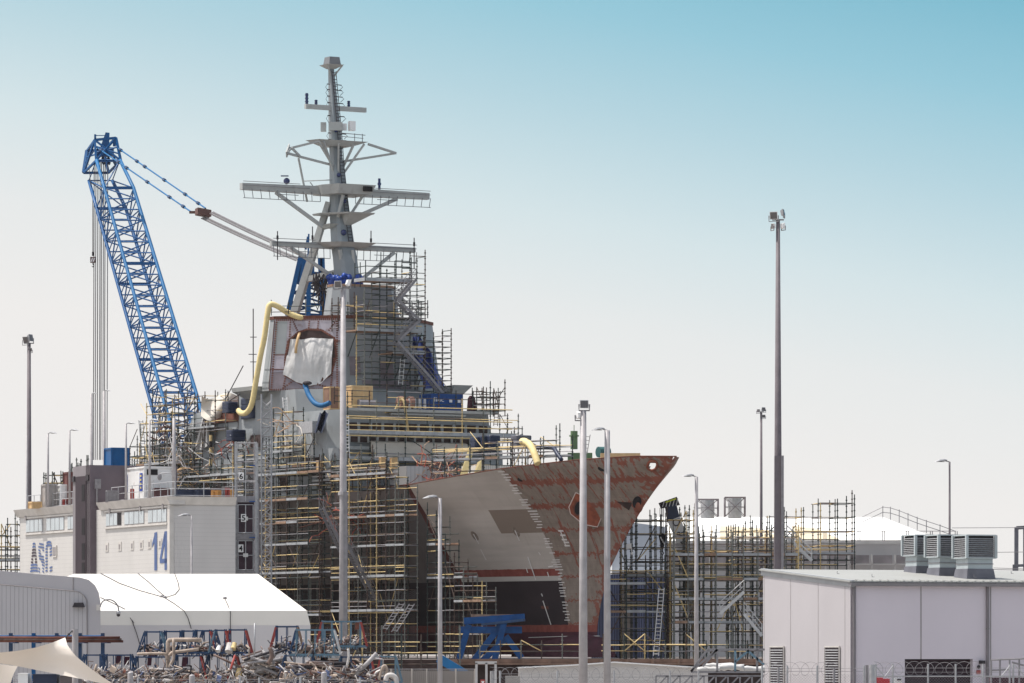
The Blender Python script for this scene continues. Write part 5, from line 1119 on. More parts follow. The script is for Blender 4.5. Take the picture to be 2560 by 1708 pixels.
m = MB(); m.path([at(232, 657, 499.6), at(232, 661, 499.6), at(235, 664, 499.6), at(232, 668, 499.6), at(230, 665, 499.6)], .05, 5); m.tube(at(232, 640, 499.6), at(232, 630, 499.6), .1); m.build('hook', CABLE, t2)

# ------------------------------------------------------------------ the building with the 14 and the striped letters
CORN = Vector((-23.5, 330, 0)); uL = Vector((-0.391, 0.920, 0)); uR = Vector((0.920, 0.391, 0)); UP = Vector((0, 0, 1)); nL = -uR; nR = -uL; HB = 13.05
def BL(d, z, o=0.0): return CORN+uL*d+nL*o+UP*z
def BR(d, z, o=0.0): return CORN+uR*d+nR*o+UP*z
def dL(px):                                  # distance along the left wall seen at that column
    q = (px-CX)/F; return (CORN.x-q*CORN.y)/(q*uL.y-uL.x)
def dR(px): q = (px-CX)/F; return (CORN.x-q*CORN.y)/(q*uR.y-uR.x)
def zL(px, py): return CZ+(HY-py)/F*BL(dL(px), 0).y
CLADL = ribbed('cream_cladding', (.50, .48, .46), (0, 0, 1), .3, depth=.25, duty=.08, dark=.86)
CLADR = ribbed('grey_cladding', (.50, .475, .46), (0, 0, 1), .3, depth=.25, duty=.08, dark=.86)
LEN = dL(50); WID = dR(588)
bd = thing('workshop_building', 'cream clad building carrying a blue number 14 and striped blue letters', 'building', CORN)
m = MB(); m.prism([BL(0, 0), BL(LEN, 0), BL(LEN, 0)+uR*WID, BL(0, 0)+uR*WID], [BL(0, HB), BL(LEN, HB), BL(LEN, HB)+uR*WID, BL(0, HB)+uR*WID])
wall = m.build('wall', CLADL, bd)
m = MB(); m.prism([BR(.25, 0, .02), BR(WID, 0, .02), BR(WID, 0, -.5), BR(.25, 0, -.5)], [BR(.25, HB-.1, .02), BR(WID, HB-.1, .02), BR(WID, HB-.1, -.5), BR(.25, HB-.1, -.5)]); m.build('side_cladding', CLADR, bd)
m = MB(); m.prism([BL(-.02, 0, .05), BL(.5, 0, .05), BL(.5, 0, -.3), BL(-.02, 0, -.3)], [BL(-.02, HB, .05), BL(.5, HB, .05), BL(.5, HB, -.3), BL(-.02, HB, -.3)]); m.build('corner_trim', mat('cream_trim', (.52, .49, .46), .6), bd)
TRIM = MATS['cream_trim']
for a, b in ((-.25, dL(252)), (dL(198), LEN+.5)):
    m = MB(); m.prism([BL(a, HB-.05, .1), BL(b, HB-.05, .1), BL(b, HB-.05, -1), BL(a, HB-.05, -1)], [BL(a, HB+.5, .38), BL(b, HB+.5, .38), BL(b, HB+.5, -1), BL(a, HB+.5, -1)]); m.build('cornice', TRIM, bd)
m = MB(); m.prism([BR(-.05, HB-.05, .1), BR(WID, HB-.05, .1), BR(WID, HB-.05, -1), BR(-.05, HB-.05, -1)], [BR(-.3, HB+.5, .36), BR(WID, HB+.5, .36), BR(WID, HB+.5, -1), BR(-.3, HB+.5, -1)]); m.build('cornice', TRIM, bd)
GLZ = mat('sky_lit_glazing', (.42, .46, .48), .25, var=.12, scale=.9, spec=.5); FRM = mat('grey_window_frame', (.25, .23, .23), .6)
def glaz(p0, p1, yt0, yb0, groups, dark=()):
    zt, zb = zL(p0, yt0), zL(p0, yb0)
    for gi, (a, b, n_) in enumerate(groups):
        w = MB(); d0, d1 = dL(a), dL(b); w.prism([BL(d0, zb-.06, .03), BL(d1, zb-.06, .03), BL(d1, zb-.06, -.05), BL(d0, zb-.06, -.05)], [BL(d0, zt+.06, .03), BL(d1, zt+.06, .03), BL(d1, zt+.06, -.05), BL(d0, zt+.06, -.05)])
        wo = w.build('window', FRM, bd); m = MB()
        for k_ in range(n_):
            e0 = d0+(d1-d0)*(k_+.06)/n_; e1 = d0+(d1-d0)*(k_+.94)/n_; m = MB(); m.prism([BL(e0, zb, .035), BL(e1, zb, .035), BL(e1, zb, .05), BL(e0, zb, .05)], [BL(e0, zt, .035), BL(e1, zt, .035), BL(e1, zt, .05), BL(e0, zt, .05)])
            m.build('pane', BLACK if (gi, k_) in dark else GLZ, wo)
    a, b = groups[0][0]-2, groups[-1][1]+2; m = MB(); d0, d1 = dL(max(a, 55)), dL(b); m.prism([BL(d0, zb-.22, .02), BL(d1, zb-.22, .02), BL(d1, zb-.22, .12), BL(d0, zb-.22, .12)], [BL(d0, zb-.08, .02), BL(d1, zb-.08, .02), BL(d1, zb-.08, .12), BL(d0, zb-.08, .12)]); m.build('window_sill', TRIM, bd)
    m = MB(); m.prism([BL(d0, zt+.1, .02), BL(d1, zt+.1, .02), BL(d1, zt+.1, .1), BL(d0, zt+.1, .1)], [BL(d0, zt+.22, .02), BL(d1, zt+.22, .02), BL(d1, zt+.22, .1), BL(d0, zt+.22, .1)]); m.build('window_head', TRIM, bd)
glaz(66, 196, 1301, 1331, [(66, 108, 4), (117, 161, 4), (170, 196, 3)])
glaz(266, 420, 1285, 1315, [(266, 304, 4), (312, 361, 4), (371, 418, 4)], dark=((0, 3),))
# roof-level louvre strip, small vents, little wall boxes
m = MB()
for k_ in range(3): z = 12.8+k_*.08; m.prism([BL(.6, z, .02), BL(dL(258), z, .02), BL(dL(258), z, .08), BL(.6, z, .08)], [BL(.6, z+.04, .02), BL(dL(258), z+.04, .02), BL(dL(258), z+.04, .04), BL(.6, z+.04, .04)])
m.build('louvre_strip', mat('louvre_cream', (.5, .48, .46), .6), bd)
for px in (278, 354, 411, 68):
    m = MB(); z = 12.72; d = dL(px); m.prism([BL(d-.14, z, .1), BL(d+.14, z, .1), BL(d+.14, z, .16), BL(d-.14, z, .16)], [BL(d-.14, z+.35, .1), BL(d+.14, z+.35, .1), BL(d+.14, z+.35, .16), BL(d-.14, z+.35, .16)]); m.build('wall_vent', FRM, bd)
for px, py in ((268, 1368), (300, 1366), (331, 1364), (354, 1362), (374, 1360), (401, 1358)):
    d = dL(px); z = zL(px, py); vt = MB(); vt.prism([BL(d-.36, z-.32, .01), BL(d+.36, z-.32, .01), BL(d+.36, z-.32, .04), BL(d-.36, z-.32, .04)], [BL(d-.36, z+.32, .01), BL(d+.36, z+.32, .01), BL(d+.36, z+.32, .04), BL(d-.36, z+.32, .04)]); vo = vt.build('wall_hatch', TRIM, bd)
    m = MB(); m.prism([BL(d-.14, z-.2, .04), BL(d+.14, z-.2, .04), BL(d+.14, z-.2, .06), BL(d-.14, z-.2, .06)], [BL(d-.14, z+.14, .04), BL(d+.14, z+.14, .04), BL(d+.14, z+.14, .06), BL(d-.14, z+.14, .06)]); m.build('grille', FRM, vo)
for px in (138, 191):
    d = dL(px); z = zL(px, 1378); m = MB(); m.prism([BL(d-.5, z-.45, .01), BL(d+.5, z-.45, .01), BL(d+.5, z-.45, .08), BL(d-.5, z-.45, .08)], [BL(d-.5, z+.42, .01), BL(d+.5, z+.42, .01), BL(d+.5, z+.42, .08), BL(d-.5, z+.42, .08)]); fo = m.build('small_window', TRIM, bd)
    m = MB(); m.prism([BL(d-.36, z-.33, .08), BL(d+.36, z-.33, .08), BL(d+.36, z-.33, .1), BL(d-.36, z-.33, .1)], [BL(d-.36, z+.3, .08), BL(d+.36, z+.3, .08), BL(d+.36, z+.3, .1), BL(d-.36, z+.3, .1)]); m.build('pane', FRM, fo)
# lettering
BLUT = mat('blue_lettering', (.075, .115, .25), .6, var=.1)
m = MB(); d1 = dL(381); d0 = dL(419); zt, zb = zL(393, 1330), zL(393, 1426)
def glyph(m, polys, d_left, d_right, z0, z1, off=.03, mt=None):
    for p in polys: m.quad(*[BL(d_left+(d_right-d_left)*x, z0+(z1-z0)*y, off) for x, y in p])
one = [[(.12, 0), (.31, 0), (.31, 1), (.16, 1)], [(.12, .0), (.13, 0), (.13, .84), (.12, .84)], [(0, .72), (.06, .64), (.14, .74), (.16, 1)]]
four = [[(.82, 0), (.98, 0), (.98, 1), (.82, 1)], [(.52, .18), (.98, .18), (.98, .29), (.50, .29)], [(.50, .29), (.63, .29), (.90, .86), (.82, 1)]]
one = [[(.15, 0), (.33, 0), (.33, 1), (.15, .98)], [(0, .7), (.0, .6), (.15, .74), (.2, .99)]]
glyph(m, one+four, d1, d0, zb, zt); m.build('painted_number', BLUT, bd)
m = MB(); DK = mat('dark_lettering', (.05, .035, .05), .6)
def rowpoly(x0, x1, y, h, sl, cv=0.0):
    """a wavy strip of a letter: x in 0..1 of the word, y from the top"""
    n_ = 6; top = [(x0+(x1-x0)*i/n_, y-sl*(i/n_-.5)-cv*math.sin(math.pi*i/n_)) for i in range(n_+1)]; return top+[(x, yy+h) for x, yy in top[::-1]]
def word(polys, name, mt):
    m = MB(); d_l, d_r = dL(77), dL(132); z1, z0 = zL(100, 1354), zL(100, 1432)
    for p in polys: m.quad(*[BL(d_l+(d_r-d_l)*x, z1-(z1-z0)*y, .03) for x, y in p])
    m.build(name, mt, bd)
P_ = []; K_ = []
for i in range(10):                                     # A: narrow at the top, two legs below, wide at the foot
    y = .04+i*.097; w = .06+i*.013; c = .16
    tgt = K_ if 2 <= i <= 6 else P_
    if i in (0, 1, 2, 3, 4) or i in (7, 8, 9): tgt.append(rowpoly(c-w, c+w, y, .06, 0, .018))
    else: tgt.append(rowpoly(c-w, c-w*.3, y, .06, -.01)); tgt.append(rowpoly(c+w*.3, c+w, y, .06, .01))
for i, (a, b) in enumerate([(.40, .60), (.36, .62), (.36, .45), (.37, .48), (.37, .6), (.40, .62), (.49, .64), (.52, .64), (.36, .43), (.36, .43)]):
    P_.append(rowpoly(a, b, .06+i*.097, .055, -.04))
for i in (2, 8, 9): P_.append(rowpoly(.54, .62, .07+i*.097, .05, -.03))
for i in range(10):
    y = .0+i*.1
    if i < 2: P_.append(rowpoly(.70+.03*(1-i), .97-.03*(1-i), y+.03, .07, 0, .03))
    else:
        P_.append(rowpoly(.68, .78, y+.02, .055, .01))
        if i in (2, 3, 4, 8, 9): P_.append(rowpoly(.87, .99, y+.02, .055, .03))
word(P_, 'striped_letters', BLUT); word(K_, 'striped_letters', DK)
# dark stair tower breaking through the wall
ta, tb_ = dL(240), dL(197); TZ = CZ+(HY-1163)/F*BL(ta, 0).y
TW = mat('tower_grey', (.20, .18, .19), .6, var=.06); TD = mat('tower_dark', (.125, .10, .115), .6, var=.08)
tower = thing('stair_tower', 'dark grey stair tower with a tall black recess between the two wall halves', 'tower', BL(ta, 0, .45))
m = MB(); m.prism([BL(ta, 0, .45), BL(tb_, 0, .45), BL(tb_, 0, -.05), BL(ta, 0, -.05)], [BL(ta, TZ, .45), BL(tb_, TZ, .45), BL(tb_, TZ, -.05), BL(ta, TZ, -.05)]); m.build('front_face', TW, tower)
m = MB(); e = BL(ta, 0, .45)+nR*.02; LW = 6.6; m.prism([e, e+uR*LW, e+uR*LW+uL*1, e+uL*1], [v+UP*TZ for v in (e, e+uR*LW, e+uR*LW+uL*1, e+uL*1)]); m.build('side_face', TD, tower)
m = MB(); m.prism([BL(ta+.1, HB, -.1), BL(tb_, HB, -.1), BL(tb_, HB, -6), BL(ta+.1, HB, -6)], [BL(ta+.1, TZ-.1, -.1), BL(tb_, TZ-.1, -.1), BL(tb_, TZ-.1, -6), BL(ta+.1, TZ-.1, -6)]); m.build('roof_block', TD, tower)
ra, rb = dL(231), dL(205); rz = CZ+(HY-1190)/F*BL(ra, 0).y
m = MB(); m.prism([BL(ra, 0, .46), BL(rb, 0, .46), BL(rb, 0, .5), BL(ra, 0, .5)], [BL(ra, rz, .46), BL(rb, rz, .46), BL(rb, rz, .5), BL(ra, rz, .5)]); m.build('recess', mat('recess_dark', (.03, .018, .025), .6), tower)
for py in (1225, 1310, 1372, 1420):
    z = CZ+(HY-py)/F*BL(ra, 0).y; m = MB(); m.prism([BL(ra+.2, z-.8, .5), BL(ra+.9, z-.8, .5), BL(ra+.9, z-.8, .52), BL(ra+.2, z-.8, .52)], [BL(ra+.2, z+.4, .5), BL(ra+.9, z+.4, .5), BL(ra+.9, z+.4, .52), BL(ra+.2, z+.4, .52)]); m.build('slot_window', BLACK, tower)
for px in (199, 234): m = MB(); d = dL(px); m.prism([BL(d-.4, TZ-1.1, .45), BL(d+.2, TZ-1.1, .45), BL(d+.2, TZ-1.1, .55), BL(d-.4, TZ-1.1, .55)], [BL(d-.4, TZ-.7, .45), BL(d+.2, TZ-.7, .45), BL(d+.2, TZ-.7, .55), BL(d-.4, TZ-.7, .55)]); m.build('wall_lamp', CABLE, tower)
m = MB(); p = e+uR*.35+nR*.05; m.box(p+UP*(TZ-1.35)+uR*.2, uR*.22, nR*.12, UP*.35); m.tube(p+UP*(TZ-1.7)+uR*.12+nR*.1, p+UP*(HB+.3)+uR*.12+nR*.1, .07, n=8); m.build('downpipe', GALVD, tower)
# rails round the roof
def rail(label, pts, h=1.05, st=1.5, net=True):
    t = thing('roof_railing', label, 'railing', pts[0], 'railings round the roof')
    for a, b in zip(pts, pts[1:]):
        n_ = max(1, int((b-a).length/st))
        for k_ in range(n_+1): m = MB(); p = a.lerp(b, k_/n_); m.tube(p, p+UP*h, .03, n=5); m.build('post', GALV, t)
        m = MB()
        for z in (h, h*.55, .1): m.tube(a+UP*z, b+UP*z, .026, n=5)
        m.build('rail', GALV, t)
    return t
rail('galvanised railing above the cornice over the number 14', [BL(dL(262), HB+.5, -.5), BL(.4, HB+.5, -.5)])
rail('galvanised railing above the cornice over the striped letters', [BL(LEN-.4, HB+.5, -.5), BL(dL(197), HB+.5, -.5)])
rail('galvanised railing above the grey end wall', [BR(.5, HB+.5, -.5), BR(WID, HB+.5, -.5)])
# white reefer boxes and stores on the roof
RW = mat('container_white', (.66, .65, .64), .5, var=.07, scale=.8, dirt=(.35, .25, .2), dirt_amt=.4)
def roofbox(name, label, cat, px0, px1, py_t, zb, inset, depth, mt, group=None, frac=.55, ribs=0):
    """a box with one face along the left wall direction and one facing right; px0..px1 are its visible edges"""
    Yc = 340+inset; pc = px0+(px1-px0)*frac; c = at(pc, py_t, Yc); zt = c.z; c.z = zb
    q0, q1 = (px0-CX)/F, (px1-CX)/F; l = (c.x-q0*c.y)/(q0*uL.y-uL.x); r_ = (c.x-q1*c.y)/(q1*uR.y-uR.x)
    t = thing(name, label, cat, c, group); m = MB(); P = [c, c+uL*l, c+uL*l+uR*r_, c+uR*r_]; m.prism(P, [p+UP*(zt-zb) for p in P]); m.build('body', mt, t)
    m = MB()
    for p in (P[0], P[1], P[3]): m.beam(p+(nL+nR)*.02, p+(nL+nR)*.02+UP*(zt-zb+.02), .12, .12)
    m.beam(P[0]+UP*(zt-zb), P[1]+UP*(zt-zb), .12, .12); m.beam(P[0]+UP*(zt-zb), P[3]+UP*(zt-zb), .12, .12); m.build('corner_post', mt, t)
    return t, c, l, r_, zt
t, c, l, r_, zt = roofbox('white_container', 'white container on the roof with a vertical blue and yellow strip', 'container', 301, 434, 1168, 13.55, 2, 3, RW, frac=.46)
m = MB()
for d, sd_ in ((l*.75, .05), (l*.14, .05)):
    p = c+uL*d+nL*.03; m.cur = 0; m.box(p+UP*(zt-c.z-1.05), uL*.3, nL*.01, UP*.65)
    for k_ in range(4): m.cur = 1; m.box(p+nL*.02+UP*(zt-c.z-.6-.28*k_), uL*.12, nL*.01, UP*.07)
m.build('placard_strip', [mat('placard_blue', (.03, .06, .3), .5), mat('placard_yellow', (.6, .5, .1), .5)], t)
m = MB(); m.cur = 0; p = c+uR*.55+nR*.03; m.box(p+UP*(zt-c.z-.35), uR*.4, nR*.01, UP*.2); m.build('dark_placard', BLACK, t)
m = MB(); text_geo(m, 'CONTAINERS', c+uR*2.0+nR*.04+UP*(zt-c.z-.35), uR, UP, .13, 1.1, .01); m.build('lettering', GALVD, t)
HF = mat('faded_orange', (.5, .25, .08), .7)
roofbox('blue_skip', 'bright blue open-topped box above the dark tower roof', 'skip', 262, 322, 1121, 16.6, 14, 3, BLUE, frac=.3)
GB = [(436, 488, 1226, NAVY, 'long dark bin behind the grey wall railing'), (490, 528, 1226, NAVY, 'second dark bin behind the grey wall railing'), (530, 570, 1222, mat('brown_bin', (.16, .12, .12), .7), 'brown bin behind the railing beside the tool boxes'), (266, 296, 1228, GALVD, 'small grey unit at the left end of the railing'), (384, 424, 1222, mat('dark_red_bin', (.08, .035, .035), .7), 'dark red bin at the railing corner')]
for a, b, y, mt, lab in GB: roofbox('waste_bin', lab, 'bin', a, b, y, 13.5, 1.4 if a < 430 else -2, 1, mt, 'bins on the roof', frac=.12)
for a, b, y, mt, lab in ((530, 540, 1228, HF, 'orange gas trolley, left of the pair on the roof'), (543, 554, 1228, HF, 'orange gas trolley, right of the pair on the roof'), (556, 562, 1224, GALVD, 'grey slim box between the trolleys and the red one'), (565, 573, 1222, REDP, 'faded red box at the railing end'), (578, 583, 1224, HF, 'single orange trolley next to the lift tower'), (328, 334, 1224, REDP, 'red extinguisher box on the roof by the white container')):
    roofbox('tool_box', lab, 'box', a, b, y, 13.5, -3 if a > 400 else .8, .5, mt, 'tool boxes on the roof', frac=.1)
for a, b, y, mt, lab in ((105, 142, 1212, mat('drab_grey', (.3, .28, .27), .7, var=.2), 'grey-brown cabinet on the roof near the left flood mast'), (144, 172, 1213, WHITE, 'pale box on the roof left of the dark tower'), (160, 196, 1182, mat('red_brown_box', (.12, .045, .04), .7, var=.2), 'dark red stack beside the dark tower'), (72, 104, 1256, CRATE, 'low tan timber box at the left end of the roof'), (152, 174, 1250, REDP, 'low red box behind the left railing')):
    roofbox('roof_store', lab, 'box', a, b, y, 13.5, 16, 2, mt, 'boxes on the left roof', frac=.3)
# lift tower with numbered landings
LT = thing('lift_tower', 'scaffold lift tower with mesh doors numbered 4, 5 and 6', 'lift tower', at(613, 1625, 336))
x0, x1 = at(588, 0, 336).x, at(640, 0, 336).x; Yt = 336; zt = Zs(1105, 336)
for x in (x0, x1):
    for y in (Yt, Yt+2): m = MB(); m.beam((x, y, 0), (x, y, zt), .1, .1); m.build('post', GALV, LT)
m = MB(); m.beam(((x0+x1)/2, Yt, 13.4), ((x0+x1)/2, Yt, zt), .05, .05); m.build('post', GALV, LT)
for i, (yt, yb, num, px) in enumerate(((1262, 1332, '5', 609), (1352, 1425, '4', 602), (1172, 1238, '6', 603))):
    if num != '6':
        m = MB(); m.ab((x0+.15, Yt+.12, Zs(yb, Yt)), (x1-.15, Yt+.3, Zs(yt-14, Yt))); m.build('shaft_back', mat('shaft_dark', (.045, .025, .035), .7, var=.3), LT)
        d = MB(); fr_ = [(x0+.2, Zs(yb, Yt)), (x1-.2, Zs(yb, Yt)), (x1-.2, Zs(yt, Yt)), (x0+.2, Zs(yt, Yt))]
        for a, b in zip(fr_, fr_[1:]+fr_[:1]): d.tube((a[0], Yt, a[1]), (b[0], Yt, b[1]), .035)
        mx_ = (x0+x1)/2; zm = (Zs(yb, Yt)+Zs(yt, Yt))/2; d.tube((mx_, Yt, Zs(yb, Yt)), (mx_, Yt, Zs(yt, Yt)), .04); d.tube((x0+.2, Yt, zm), (x1-.2, Yt, zm), .03)
        do = d.build('landing_door', GALV, LT); m = MB(); m.ab((mx_-.17, Yt-.05, zm-.12), (mx_+.17, Yt, zm+.14)); m.build('latch', ALU, do)
    else:
        m = MB(); m.quad((x0, Yt, Zs(yb, Yt)), (x1, Yt, Zs(yb, Yt)), (x1, Yt, Zs(yt, Yt)), (x0, Yt, Zs(yt, Yt))); m.build('mesh_panel', NETM, LT)
        for z in (Zs(1172, Yt), Zs(1205, Yt), Zs(1225, Yt)): m = MB(); m.tube((x0, Yt, z), (x1, Yt, z), .03); m.build('rail', GALV, LT)
    m = MB(); pc_ = at(px, {'5': 1295, '4': 1371, '6': 1191}[num], Yt-.1); m.ab((pc_.x-.18, Yt-.1, pc_.z-.27), (pc_.x+.18, Yt-.06, pc_.z+.27)); sg = m.build('number_plate', WHITE, LT)
    m = MB(); text_geo(m, num, (pc_.x-.13, Yt-.12, pc_.z-.2), (1, 0, 0), (0, 0, 1), .4, .26, .008, bold=.02); m.build('number', BLACK, sg)
    m = MB(); m.ab((x1-.45, Yt-.3, Zs(yt-9, Yt)), (x1-.05, Yt, Zs(yt-3, Yt)+.1)); m.build('door_drive', CONTB, LT)
    m = MB(); m.ab((x0, Yt-.02, Zs(yb+18, Yt)), (x1, Yt+.2, Zs(yb+2, Yt))); m.build('landing_sill', GALVD, LT)
m = MB()
for z in rng(3, zt, 12):
    m.tube((x0, Yt+2, z), (x1, Yt+2, z), .04); m.tube((x0, Yt, z), (x0, Yt+2, z), .04); m.tube((x1, Yt, z), (x1, Yt+2, z), .04)
m.build('tie', GALVD, LT)

# ------------------------------------------------------------------ lamp posts
POLE = mat('pole_grey', (.34, .32, .325), .55, .1, var=.14, scale=3); POLED = mat('pole_dark', (.14, .12, .13), .6, var=.12, scale=2)
def cobra(t, top, d, k=1.0):
    """flat street-lamp head reaching out in direction d"""
    d = Vector(d).normalized(); s_ = Vector((-d.y, d.x, 0)); m = MB(); m.path([top+Vector((0, 0, -.25*k)), top+Vector((0, 0, .0)), top+d*.35*k+Vector((0, 0, .08*k))], .045*k, 6); m.build('arm', GALVD, t)
    m = MB(); b0 = len(m.v); m.sm = False; prof = [(0.2, .05, .05, .02), (.45, .14, .13, .0), (.8, .17, .12, -.04), (1.1, .12, .05, -.10), (1.2, .03, .02, -.12)]; o = top+Vector((0, 0, .1*k))
    for x, w, h, dz in prof:
        for i in range(8): a = 2*math.pi*i/8; m.v.append(o+d*x*k+s_*w*k*math.cos(a)+Vector((0, 0, dz*k+(h if math.sin(a) > 0 else h*.35)*k*math.sin(a))))
    for j in range(len(prof)-1):
        for i in range(8): m.face([b0+j*8+i, b0+j*8+(i+1) % 8, b0+(j+1)*8+(i+1) % 8, b0+(j+1)*8+i])
    m.face([b0+i for i in range(8)]); m.face([b0+(len(prof)-1)*8+i for i in range(8)]); h_ = m.build('lamp_head', GALV, t)
    m = MB(); m.box(o+d*.7*k+Vector((0, 0, -.09*k)), d*.28*k, s_*.11*k, (0, 0, .02*k)); m.build('lens', GLASSL, h_)
def flood(t, c, d, w=.5, up=0.0, mt=GALV, glass=True):
    """box floodlight facing d (may tip up or down)"""
    d = Vector(d).normalized(); s_ = d.cross(UP).normalized(); u = s_.cross(d).normalized(); m = MB()
    P = [c-s_*w*.42-u*w*.4, c+s_*w*.42-u*w*.4, c+s_*w*.42+u*w*.4, c-s_*w*.42+u*w*.4]; Q_ = [c-d*w*.35+(p-c)*.7 for p in P]; m.prism(Q_, P); fo = m.build('floodlight', WHITE if mt == WHITE else mt, t)
    m = MB(); m.prism([c+(p-c)*.86+d*.005 for p in P], [c+(p-c)*.84+d*.02 for p in P]); m.build('lens', GLASSL, fo)
    m = MB(); m.path([c-s_*w*.5, c-s_*w*.5-UP*w*.6, c+s_*w*.5-UP*w*.6, c+s_*w*.5], .02+w*.02, 4); m.build('bracket', GALVD, fo)
def post(name, label, px, Y, ytop, rb_, rt, z0=0.0, head=None, mt=POLE, group=None, steps=(), cat='lamp post', k=1.0):
    p = at(px, ytop, Y); t = thing(name, label, cat, (p.x, Y, z0), group); m = MB(); m.sm = True
    m.path([Vector((p.x, Y, z0)), Vector((p.x, Y, (z0+p.z)/2)), p], rb_, 12, rfun=lambda j: [rb_, (rb_+rt)/2, rt][j]); m.build('pole', mt, t)
    if z0 < 1 or True: m = MB(); m.tube((p.x, Y, z0), (p.x, Y, z0+.06), rb_*2.0, n=10, caps=True); m.build('base_flange', GALVD, t)
    if head: head(t, p)
    return t, p
L_ = lambda k=1.0: (lambda t, p: cobra(t, p, (-1, -.25, 0), k)); Rr = lambda k=1.0: (lambda t, p: cobra(t, p, (1, -.4, 0), k))
SG = 'street lamps'
post('street_lamp', 'street lamp in front of the hull scaffold, head reaching left over the grey bow', 1100, 200, 1246, .11, .075, 0, L_(.62), group=SG)
post('street_lamp', 'street lamp in front of the raw bow, beside the square floodlight pole', 1518, 150, 1076, .12, .085, 0, L_(.42), group=SG)
post('street_lamp', 'street lamp between the bow and the big staging', 1741, 280, 1192, .15, .095, 0, L_(.75), group=SG)
post('street_lamp', 'street lamp standing before the grey end wall right of the 14', 479, 290, 1290, .07, .06, 0, L_(.7), group=SG)
post('street_lamp', 'distant street lamp over the rooftop fans at the far right', 2374, 450, 1155, .13, .09, 0, L_(1.25), mt=POLED, group=SG)
for px, py, b, lab in ((120, 1084, 1262, 'leftmost short roof lamp, above the striped letters'), (174, 1077, 1255, 'roof lamp just left of the dark tower'), (315, 1060, 1248, 'roof lamp in front of the white container, left one'), (374, 1052, 1244, 'roof lamp in front of the white container, right one')):
    d = dL(px); Y = BL(d, 0).y-.1; post('roof_lamp', lab, px, Y, py, .09, .065, HB+.5, Rr(.62), group='lamps on the roof edge')
post('roof_lamp', 'tall lamp beyond the dark tower, left of the hanging ropes', 228.5, 420, 985, .19, .11, 3, Rr(.5), group='lamps on the roof edge')
post('roof_lamp', 'tall lamp beyond the dark tower, right of the hanging ropes', 260.5, 430, 978, .2, .12, 3, Rr(.55), group='lamps on the roof edge')
post('roof_lamp', 'thin post by the left flood mast with no head to be seen', 67, 376, 1088, .09, .07, 3, None, group='lamps on the roof edge')
t, p = post('curved_lamp', 'pole at the roof corner carrying a downturned camera arm', 435, 334, 1045, .14, .11, HB+.5, None, cat='camera post')
m = MB(); q = at(435, 1190, 334); m.path(smooth([q+Vector((-.1, 0, 0)), at(428, 1184, 334), at(412, 1183, 334), at(402, 1185, 334), at(399, 1190, 334)], 3), .04, 6); m.build('arm', GALV, t)
m = MB(); m.ball(at(399, 1193, 334), .16, .16, .24); m.build('dome_camera', GALVD, t)
# flood masts
def heads(lst):
    def f(t, p):
        m = MB(); m.beam(p+Vector((-lst[0][0]*1.0 if 0 else -.6*lst[0][3], 0, .05)), p+Vector((.6*lst[0][3], 0, .05)), .08, .08); m.build('crossarm', GALVD, t)
        for dx, dz, d, w, mt in [(a, b, c, e, g_) for a, b, c, e, g_ in lst]: flood(t, p+Vector((dx, -.1, dz)), d, w, mt=mt)
    return f
post('flood_mast', 'tall floodlight mast at the left, in front of the sky beside the letters building', 72.5, 400, 860, .27, .15, 3, heads([(-.28, .32, (-.8, -1, -.4), .7, GALV), (.2, .5, (.9, -.4, .2), .75, GALV), (.1, -.5, (0, -1, -.3), .4, WHITE)]), mt=POLED, cat='flood mast', group='floodlight masts')
t, p = post('flood_mast', 'thick white floodlight pole rising in front of the radar house', 858, 230, 722, .225, .12, 0, heads([(-.25, .2, (-.3, -1, -.1), .42, WHITE), (.3, .26, (.8, .3, -.3), .42, WHITE)]), cat='flood mast', group='floodlight masts')
m = MB(); z = Zs(1230, 230); m.ab((p.x+.02, 229.72, 0), (p.x+.21, 229.9, z)); m.build('cable_trunk', GALVD, t)
m = MB(); m.tube((p.x, 230, z-.15), (p.x, 230, z), .24, n=12, caps=True); m.build('collar', POLE, t)
post('flood_mast', 'floodlight pole crossing the raw bow, one square lamp turned to the camera', 1458, 150, 1027, .15, .095, 0, lambda t, p: (flood(t, p+Vector((.03, -.05, .2)), (.15, -1, .1), .33, mt=WHITE), flood(t, p+Vector((-.12, .05, -.14)), (-.4, 1, 0), .28, mt=WHITE)), cat='flood mast', group='floodlight masts')
t, p = post('flood_mast', 'tallest dark mast with four floodlights at the right', 1945, 270, 552, .30, .11, 0, heads([(-.25, .28, (-.35, -1, -.2), .55, WHITE), (.33, .45, (1, -.2, .2), .5, GALV), (-.32, -.32, (-1, -.4, 0), .4, WHITE), (.3, -.3, (1, .6, 0), .4, WHITE)]), mt=POLED, cat='flood mast', group='floodlight masts')
m = MB(); z = Zs(1140, 270); m.prism([Vector((p.x+a, 269.66+b, 0)) for a, b in ((-.24, 0), (.26, 0), (.26, .7), (-.24, .7))], [Vector((p.x+a, 269.66+b, z)) for a, b in ((-.2, .1), (.2, .1), (.2, .6), (-.2, .6))]); m.build('lower_casing', POLED, t)
m = MB(); m.ab((p.x+.16, 269.5, 0), (p.x+.3, 269.62, z)); m.build('cable_trunk', GALVD, t)
post('flood_mast', 'slim distant flood mast left of the tallest one', 1903, 480, 1031, .19, .11, 3, heads([(-.3, .15, (-.8, -1, .2), .45, WHITE), (.25, .3, (.6, -1, .2), .5, GALV), (.25, -.4, (0, -1, 0), .4, WHITE)]), mt=POLED, cat='flood mast', group='floodlight masts')
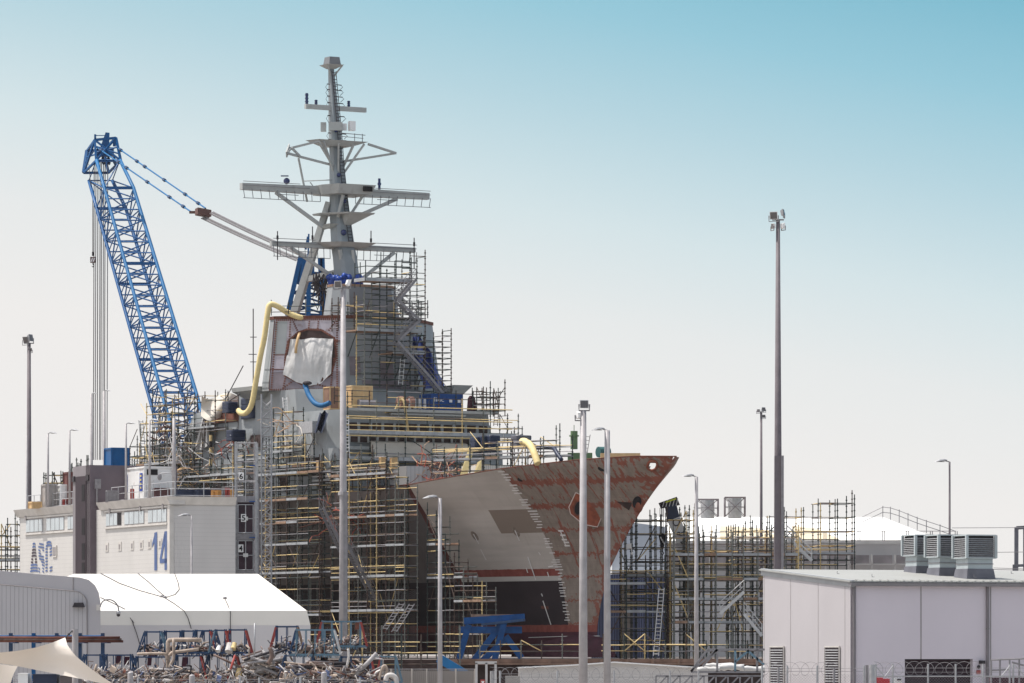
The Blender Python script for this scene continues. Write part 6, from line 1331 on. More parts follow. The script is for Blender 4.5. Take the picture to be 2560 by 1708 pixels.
# ------------------------------------------------------------------ far sheds, staging backdrop, mobile crane
wh = thing('warehouse', 'long far white-roofed warehouse beyond the staging at the right', 'warehouse', (30, 520, 0))
ROOFW = mat('white_roof_sheet', (.78, .77, .74), .5, var=.05, scale=.3); PALEW = ribbed('pale_wall', (.52, .5, .49), (0, 0, 1), 1.1, depth=.2, duty=.05, dark=.9)
e1 = at(1600, 1352, 520); e2 = at(2350, 1350, 522); r1 = at(1640, 1293, 548); r2 = at(2207, 1293, 548); b2 = at(2240, 1352, 575); b1 = at(1600, 1352, 575)
m = MB(); m.quad(e1, e2, r2, r1); m.quad(e2, b2, r2); m.quad(r1, r2, b2, b1); m.build('roof', ROOFW, wh)
m = MB(); m.prism([Vector((e1.x, 520.5, 0)), Vector((e2.x-.3, 522.5, 0)), Vector((b2.x, 575, 0)), Vector((e1.x, 575, 0))], [Vector((e1.x, 520.5, e1.z-.05)), Vector((e2.x-.3, 522.5, e1.z-.05)), Vector((b2.x, 575, e1.z-.05)), Vector((e1.x, 575, e1.z-.05))]); m.build('wall', PALEW, wh)
m = MB(); m.ab((e1.x, 519.6, e1.z-.35), (e2.x, 520.1, e1.z-.02)); m.build('gutter', TRIM, wh)
for i in range(13):
    x0 = e1.x+i*(e2.x-e1.x)/13
    m = MB(); m.ab((x0+.15, 520.1, Zs(1409, 520)), (x0+2.2, 520.4, Zs(1388, 520))); wo = m.build('window', mat('dusty_glazing', (.25, .22, .22), .4, var=.3, scale=.5), wh)
    m = MB(); m.ab((x0-.05, 520.0, 0), (x0+.06, 520.3, Zs(1386, 520))); m.build('mullion', TRIM, wh)
m = MB(); m.ab((e1.x, 520.0, Zs(1412, 520)), (e2.x-.5, 520.3, Zs(1409.5, 520))); m.build('transom', TRIM, wh)
for px0, px1, s_ in ((1800, 1960, 0), (1980, 2100, 1)):
    a = at(px0, 1345, 520); p = MB(); q0 = e1.lerp(r1, .12); 
    f1 = lambda px, k_: at(px, 1352, 520).lerp(at(px-40*k_*0, 1293, 548), k_)+Vector((0, -.02, .05))
    p.quad(f1(px0, .05), f1(px1, .05), f1(px1-60, .5), f1(px0, .6)); p.build('skylight', mat('yellowed_sheet', (.62, .52, .36), .5, var=.1), wh)
t = thing('roof_railing', 'thin guard rail along the eaves and ridge of the far white roof', 'railing', e2)
for i, px in enumerate((1900, 1980, 2060, 2145, 2206, 2266, 2326, 2388)): m = MB(); m.tube(at(px, 1354, 519.8), at(px, 1328, 519.8), .045); m.tube(at(px+5, 1354, 519.8), at(px+5, 1328, 519.8), .045); m.build('post', GALVD, t)
for y in (1328, 1353): m = MB(); m.tube(at(1900, y, 519.8), at(2390, y, 519.8), .04); m.build('rail', GALVD, t)
RL = [(2155, 1293), (2207, 1268), (2226, 1270), (2248, 1277), (2270, 1286), (2293, 1295), (2316, 1303), (2350, 1314), (2388, 1328)]
for dy in (0, 13):
    for (a, b), (c, d) in zip(RL, RL[1:]): m = MB(); m.tube(at(a, b+dy, 540), at(c, d+dy, 540), .04); m.build('rail', GALVD, t)
for a, b in RL[1:-1]: m = MB(); m.tube(at(a, b-3, 540), at(a, b+30, 540), .045); m.build('post', GALVD, t)
for px0, px1, y0, lab in ((1743, 1795, 1249, 'left of the two braced silver stacks on the far roof'), (1812, 1862, 1244, 'right of the two braced silver stacks on the far roof')):
    t = thing('roof_stack', lab, 'stack', at((px0+px1)/2, 1290, 530), 'braced stacks on the far roof'); m = MB(); c = (px0+px1)/2
    m.tube(at(c, 1296, 530), at(c, y0+2, 530), .75, n=16, caps=True)
    for k_ in range(4): y = y0+6+k_*10; m.tube(at(c, y+1, 530), at(c, y, 530), .8, n=16)
    m.build('stack', GALV, t); m = MB(); W_ = (at(px1, 0, 530).x-at(px0, 0, 530).x)
    P = [(at(px0, 0, 530).x, 528.8), (at(px1, 0, 530).x, 528.8), (at(px1, 0, 530).x, 531.2), (at(px0, 0, 530).x, 531.2)]; z0, z1 = Zs(1292, 530), Zs(y0, 530)
    for i in range(4):
        a, b = P[i], P[(i+1) % 4]; m.tube((*a, z0), (*a, z1), .06); m.tube((*a, z1), (*b, z1), .06); m.tube((*a, (z0+z1)/2), (*b, (z0+z1)/2), .03); m.tube((*a, z0), (*b, z1), .04); m.tube((*b, z0), (*a, z1), .04)
    m.build('frame', POLED, t)
t = thing('pale_shed', 'pale grey shed wall behind the left bay of the staging', 'shed', at(1600, 1600, 470))
m = MB(); m.prism([at(1530, 1640, 470)*1, at(1668, 1640, 470), at(1668, 1640, 490), at(1530, 1640, 490)], [at(1530, 1300, 470), at(1668, 1318, 470), at(1668, 1318, 490), at(1530, 1300, 490)]); m.build('wall', mat('pale_blue_wall', (.5, .53, .58), .7, var=.05), t)
m = MB(); m.ab(at(1530, 1437, 468.4), at(1668, 1430, 469.9)); m.build('canopy', TRIM, t)
t = thing('corrugated_shed', 'dark blue corrugated shed low behind the bow and the staging', 'shed', at(1590, 1640, 430))
m = MB(); m.prism([at(1478, 1645, 430), at(1664, 1645, 430), at(1664, 1645, 444), at(1478, 1645, 444)], [at(1478, 1437, 430), at(1664, 1434, 430), at(1664, 1434, 444), at(1478, 1437, 444)]); m.build('wall', ribbed('blue_corrugated', (.13, .15, .25), (1, 0, 0), .22, depth=.6, duty=.5, dark=.5), t)
m = MB(); m.ab(at(1556, 1645, 429.6), at(1582, 1448, 430.1)); m.build('door_panel', mat('drab_panel', (.2, .17, .15), .7, var=.15), t)
m = MB(); m.ab(at(1664, 1645, 430.5), at(1680, 1430, 431)); m.build('door_edge', DARKB, t)
m = MB(); m.prism([at(1405, 1645, 452), at(1530, 1645, 452), at(1530, 1645, 455), at(1405, 1645, 455)], [at(1405, 1400, 452), at(1530, 1400, 452), at(1530, 1400, 455), at(1405, 1400, 455)])
tagged(m.build('dark_shed', mat('dark_shed_wall', (.1, .1, .15), .7, var=.2), None, at(1460, 1640, 452)), 'dark wall behind the foot of the bow', 'shed') if False else None
mc = thing('mobile_crane_boom', 'white telescopic crane boom with dark striped head behind the staging', 'crane', at(1738, 1640, 398))
WB = mat('boom_white', (.62, .61, .6), .45, var=.05)
for a, b, w0, w1, nm, mt in (((1745, 1640), (1720, 1430), .55, .75, 'lower_section', WB), ((1722, 1450), (1700, 1330), .8, .95, 'middle_section', WB), ((1702, 1340), (1684, 1298), 1.0, 1.05, 'upper_section', WB), ((1684, 1300), (1676, 1262), 1.05, .95, 'head_section', NAVY)):
    m = MB(); m.beam(at(*a, 398), at(*b, 398), w0, w0, w2=w1, h2=w1); m.build(nm, mt, mc)
m = MB(); m.prism([at(1646, 1258, 397.6), at(1652, 1272, 397.6), at(1700, 1263, 397.6), at(1692, 1242, 397.6)], [at(1646, 1258, 398.6), at(1652, 1272, 398.6), at(1700, 1263, 398.6), at(1692, 1242, 398.6)]); m.build('boom_head', CABLE, mc)
for i in range(5): m = MB(); x = 1656+i*8.5; a = at(x, 1268-i*.8, 397.5); b = at(x+5, 1252-i*1.6, 397.5); m.beam(a, b, .12, .05); m.build('head_stripe', WHITE, mc)
m = MB(); m.beam(at(1664, 1256, 397.4), at(1690, 1247, 397.4), .08, .1); m.build('head_stripe', mat('hi_vis_yellow', (.6, .65, .05), .6), mc)
for i, (x, y, ch) in enumerate(((1697, 1302, 'C'), (1706, 1325, 'R'), (1713, 1350, 'A'), (1720, 1375, 'N'), (1727, 1400, 'E'))):
    m = MB(); text_geo(m, ch, at(x, y+16, 397.4), (.25, 0, 1), (-1, 0, .25), .5 if i else .6, None, .01, bold=.01) if i < 3 else None
    if m.f: m.build('boom_lettering', CABLE, mc)
t = thing('striped_hook_block', 'black and white striped hook block hanging inside the staging', 'hook block', at(1656, 1355, 397))
m = MB(); c = at(1656, 1350, 397); m.prism([c+Vector((-.3, 0, .35)), c+Vector((-.12, 0, -.6)), c+Vector((.12, 0, -.6)), c+Vector((.3, 0, .35)), c+Vector((0, 0, .55))], [c+Vector((-.3, .4, .35)), c+Vector((-.12, .4, -.6)), c+Vector((.12, .4, -.6)), c+Vector((.3, .4, .35)), c+Vector((0, .4, .55))]); m.build('block', BLACK, t)
for i in range(3): m = MB(); q = c+Vector((-.2+i*.12, -.02, .25-i*.2)); m.prism([q, q+Vector((.1, 0, 0)), q+Vector((.22, 0, -.3)), q+Vector((.12, 0, -.3))], [v+Vector((0, .01, 0)) for v in (q, q+Vector((.1, 0, 0)), q+Vector((.22, 0, -.3)), q+Vector((.12, 0, -.3)))]); m.build('stripe', WHITE, t)
for x in (1650, 1654, 1659): m = MB(); m.tube(at(x, 1338, 397.2), at(x, 1270, 397.2), .03); m.build('rope', ROPED, t)
m = MB(); m.path([at(1656, 1370, 397.2), at(1656, 1378, 397.2), at(1659, 1383, 397.2), at(1656, 1388, 397.2), at(1653, 1384, 397.2)], .05, 5); m.tube(at(1656, 1388, 397.2), at(1657, 1408, 397.2), .03); m.build('hook', CABLE, t)
t = thing('work_light', 'small white work light clamped on the left staging post by the bow', 'work light', at(1572, 1366, 394))
m = MB(); m.box(at(1572, 1366, 394), (.22, 0, .05), (0, .15, 0), (0, 0, .2)); m.tube(at(1578, 1368, 394.2), at(1580, 1385, 394.2), .04); m.ball(at(1580, 1384, 394), .12); m.build('housing', WHITE, t)
t = thing('portal_frame', 'dark steel portal cut off by the right edge of the picture', 'portal', at(2540, 1430, 620))
for a, b, w in (((2540, 1682), (2541, 1318), 1.0), ((2541, 1320), (2575, 1318), .9), ((2532, 1415), (2575, 1413), .7), ((2530, 1682), (2534, 1412), .5), ((2562, 1682), (2562, 1318), .8)): m = MB(); m.beam(at(*a, 620), at(*b, 620), w*.5, w*.5); m.build('member', mat('haze_steel', (.12, .12, .14), .7, var=.2), t)
t = thing('overhead_wires', 'thin overhead wires running towards the dark portal at the right edge', 'wires', at(2400, 1320, 610))
for y0, y1, x0 in ((1320, 1319, 2380), (1381, 1380, 2488), (1420, 1423, 2484), (1424, 1426, 2484)): m = MB(); m.tube(at(x0, y0, 610), at(2575, y1, 610), .04); m.build('wire', ROPE, t)

# ------------------------------------------------------------------ grey panelled building at the right
RC = Vector(((2126-CX)/F*230, 230, 0)); uF = Vector((.94, .342, 0)); uG = Vector((-.342, .94, 0)); GD = 10.7; FW = 30.0
def PF(d, z, o=0): return RC+uF*d-uG*o+UP*z
def PG(d, z, o=0): return RC+uG*d-uF*o+UP*z
def dF(px): q = (px-CX)/F; return (RC.x-q*RC.y)/(q*uF.y-uF.x)
def dG(px): q = (px-CX)/F; return (RC.x-q*RC.y)/(q*uG.y-uG.x)
ZN, ZF = 6.22, 6.98
PANW = mat('light_grey_panel', (.41, .385, .395), .6, var=.03, scale=.35, streak=.5); PANM = mat('shade_mauve_panel', (.58, .53, .575), .6, var=.03, scale=.35, streak=.5)  # front panels hold the mauve tint of their shade in the colour
rb = thing('panel_building', 'light grey panelled building with louvres and a dark roller door', 'building', RC)
m = MB(); m.prism([PG(0, 0), PG(GD, 0), PG(GD, 0)+uF*.3, PG(0, 0)+uF*.3], [PG(0, ZN), PG(GD, ZF-.08), PG(GD, ZF-.08)+uF*.3, PG(0, ZN)+uF*.3]); m.build('gable_wall', PANW, rb)
ddl, ddr = dF(2262), dF(2432); dz = CZ+(HY-1648)/F*PF(ddl, 0).y
m = MB()
for a, b, z0, z1 in ((.02, ddl, 0, ZN), (ddr, FW, 0, ZN), (ddl, ddr, dz, ZN)): m.prism([PF(a, z0), PF(b, z0), PF(b, z0, -.3), PF(a, z0, -.3)], [PF(a, z1), PF(b, z1), PF(b, z1, -.3), PF(a, z1, -.3)], caps=True)
m.build('front_wall', PANM, rb)
m = MB(); m.quad(PG(GD, 0), PG(GD, 0)+uF*FW, PG(GD, ZF-.1)+uF*FW, PG(GD, ZF-.1)); m.build('back_wall', PANM, rb)
m = MB(); m.prism([PF(ddl, -.0, -.31), PF(ddr, 0, -.31), PF(ddr, 0, -.4), PF(ddl, 0, -.4)], [PF(ddl, dz+.1, -.31), PF(ddr, dz+.1, -.31), PF(ddr, dz+.1, -.4), PF(ddl, dz+.1, -.4)]); m.build('roller_door', ribbed('roller_slats', (.03, .014, .022), (0, 0, 1), .12, depth=.8, duty=.3, dark=.5), rb)
ROOFG = ribbed('roof_sheet', (.30, .30, .285), tuple(uF), .42, depth=.7, duty=.12, dark=.75)
m = MB(); m.prism([PF(-.15, ZN+.02, .25), PF(FW, ZN+.02, .25), PG(GD+.2, ZF)+uF*FW, PG(GD+.2, ZF)-uF*.15], [PF(-.15, ZN+.08, .25), PF(FW, ZN+.08, .25), PG(GD+.2, ZF+.06)+uF*FW, PG(GD+.2, ZF+.06)-uF*.15]); m.build('roof', ROOFG, rb)
m = MB(); m.prism([PF(-.1, ZN-.16, .3), PF(FW, ZN-.16, .3), PF(FW, ZN-.16, .0), PF(-.1, ZN-.16, .0)], [PF(-.1, ZN+.0, .32), PF(FW, ZN+.0, .32), PF(FW, ZN, .0), PF(-.1, ZN, .0)]); m.build('gutter', mat('gutter_grey', (.2, .19, .2), .5), rb)
m = MB()
for i in range(60): a = PF(.2+i*.42, ZN+.085, .24); m.beam(a, a+uG*1.0+UP*.07, .1, .05)
m.build('roof_rib', ROOFG, rb)
m = MB(); m.prism([PG(-.2, ZN-.22, .03), PG(GD+.2, ZF-.25, .03), PG(GD+.2, ZF-.25, -.15), PG(-.2, ZN-.22, -.15)], [PG(-.2, ZN+.12, .05), PG(GD+.2, ZF+.1, .05), PG(GD+.2, ZF+.1, -.15), PG(-.2, ZN+.12, -.15)]); m.build('barge_board', mat('barge_grey', (.3, .31, .32), .5), rb)
for d in (dG(1911), dG(1977), dG(2046), dG(2113)): m = MB(); m.prism([PG(d, 0, .002), PG(d+.05, 0, .002), PG(d+.05, 0, .006), PG(d, 0, .006)], [PG(d, ZN-.2+(ZF-ZN)*d/GD, .002), PG(d+.05, ZN-.2+(ZF-ZN)*d/GD, .002), PG(d+.05, ZN-.2+(ZF-ZN)*d/GD, .006), PG(d, ZN-.2+(ZF-ZN)*d/GD, .006)]); m.build('panel_joint', FRM, rb)
for px in (2301, 2475): d = dF(px); m = MB(); m.prism([PF(d, dz if px == 2301 else 0, .002), PF(d+.06, dz if px == 2301 else 0, .002), PF(d+.06, dz if px == 2301 else 0, .008), PF(d, dz if px == 2301 else 0, .008)], [PF(d, ZN-.15, .002), PF(d+.06, ZN-.15, .002), PF(d+.06, ZN-.15, .008), PF(d, ZN-.15, .008)]); m.build('panel_joint', FRM, rb)
for px in (2133, 2467): d = dF(px); m = MB(); m.tube(PF(d, 0, .1), PF(d, ZN-.1, .1), .075, n=10); [m.tube(PF(d, z, .1), PF(d, z+.05, .1), .09, n=10) for z in (2, 4)]; m.build('downpipe', mat('downpipe_grey', (.17, .155, .165), .5), rb)
for a, b in ((1928, 1962), (2065, 2101)):
    d0, d1 = dG(b), dG(a); zt = CZ+(HY-1617)/F*PG(d0, 0).y; lo_ = MB(); lo_.prism([PG(d0, .3, .01), PG(d1, .3, .01), PG(d1, .3, .05), PG(d0, .3, .05)], [PG(d0, zt, .01), PG(d1, zt, .01), PG(d1, zt, .05), PG(d0, zt, .05)]); lo_o = lo_.build('louvre', mat('louvre_void', (.06, .045, .05), .7), rb); m = MB()
    z = .35
    while z < zt-.1: m.prism([PG(d0+.08, z, .05), PG(d1-.08, z, .05), PG(d1-.08, z+.03, .06), PG(d0+.08, z+.03, .06)], [PG(d0+.08, z+.0, .11), PG(d1-.08, z+.0, .11), PG(d1-.08, z+.035, .07), PG(d0+.08, z+.035, .07)]); z += .125
    m.build('louvre_blade', GALV, lo_o)
    m = MB()
    for a_, b_ in (((d0, .3), (d0, zt)), ((d1, .3), (d1, zt)), ((d0, zt), (d1, zt))): m.beam(PG(a_[0], a_[1], .06), PG(b_[0], b_[1], .06), .07, .07)
    m.build('louvre_frame', TRIM, lo_o)
m = MB(); d = dF(2452); p = PF(d, dz-.15, .15); m.box(p, uF*.12, uG*.12, UP*.08); m.build('wall_lamp', CABLE, rb)
m = MB(); p = PF(dF(2445), dz-.62, .06); m.box(p, uF*.1, uG*.04, UP*.08); m.build('alarm_box', REDP, rb)
m = MB(); p = PF(dF(2445), dz-.38, .08); m.ball(p, .09); m.build('alarm_bell', CABLE, rb)
for px, py in ((2093, 1434), (2180, 1442), (2435, 1443), (2528, 1434)): m = MB(); p = at(px, py, 234); m.tube(p, p+UP*.12, .015); m.tube(p, p+Vector((.12, 0, -.01)), .012); m.build('roof_anchor', GALVD, rb)
def vent(label, c, w, h):
    t = thing('roof_fan', label, 'roof ventilator', c, 'louvred fans on the grey roof'); c = Vector(c)
    def blk(k0, k1, z0, z1): return [c+uF*sx_*w*k0+uG*sy_*w*k0+UP*z0 for sx_, sy_ in ((-1, -1), (1, -1), (1, 1), (-1, 1))], [c+uF*sx_*w*k1+uG*sy_*w*k1+UP*z1 for sx_, sy_ in ((-1, -1), (1, -1), (1, 1), (-1, 1))]
    VG = mat('vent_pale', (.38, .42, .43), .5, var=.1); m = MB(); m.prism(*blk(1.05, .9, -.5, .28)); m.build('skirt', mat('vent_skirt', (.13, .13, .15), .6, var=.2), t)
    m = MB(); m.prism(*blk(.86, .86, .28, .8)); m.build('neck', VG, t); m = MB(); m.prism(*blk(.9, .9, .5, .54)); m.build('flange', GALVD, t)
    m = MB(); m.prism(*blk(.9, .9, .8, h-.05)); m.build('core', BLACK, t)
    n_ = 10; m = MB()
    for i in range(n_):
        z = .84+i*(h-.95)/n_
        for (ax, bx) in ((uF, uG), (uG, uF)):
            for sg in (-1, 1):
                p = c+bx*sg*w+UP*z; q = c+bx*sg*w*.9+UP*(z+.045); e = ax*w*.93; m.prism([p-e, p+e, q+e, q-e], [v+UP*.018 for v in (p-e, p+e, q+e, q-e)])
    m.build('blade', GALV, t); m = MB()
    for sx_, sy_ in ((-1, -1), (1, -1), (1, 1), (-1, 1)): m.beam(c+uF*sx_*w+uG*sy_*w+UP*.8, c+uF*sx_*w+uG*sy_*w+UP*h, .13, .13, up=uF)
    m.prism(*blk(1.03, 1.03, h-.04, h+.02)); m.prism(*blk(1.03, 1.03, .78, .83)); m.build('corner_post', VG, t)
vent('nearest and rightmost louvred fan on the grey roof', at(2436, 1437, 235.6), .78, 1.93)
vent('middle louvred fan of the three on the grey roof', at(2366, 1434, 238.2), .78, 1.9)
vent('leftmost and farthest louvred fan of the three on the grey roof', at(2308, 1430, 240.6), .78, 1.84)

# ------------------------------------------------------------------ marquee, shed, low buildings
tn = thing('marquee', 'large white marquee with a bright hipped roof behind the scrap racks', 'marquee', (-16, 240, 0))
def ring_t(x0, x1, y0, y1, z): return [Vector((x0, y0, z)), Vector((x1, y0, z)), Vector((x1*y1/y0-.25, y1, z)), Vector((x0, y1, z))]
xL = -27; a0 = ring_t(xL, at(776, 0, 240).x, 240, 264, 0); a1 = ring_t(xL, at(776, 0, 240).x, 240, 264, Zs(1563, 240)); a2 = ring_t(xL+.1, at(767, 0, 240).x, 240.08, 263.9, Zs(1527, 240.1)); xr = (645-CX)/F*252
m = MB(); m.prism(a0, a1, caps=False); m.build('wall', mat('marquee_wall', (.56, .53, .53), .7, var=.04, scale=.6, bump=.3, bscale=1.2), tn)
m = MB(); m.prism(a1, a2, caps=False); m.build('valance', FABRIC, tn)
zr = Zs(1435, 252); rr_ = [Vector((xL+4, 252, zr)), Vector((xr, 252, zr))]; m = MB(); m.quad(a2[0], a2[1], rr_[1], rr_[0]); m.quad(a2[1], a2[2], rr_[1]); m.quad(a2[2], a2[3], rr_[0], rr_[1]); m.quad(a2[3], a2[0], rr_[0]); m.build('roof', FABRIC, tn)
def onroof(px, py):
    if py > 1526: return at(px, py, 239.93)
    Y = 240.2
    for _ in range(12): z = Zs(py, Y); k_ = (z-a2[0].z)/(zr-a2[0].z); Y = 240.08+11.9*k_
    return at(px, py, Y)+Vector((0, -.03, .03))
for P in ([(252, 1435), (300, 1460), (350, 1478), (400, 1492)], [(345, 1435), (370, 1455), (395, 1478), (412, 1492)], [(437, 1436), (446, 1460), (448, 1475), (437, 1488), (415, 1495)], [(412, 1496), (435, 1510), (460, 1527), (470, 1545), (478, 1572)],
          [(251, 1495), (280, 1508), (312, 1524), (330, 1552), (342, 1585), (352, 1620)], [(312, 1524), (335, 1558)], [(562, 1498), (570, 1515), (576, 1530), (576, 1575)]):
    m = MB(); m.path([onroof(*p) for p in P], .02, 4); m.build('guy_rope', CABLE, tn)
for x, y in ((412, 1495), (404, 1493), (562, 1497)): m = MB(); m.ball(onroof(x, y), .12, .08, .08, 6, 4); m.build('rope_knot', GALVD, tn)
sh = thing('rounded_shed', 'grey metal-clad shed with a rounded roof corner at the lower left', 'shed', at(100, 1700, 215))
def XZ(px, py, Y=215): return at(px, py, Y)
crv = [(-60, 1424), (0, 1427), (110, 1437), (200, 1444), (222, 1450), (238, 1464), (247, 1482), (251, 1505), (251, 1760), (-60, 1760)]
dsh = Vector((-2.6, 22, 0)); m = MB(); f0 = [XZ(*p) for p in crv]; m.prism(f0, [p+dsh for p in f0]); m.build('shell', mat('shed_metal', (.42, .40, .415), .55, var=.04, scale=.5), sh)
crv2 = [(-60, 1458), (0, 1461), (100, 1470), (180, 1477), (198, 1480), (210, 1488), (217, 1500), (218, 1520), (218, 1760), (-60, 1760)]
m = MB(); f1_ = [XZ(*p)+Vector((0, -.03, 0)) for p in crv2]; m.prism(f1_, [p+Vector((0, .02, 0)) for p in f1_]); m.build('ribbed_panel', ribbed('shed_ribbed', (.45, .43, .44), (1, 0, 0), .19, depth=.7, duty=.1, dark=.6), sh)
m = MB(); m.path([p+Vector((0, -.02, 0)) for p in f1_[:8]]+[f1_[8]], .02, 4); m.build('panel_edge', FRM, sh)
m = MB(); m.tube(XZ(183, 1443)+Vector((0, -.02, 0)), XZ(183, 1478)+Vector((0, -.02, 0)), .02); m.build('sheet_joint', FRM, sh)
m = MB(); p = XZ(197, 1512); m.prism([p+Vector((-.27, 0, -.1)), p+Vector((.27, 0, -.1)), p+Vector((.2, 0, .1)), p+Vector((-.18, 0, .1))], [v+Vector((0, -.3, -.02)) for v in (p+Vector((-.27, 0, -.1)), p+Vector((.27, 0, -.1)), p+Vector((.2, 0, .1)), p+Vector((-.18, 0, .1)))]); m.build('wall_lamp', CABLE, sh)
t = thing('gooseneck_camera', 'dome camera on a gooseneck arm at the shed corner, against the marquee', 'camera', XZ(247, 1520))
m = MB(); m.path(smooth([XZ(250, 1518, 214.6), XZ(255, 1506, 214.6), XZ(264, 1500, 214.6), XZ(278, 1500, 214.6), XZ(290, 1508, 214.6), XZ(296, 1520, 214.6), XZ(296, 1528, 214.6)], 3), .03, 6); m.build('arm', GALVD, t)
m = MB(); m.box(XZ(246, 1519, 214.8), (.09, 0, 0), (0, .04, 0), (0, 0, .13)); m.build('plate', TRIM, t)
m = MB(); m.ball(XZ(296, 1532, 214.6), .1, .1, .1); m.build('housing', GALV, t); m = MB(); m.ball(XZ(296, 1537, 214.6), .085, .085, .09); m.build('dome', CABLE, t)
lw = thing('low_white_building', 'low white gabled building showing its top behind the razor wire', 'building', at(1530, 1700, 226))
fr_ = [at(1297, 1760, 226), at(1297, 1671, 226), at(1424, 1665, 226), at(1537, 1657, 226), at(1770, 1672, 226), at(1770, 1760, 226)]; m = MB(); m.prism(fr_, [p+Vector((0, 12, 0)) for p in fr_]); m.build('wall', mat('low_building_white', (.5, .475, .46), .7, var=.04), lw)
m = MB(); m.beam(at(1294, 1669.5, 225.9), at(1424, 1663.5, 225.9), .3, .06); m.beam(at(1424, 1663.5, 225.9), at(1537, 1655.5, 225.9), .3, .05); m.beam(at(1537, 1655.5, 225.9), at(1772, 1670.5, 225.9), .3, .05); m.build('barge_board', WHITE, lw)
m = MB(); m.ab(at(1263, 1740, 214), at(1300, 1690, 215)); tagged(m.build('concrete_block', CONC, None, at(1280, 1740, 214)), 'pale concrete block beside the white gate frame', 'block')

# ------------------------------------------------------------------ stillages and scrap
SCR = [mat('scrap_beige', (.34, .27, .22), .7, var=.3, scale=4), mat('scrap_brown', (.15, .105, .09), .8, var=.4, scale=4), mat('scrap_grey', (.3, .28, .28), .6, var=.3, scale=4), mat('scrap_white', (.5, .47, .45), .6, var=.2, scale=4), CABLE, mat('scrap_blue', (.06, .08, .16), .6), RUST]
WTS = [0, 0, 0, 0, 1, 1, 1, 1, 1, 2, 2, 2, 2, 3, 3, 4, 4, 4, 5, 6]
def scrap(label, px0, px1, y0, y1, Y, n_, seed, r=(.02, .06), ln=(.3, 1.0)):
    rr = random.Random(seed); m = MB()
    for i in range(n_):
        m.cur = rr.choice(WTS); p = at(rr.uniform(px0, px1), y1+(y0-y1)*rr.random()**1.3, Y+rr.uniform(-.5, .7)); L_r = rr.uniform(*ln)
        d = Vector((rr.uniform(-1, 1), rr.uniform(-.5, .5), rr.uniform(-.45, .6))).normalized(); q = p+d*L_r; rad = rr.uniform(*r)*(1.8 if rr.random() < .08 else 1)
        k_ = rr.random()
        if k_ < .68: m.path([p, q], rad, 7)
        elif k_ < .85:
            e = Vector((rr.uniform(-1, 1), rr.uniform(-.4, .4), rr.uniform(-.8, .8))).normalized(); e = (e-d*e.dot(d)*.8).normalized(); m.path([p, q, q+(d*.4+e*.15)*rad*1.5, q+(d*.5+e*.6)*rad*2.2, q+d*rad*1.4+e*rr.uniform(.15, .5)], rad, 7)
        else: m.box(p, d*rr.uniform(.05, .15), Vector((0, .08, .03)), Vector((.03, 0, rr.uniform(.03, .12))))
    o = m.build('scrap_heap', SCR, None, at((px0+px1)/2, y1, Y)); o['kind'] = 'stuff'; return tagged(o, label, 'scrap')
def stillage(label, px0, px1, yt, yb, Y, c0=BLUED, c1=BLUED, c2=None, D=1.2, slope=.9, fill=0, sd_=1, fl=''):
    c2 = c2 or c1; x0, x1 = at(px0, 0, Y).x, at(px1, 0, Y).x; zt, zb = Zs(yt, Y), Zs(yb, Y); t = thing('stillage', label, 'pipe rack', (x0, Y, zb), 'steel stillages full of scrap pipe'); r = .042
    for x, sg, c in ((x0, -1, c1), (x1, 1, c2)):
        for y in (Y, Y+D): m = MB(); m.beam((x, y, zb), (x, y, zt+.05), .055, .055, up=(0, 1, 0)); m.build('post', c0, t)
        for y in (Y, Y+D): m = MB(); m.beam((x+sg*.32*slope, y-.04, zb), (x+sg*.02, y-.04, zt-.02), .065, .05, up=(0, 1, 0)); m.build('raking_leg', c, t)
        m = MB(); m.beam((x, Y, zt), (x, Y+D, zt), .05, .05); m.beam((x, Y, zb+.3), (x, Y+D, zb+.3), .05, .05); m.build('end_rail', c0, t)
    for y in (Y, Y+D):
        m = MB(); m.beam((x0, y, zt), (x1, y, zt), .05, .06); m.build('top_rail', c0, t)
        m = MB(); m.beam((x0-.3*slope, y, zb), (x1+.3*slope, y, zb), .07, .09); m.build('bottom_rail', c0, t)
    n_ = max(1, int((x1-x0)/.35))
    for k_ in range(1, n_): m = MB(); x = x0+(x1-x0)*k_/n_; m.tube((x, Y, zb), (x, Y, zt), .022); m.tube((x, Y+D, zb), (x, Y+D, zt), .02); m.build('bar', c0, t)
    m = MB(); m.ab((x0-.2, Y+.05, zb-.02), (x1+.2, Y+D-.05, zb+.01)); m.build('floor', BLUED, t)
    m = MB()
    for k_ in range(int((x1-x0)/.12)): x = x0+.06+k_*.12; m.beam((x, Y-.02, zb-.12), (x, Y-.02, zb-.03), .05, .05, up=(0, 1, 0))
    if m.f: m.build('toothed_rail', c0, t)
    if fill: scrap(fl, px0, px1, yb-(yb-yt)*.28, yb-1, Y+.5, int(fill*1.1), sd_, r=(.012, .04), ln=(.1, .4))
stillage('upper blue stillage at the left end above the bent beige pipe', 362, 400, 1580, 1633, 206, slope=1.0, c1=BLUED, c2=BLUEP, fill=50, sd_=3, fl='short pipe offcuts in the upper left stillage')
stillage('upper blue stillage behind the beige pipe loop', 411, 450, 1579, 1633, 207.5, c1=BLUED, c2=BLUED, fill=50, sd_=4, fl='pipe offcuts behind the beige pipe loop')
stillage('upper stillage with one red raking leg, third from the left', 488, 524, 1577, 1632, 206, c1=BLUED, c2=REDP, fill=60, sd_=5, fl='white lagged pipe ends in the third upper stillage')
stillage('upper stillage with pale blue and red legs, fourth from the left', 538, 562, 1576, 1632, 205.6, c1=BLUEP, c2=REDP, fill=40, sd_=6, fl='white lagged pipe elbows in the fourth upper stillage')
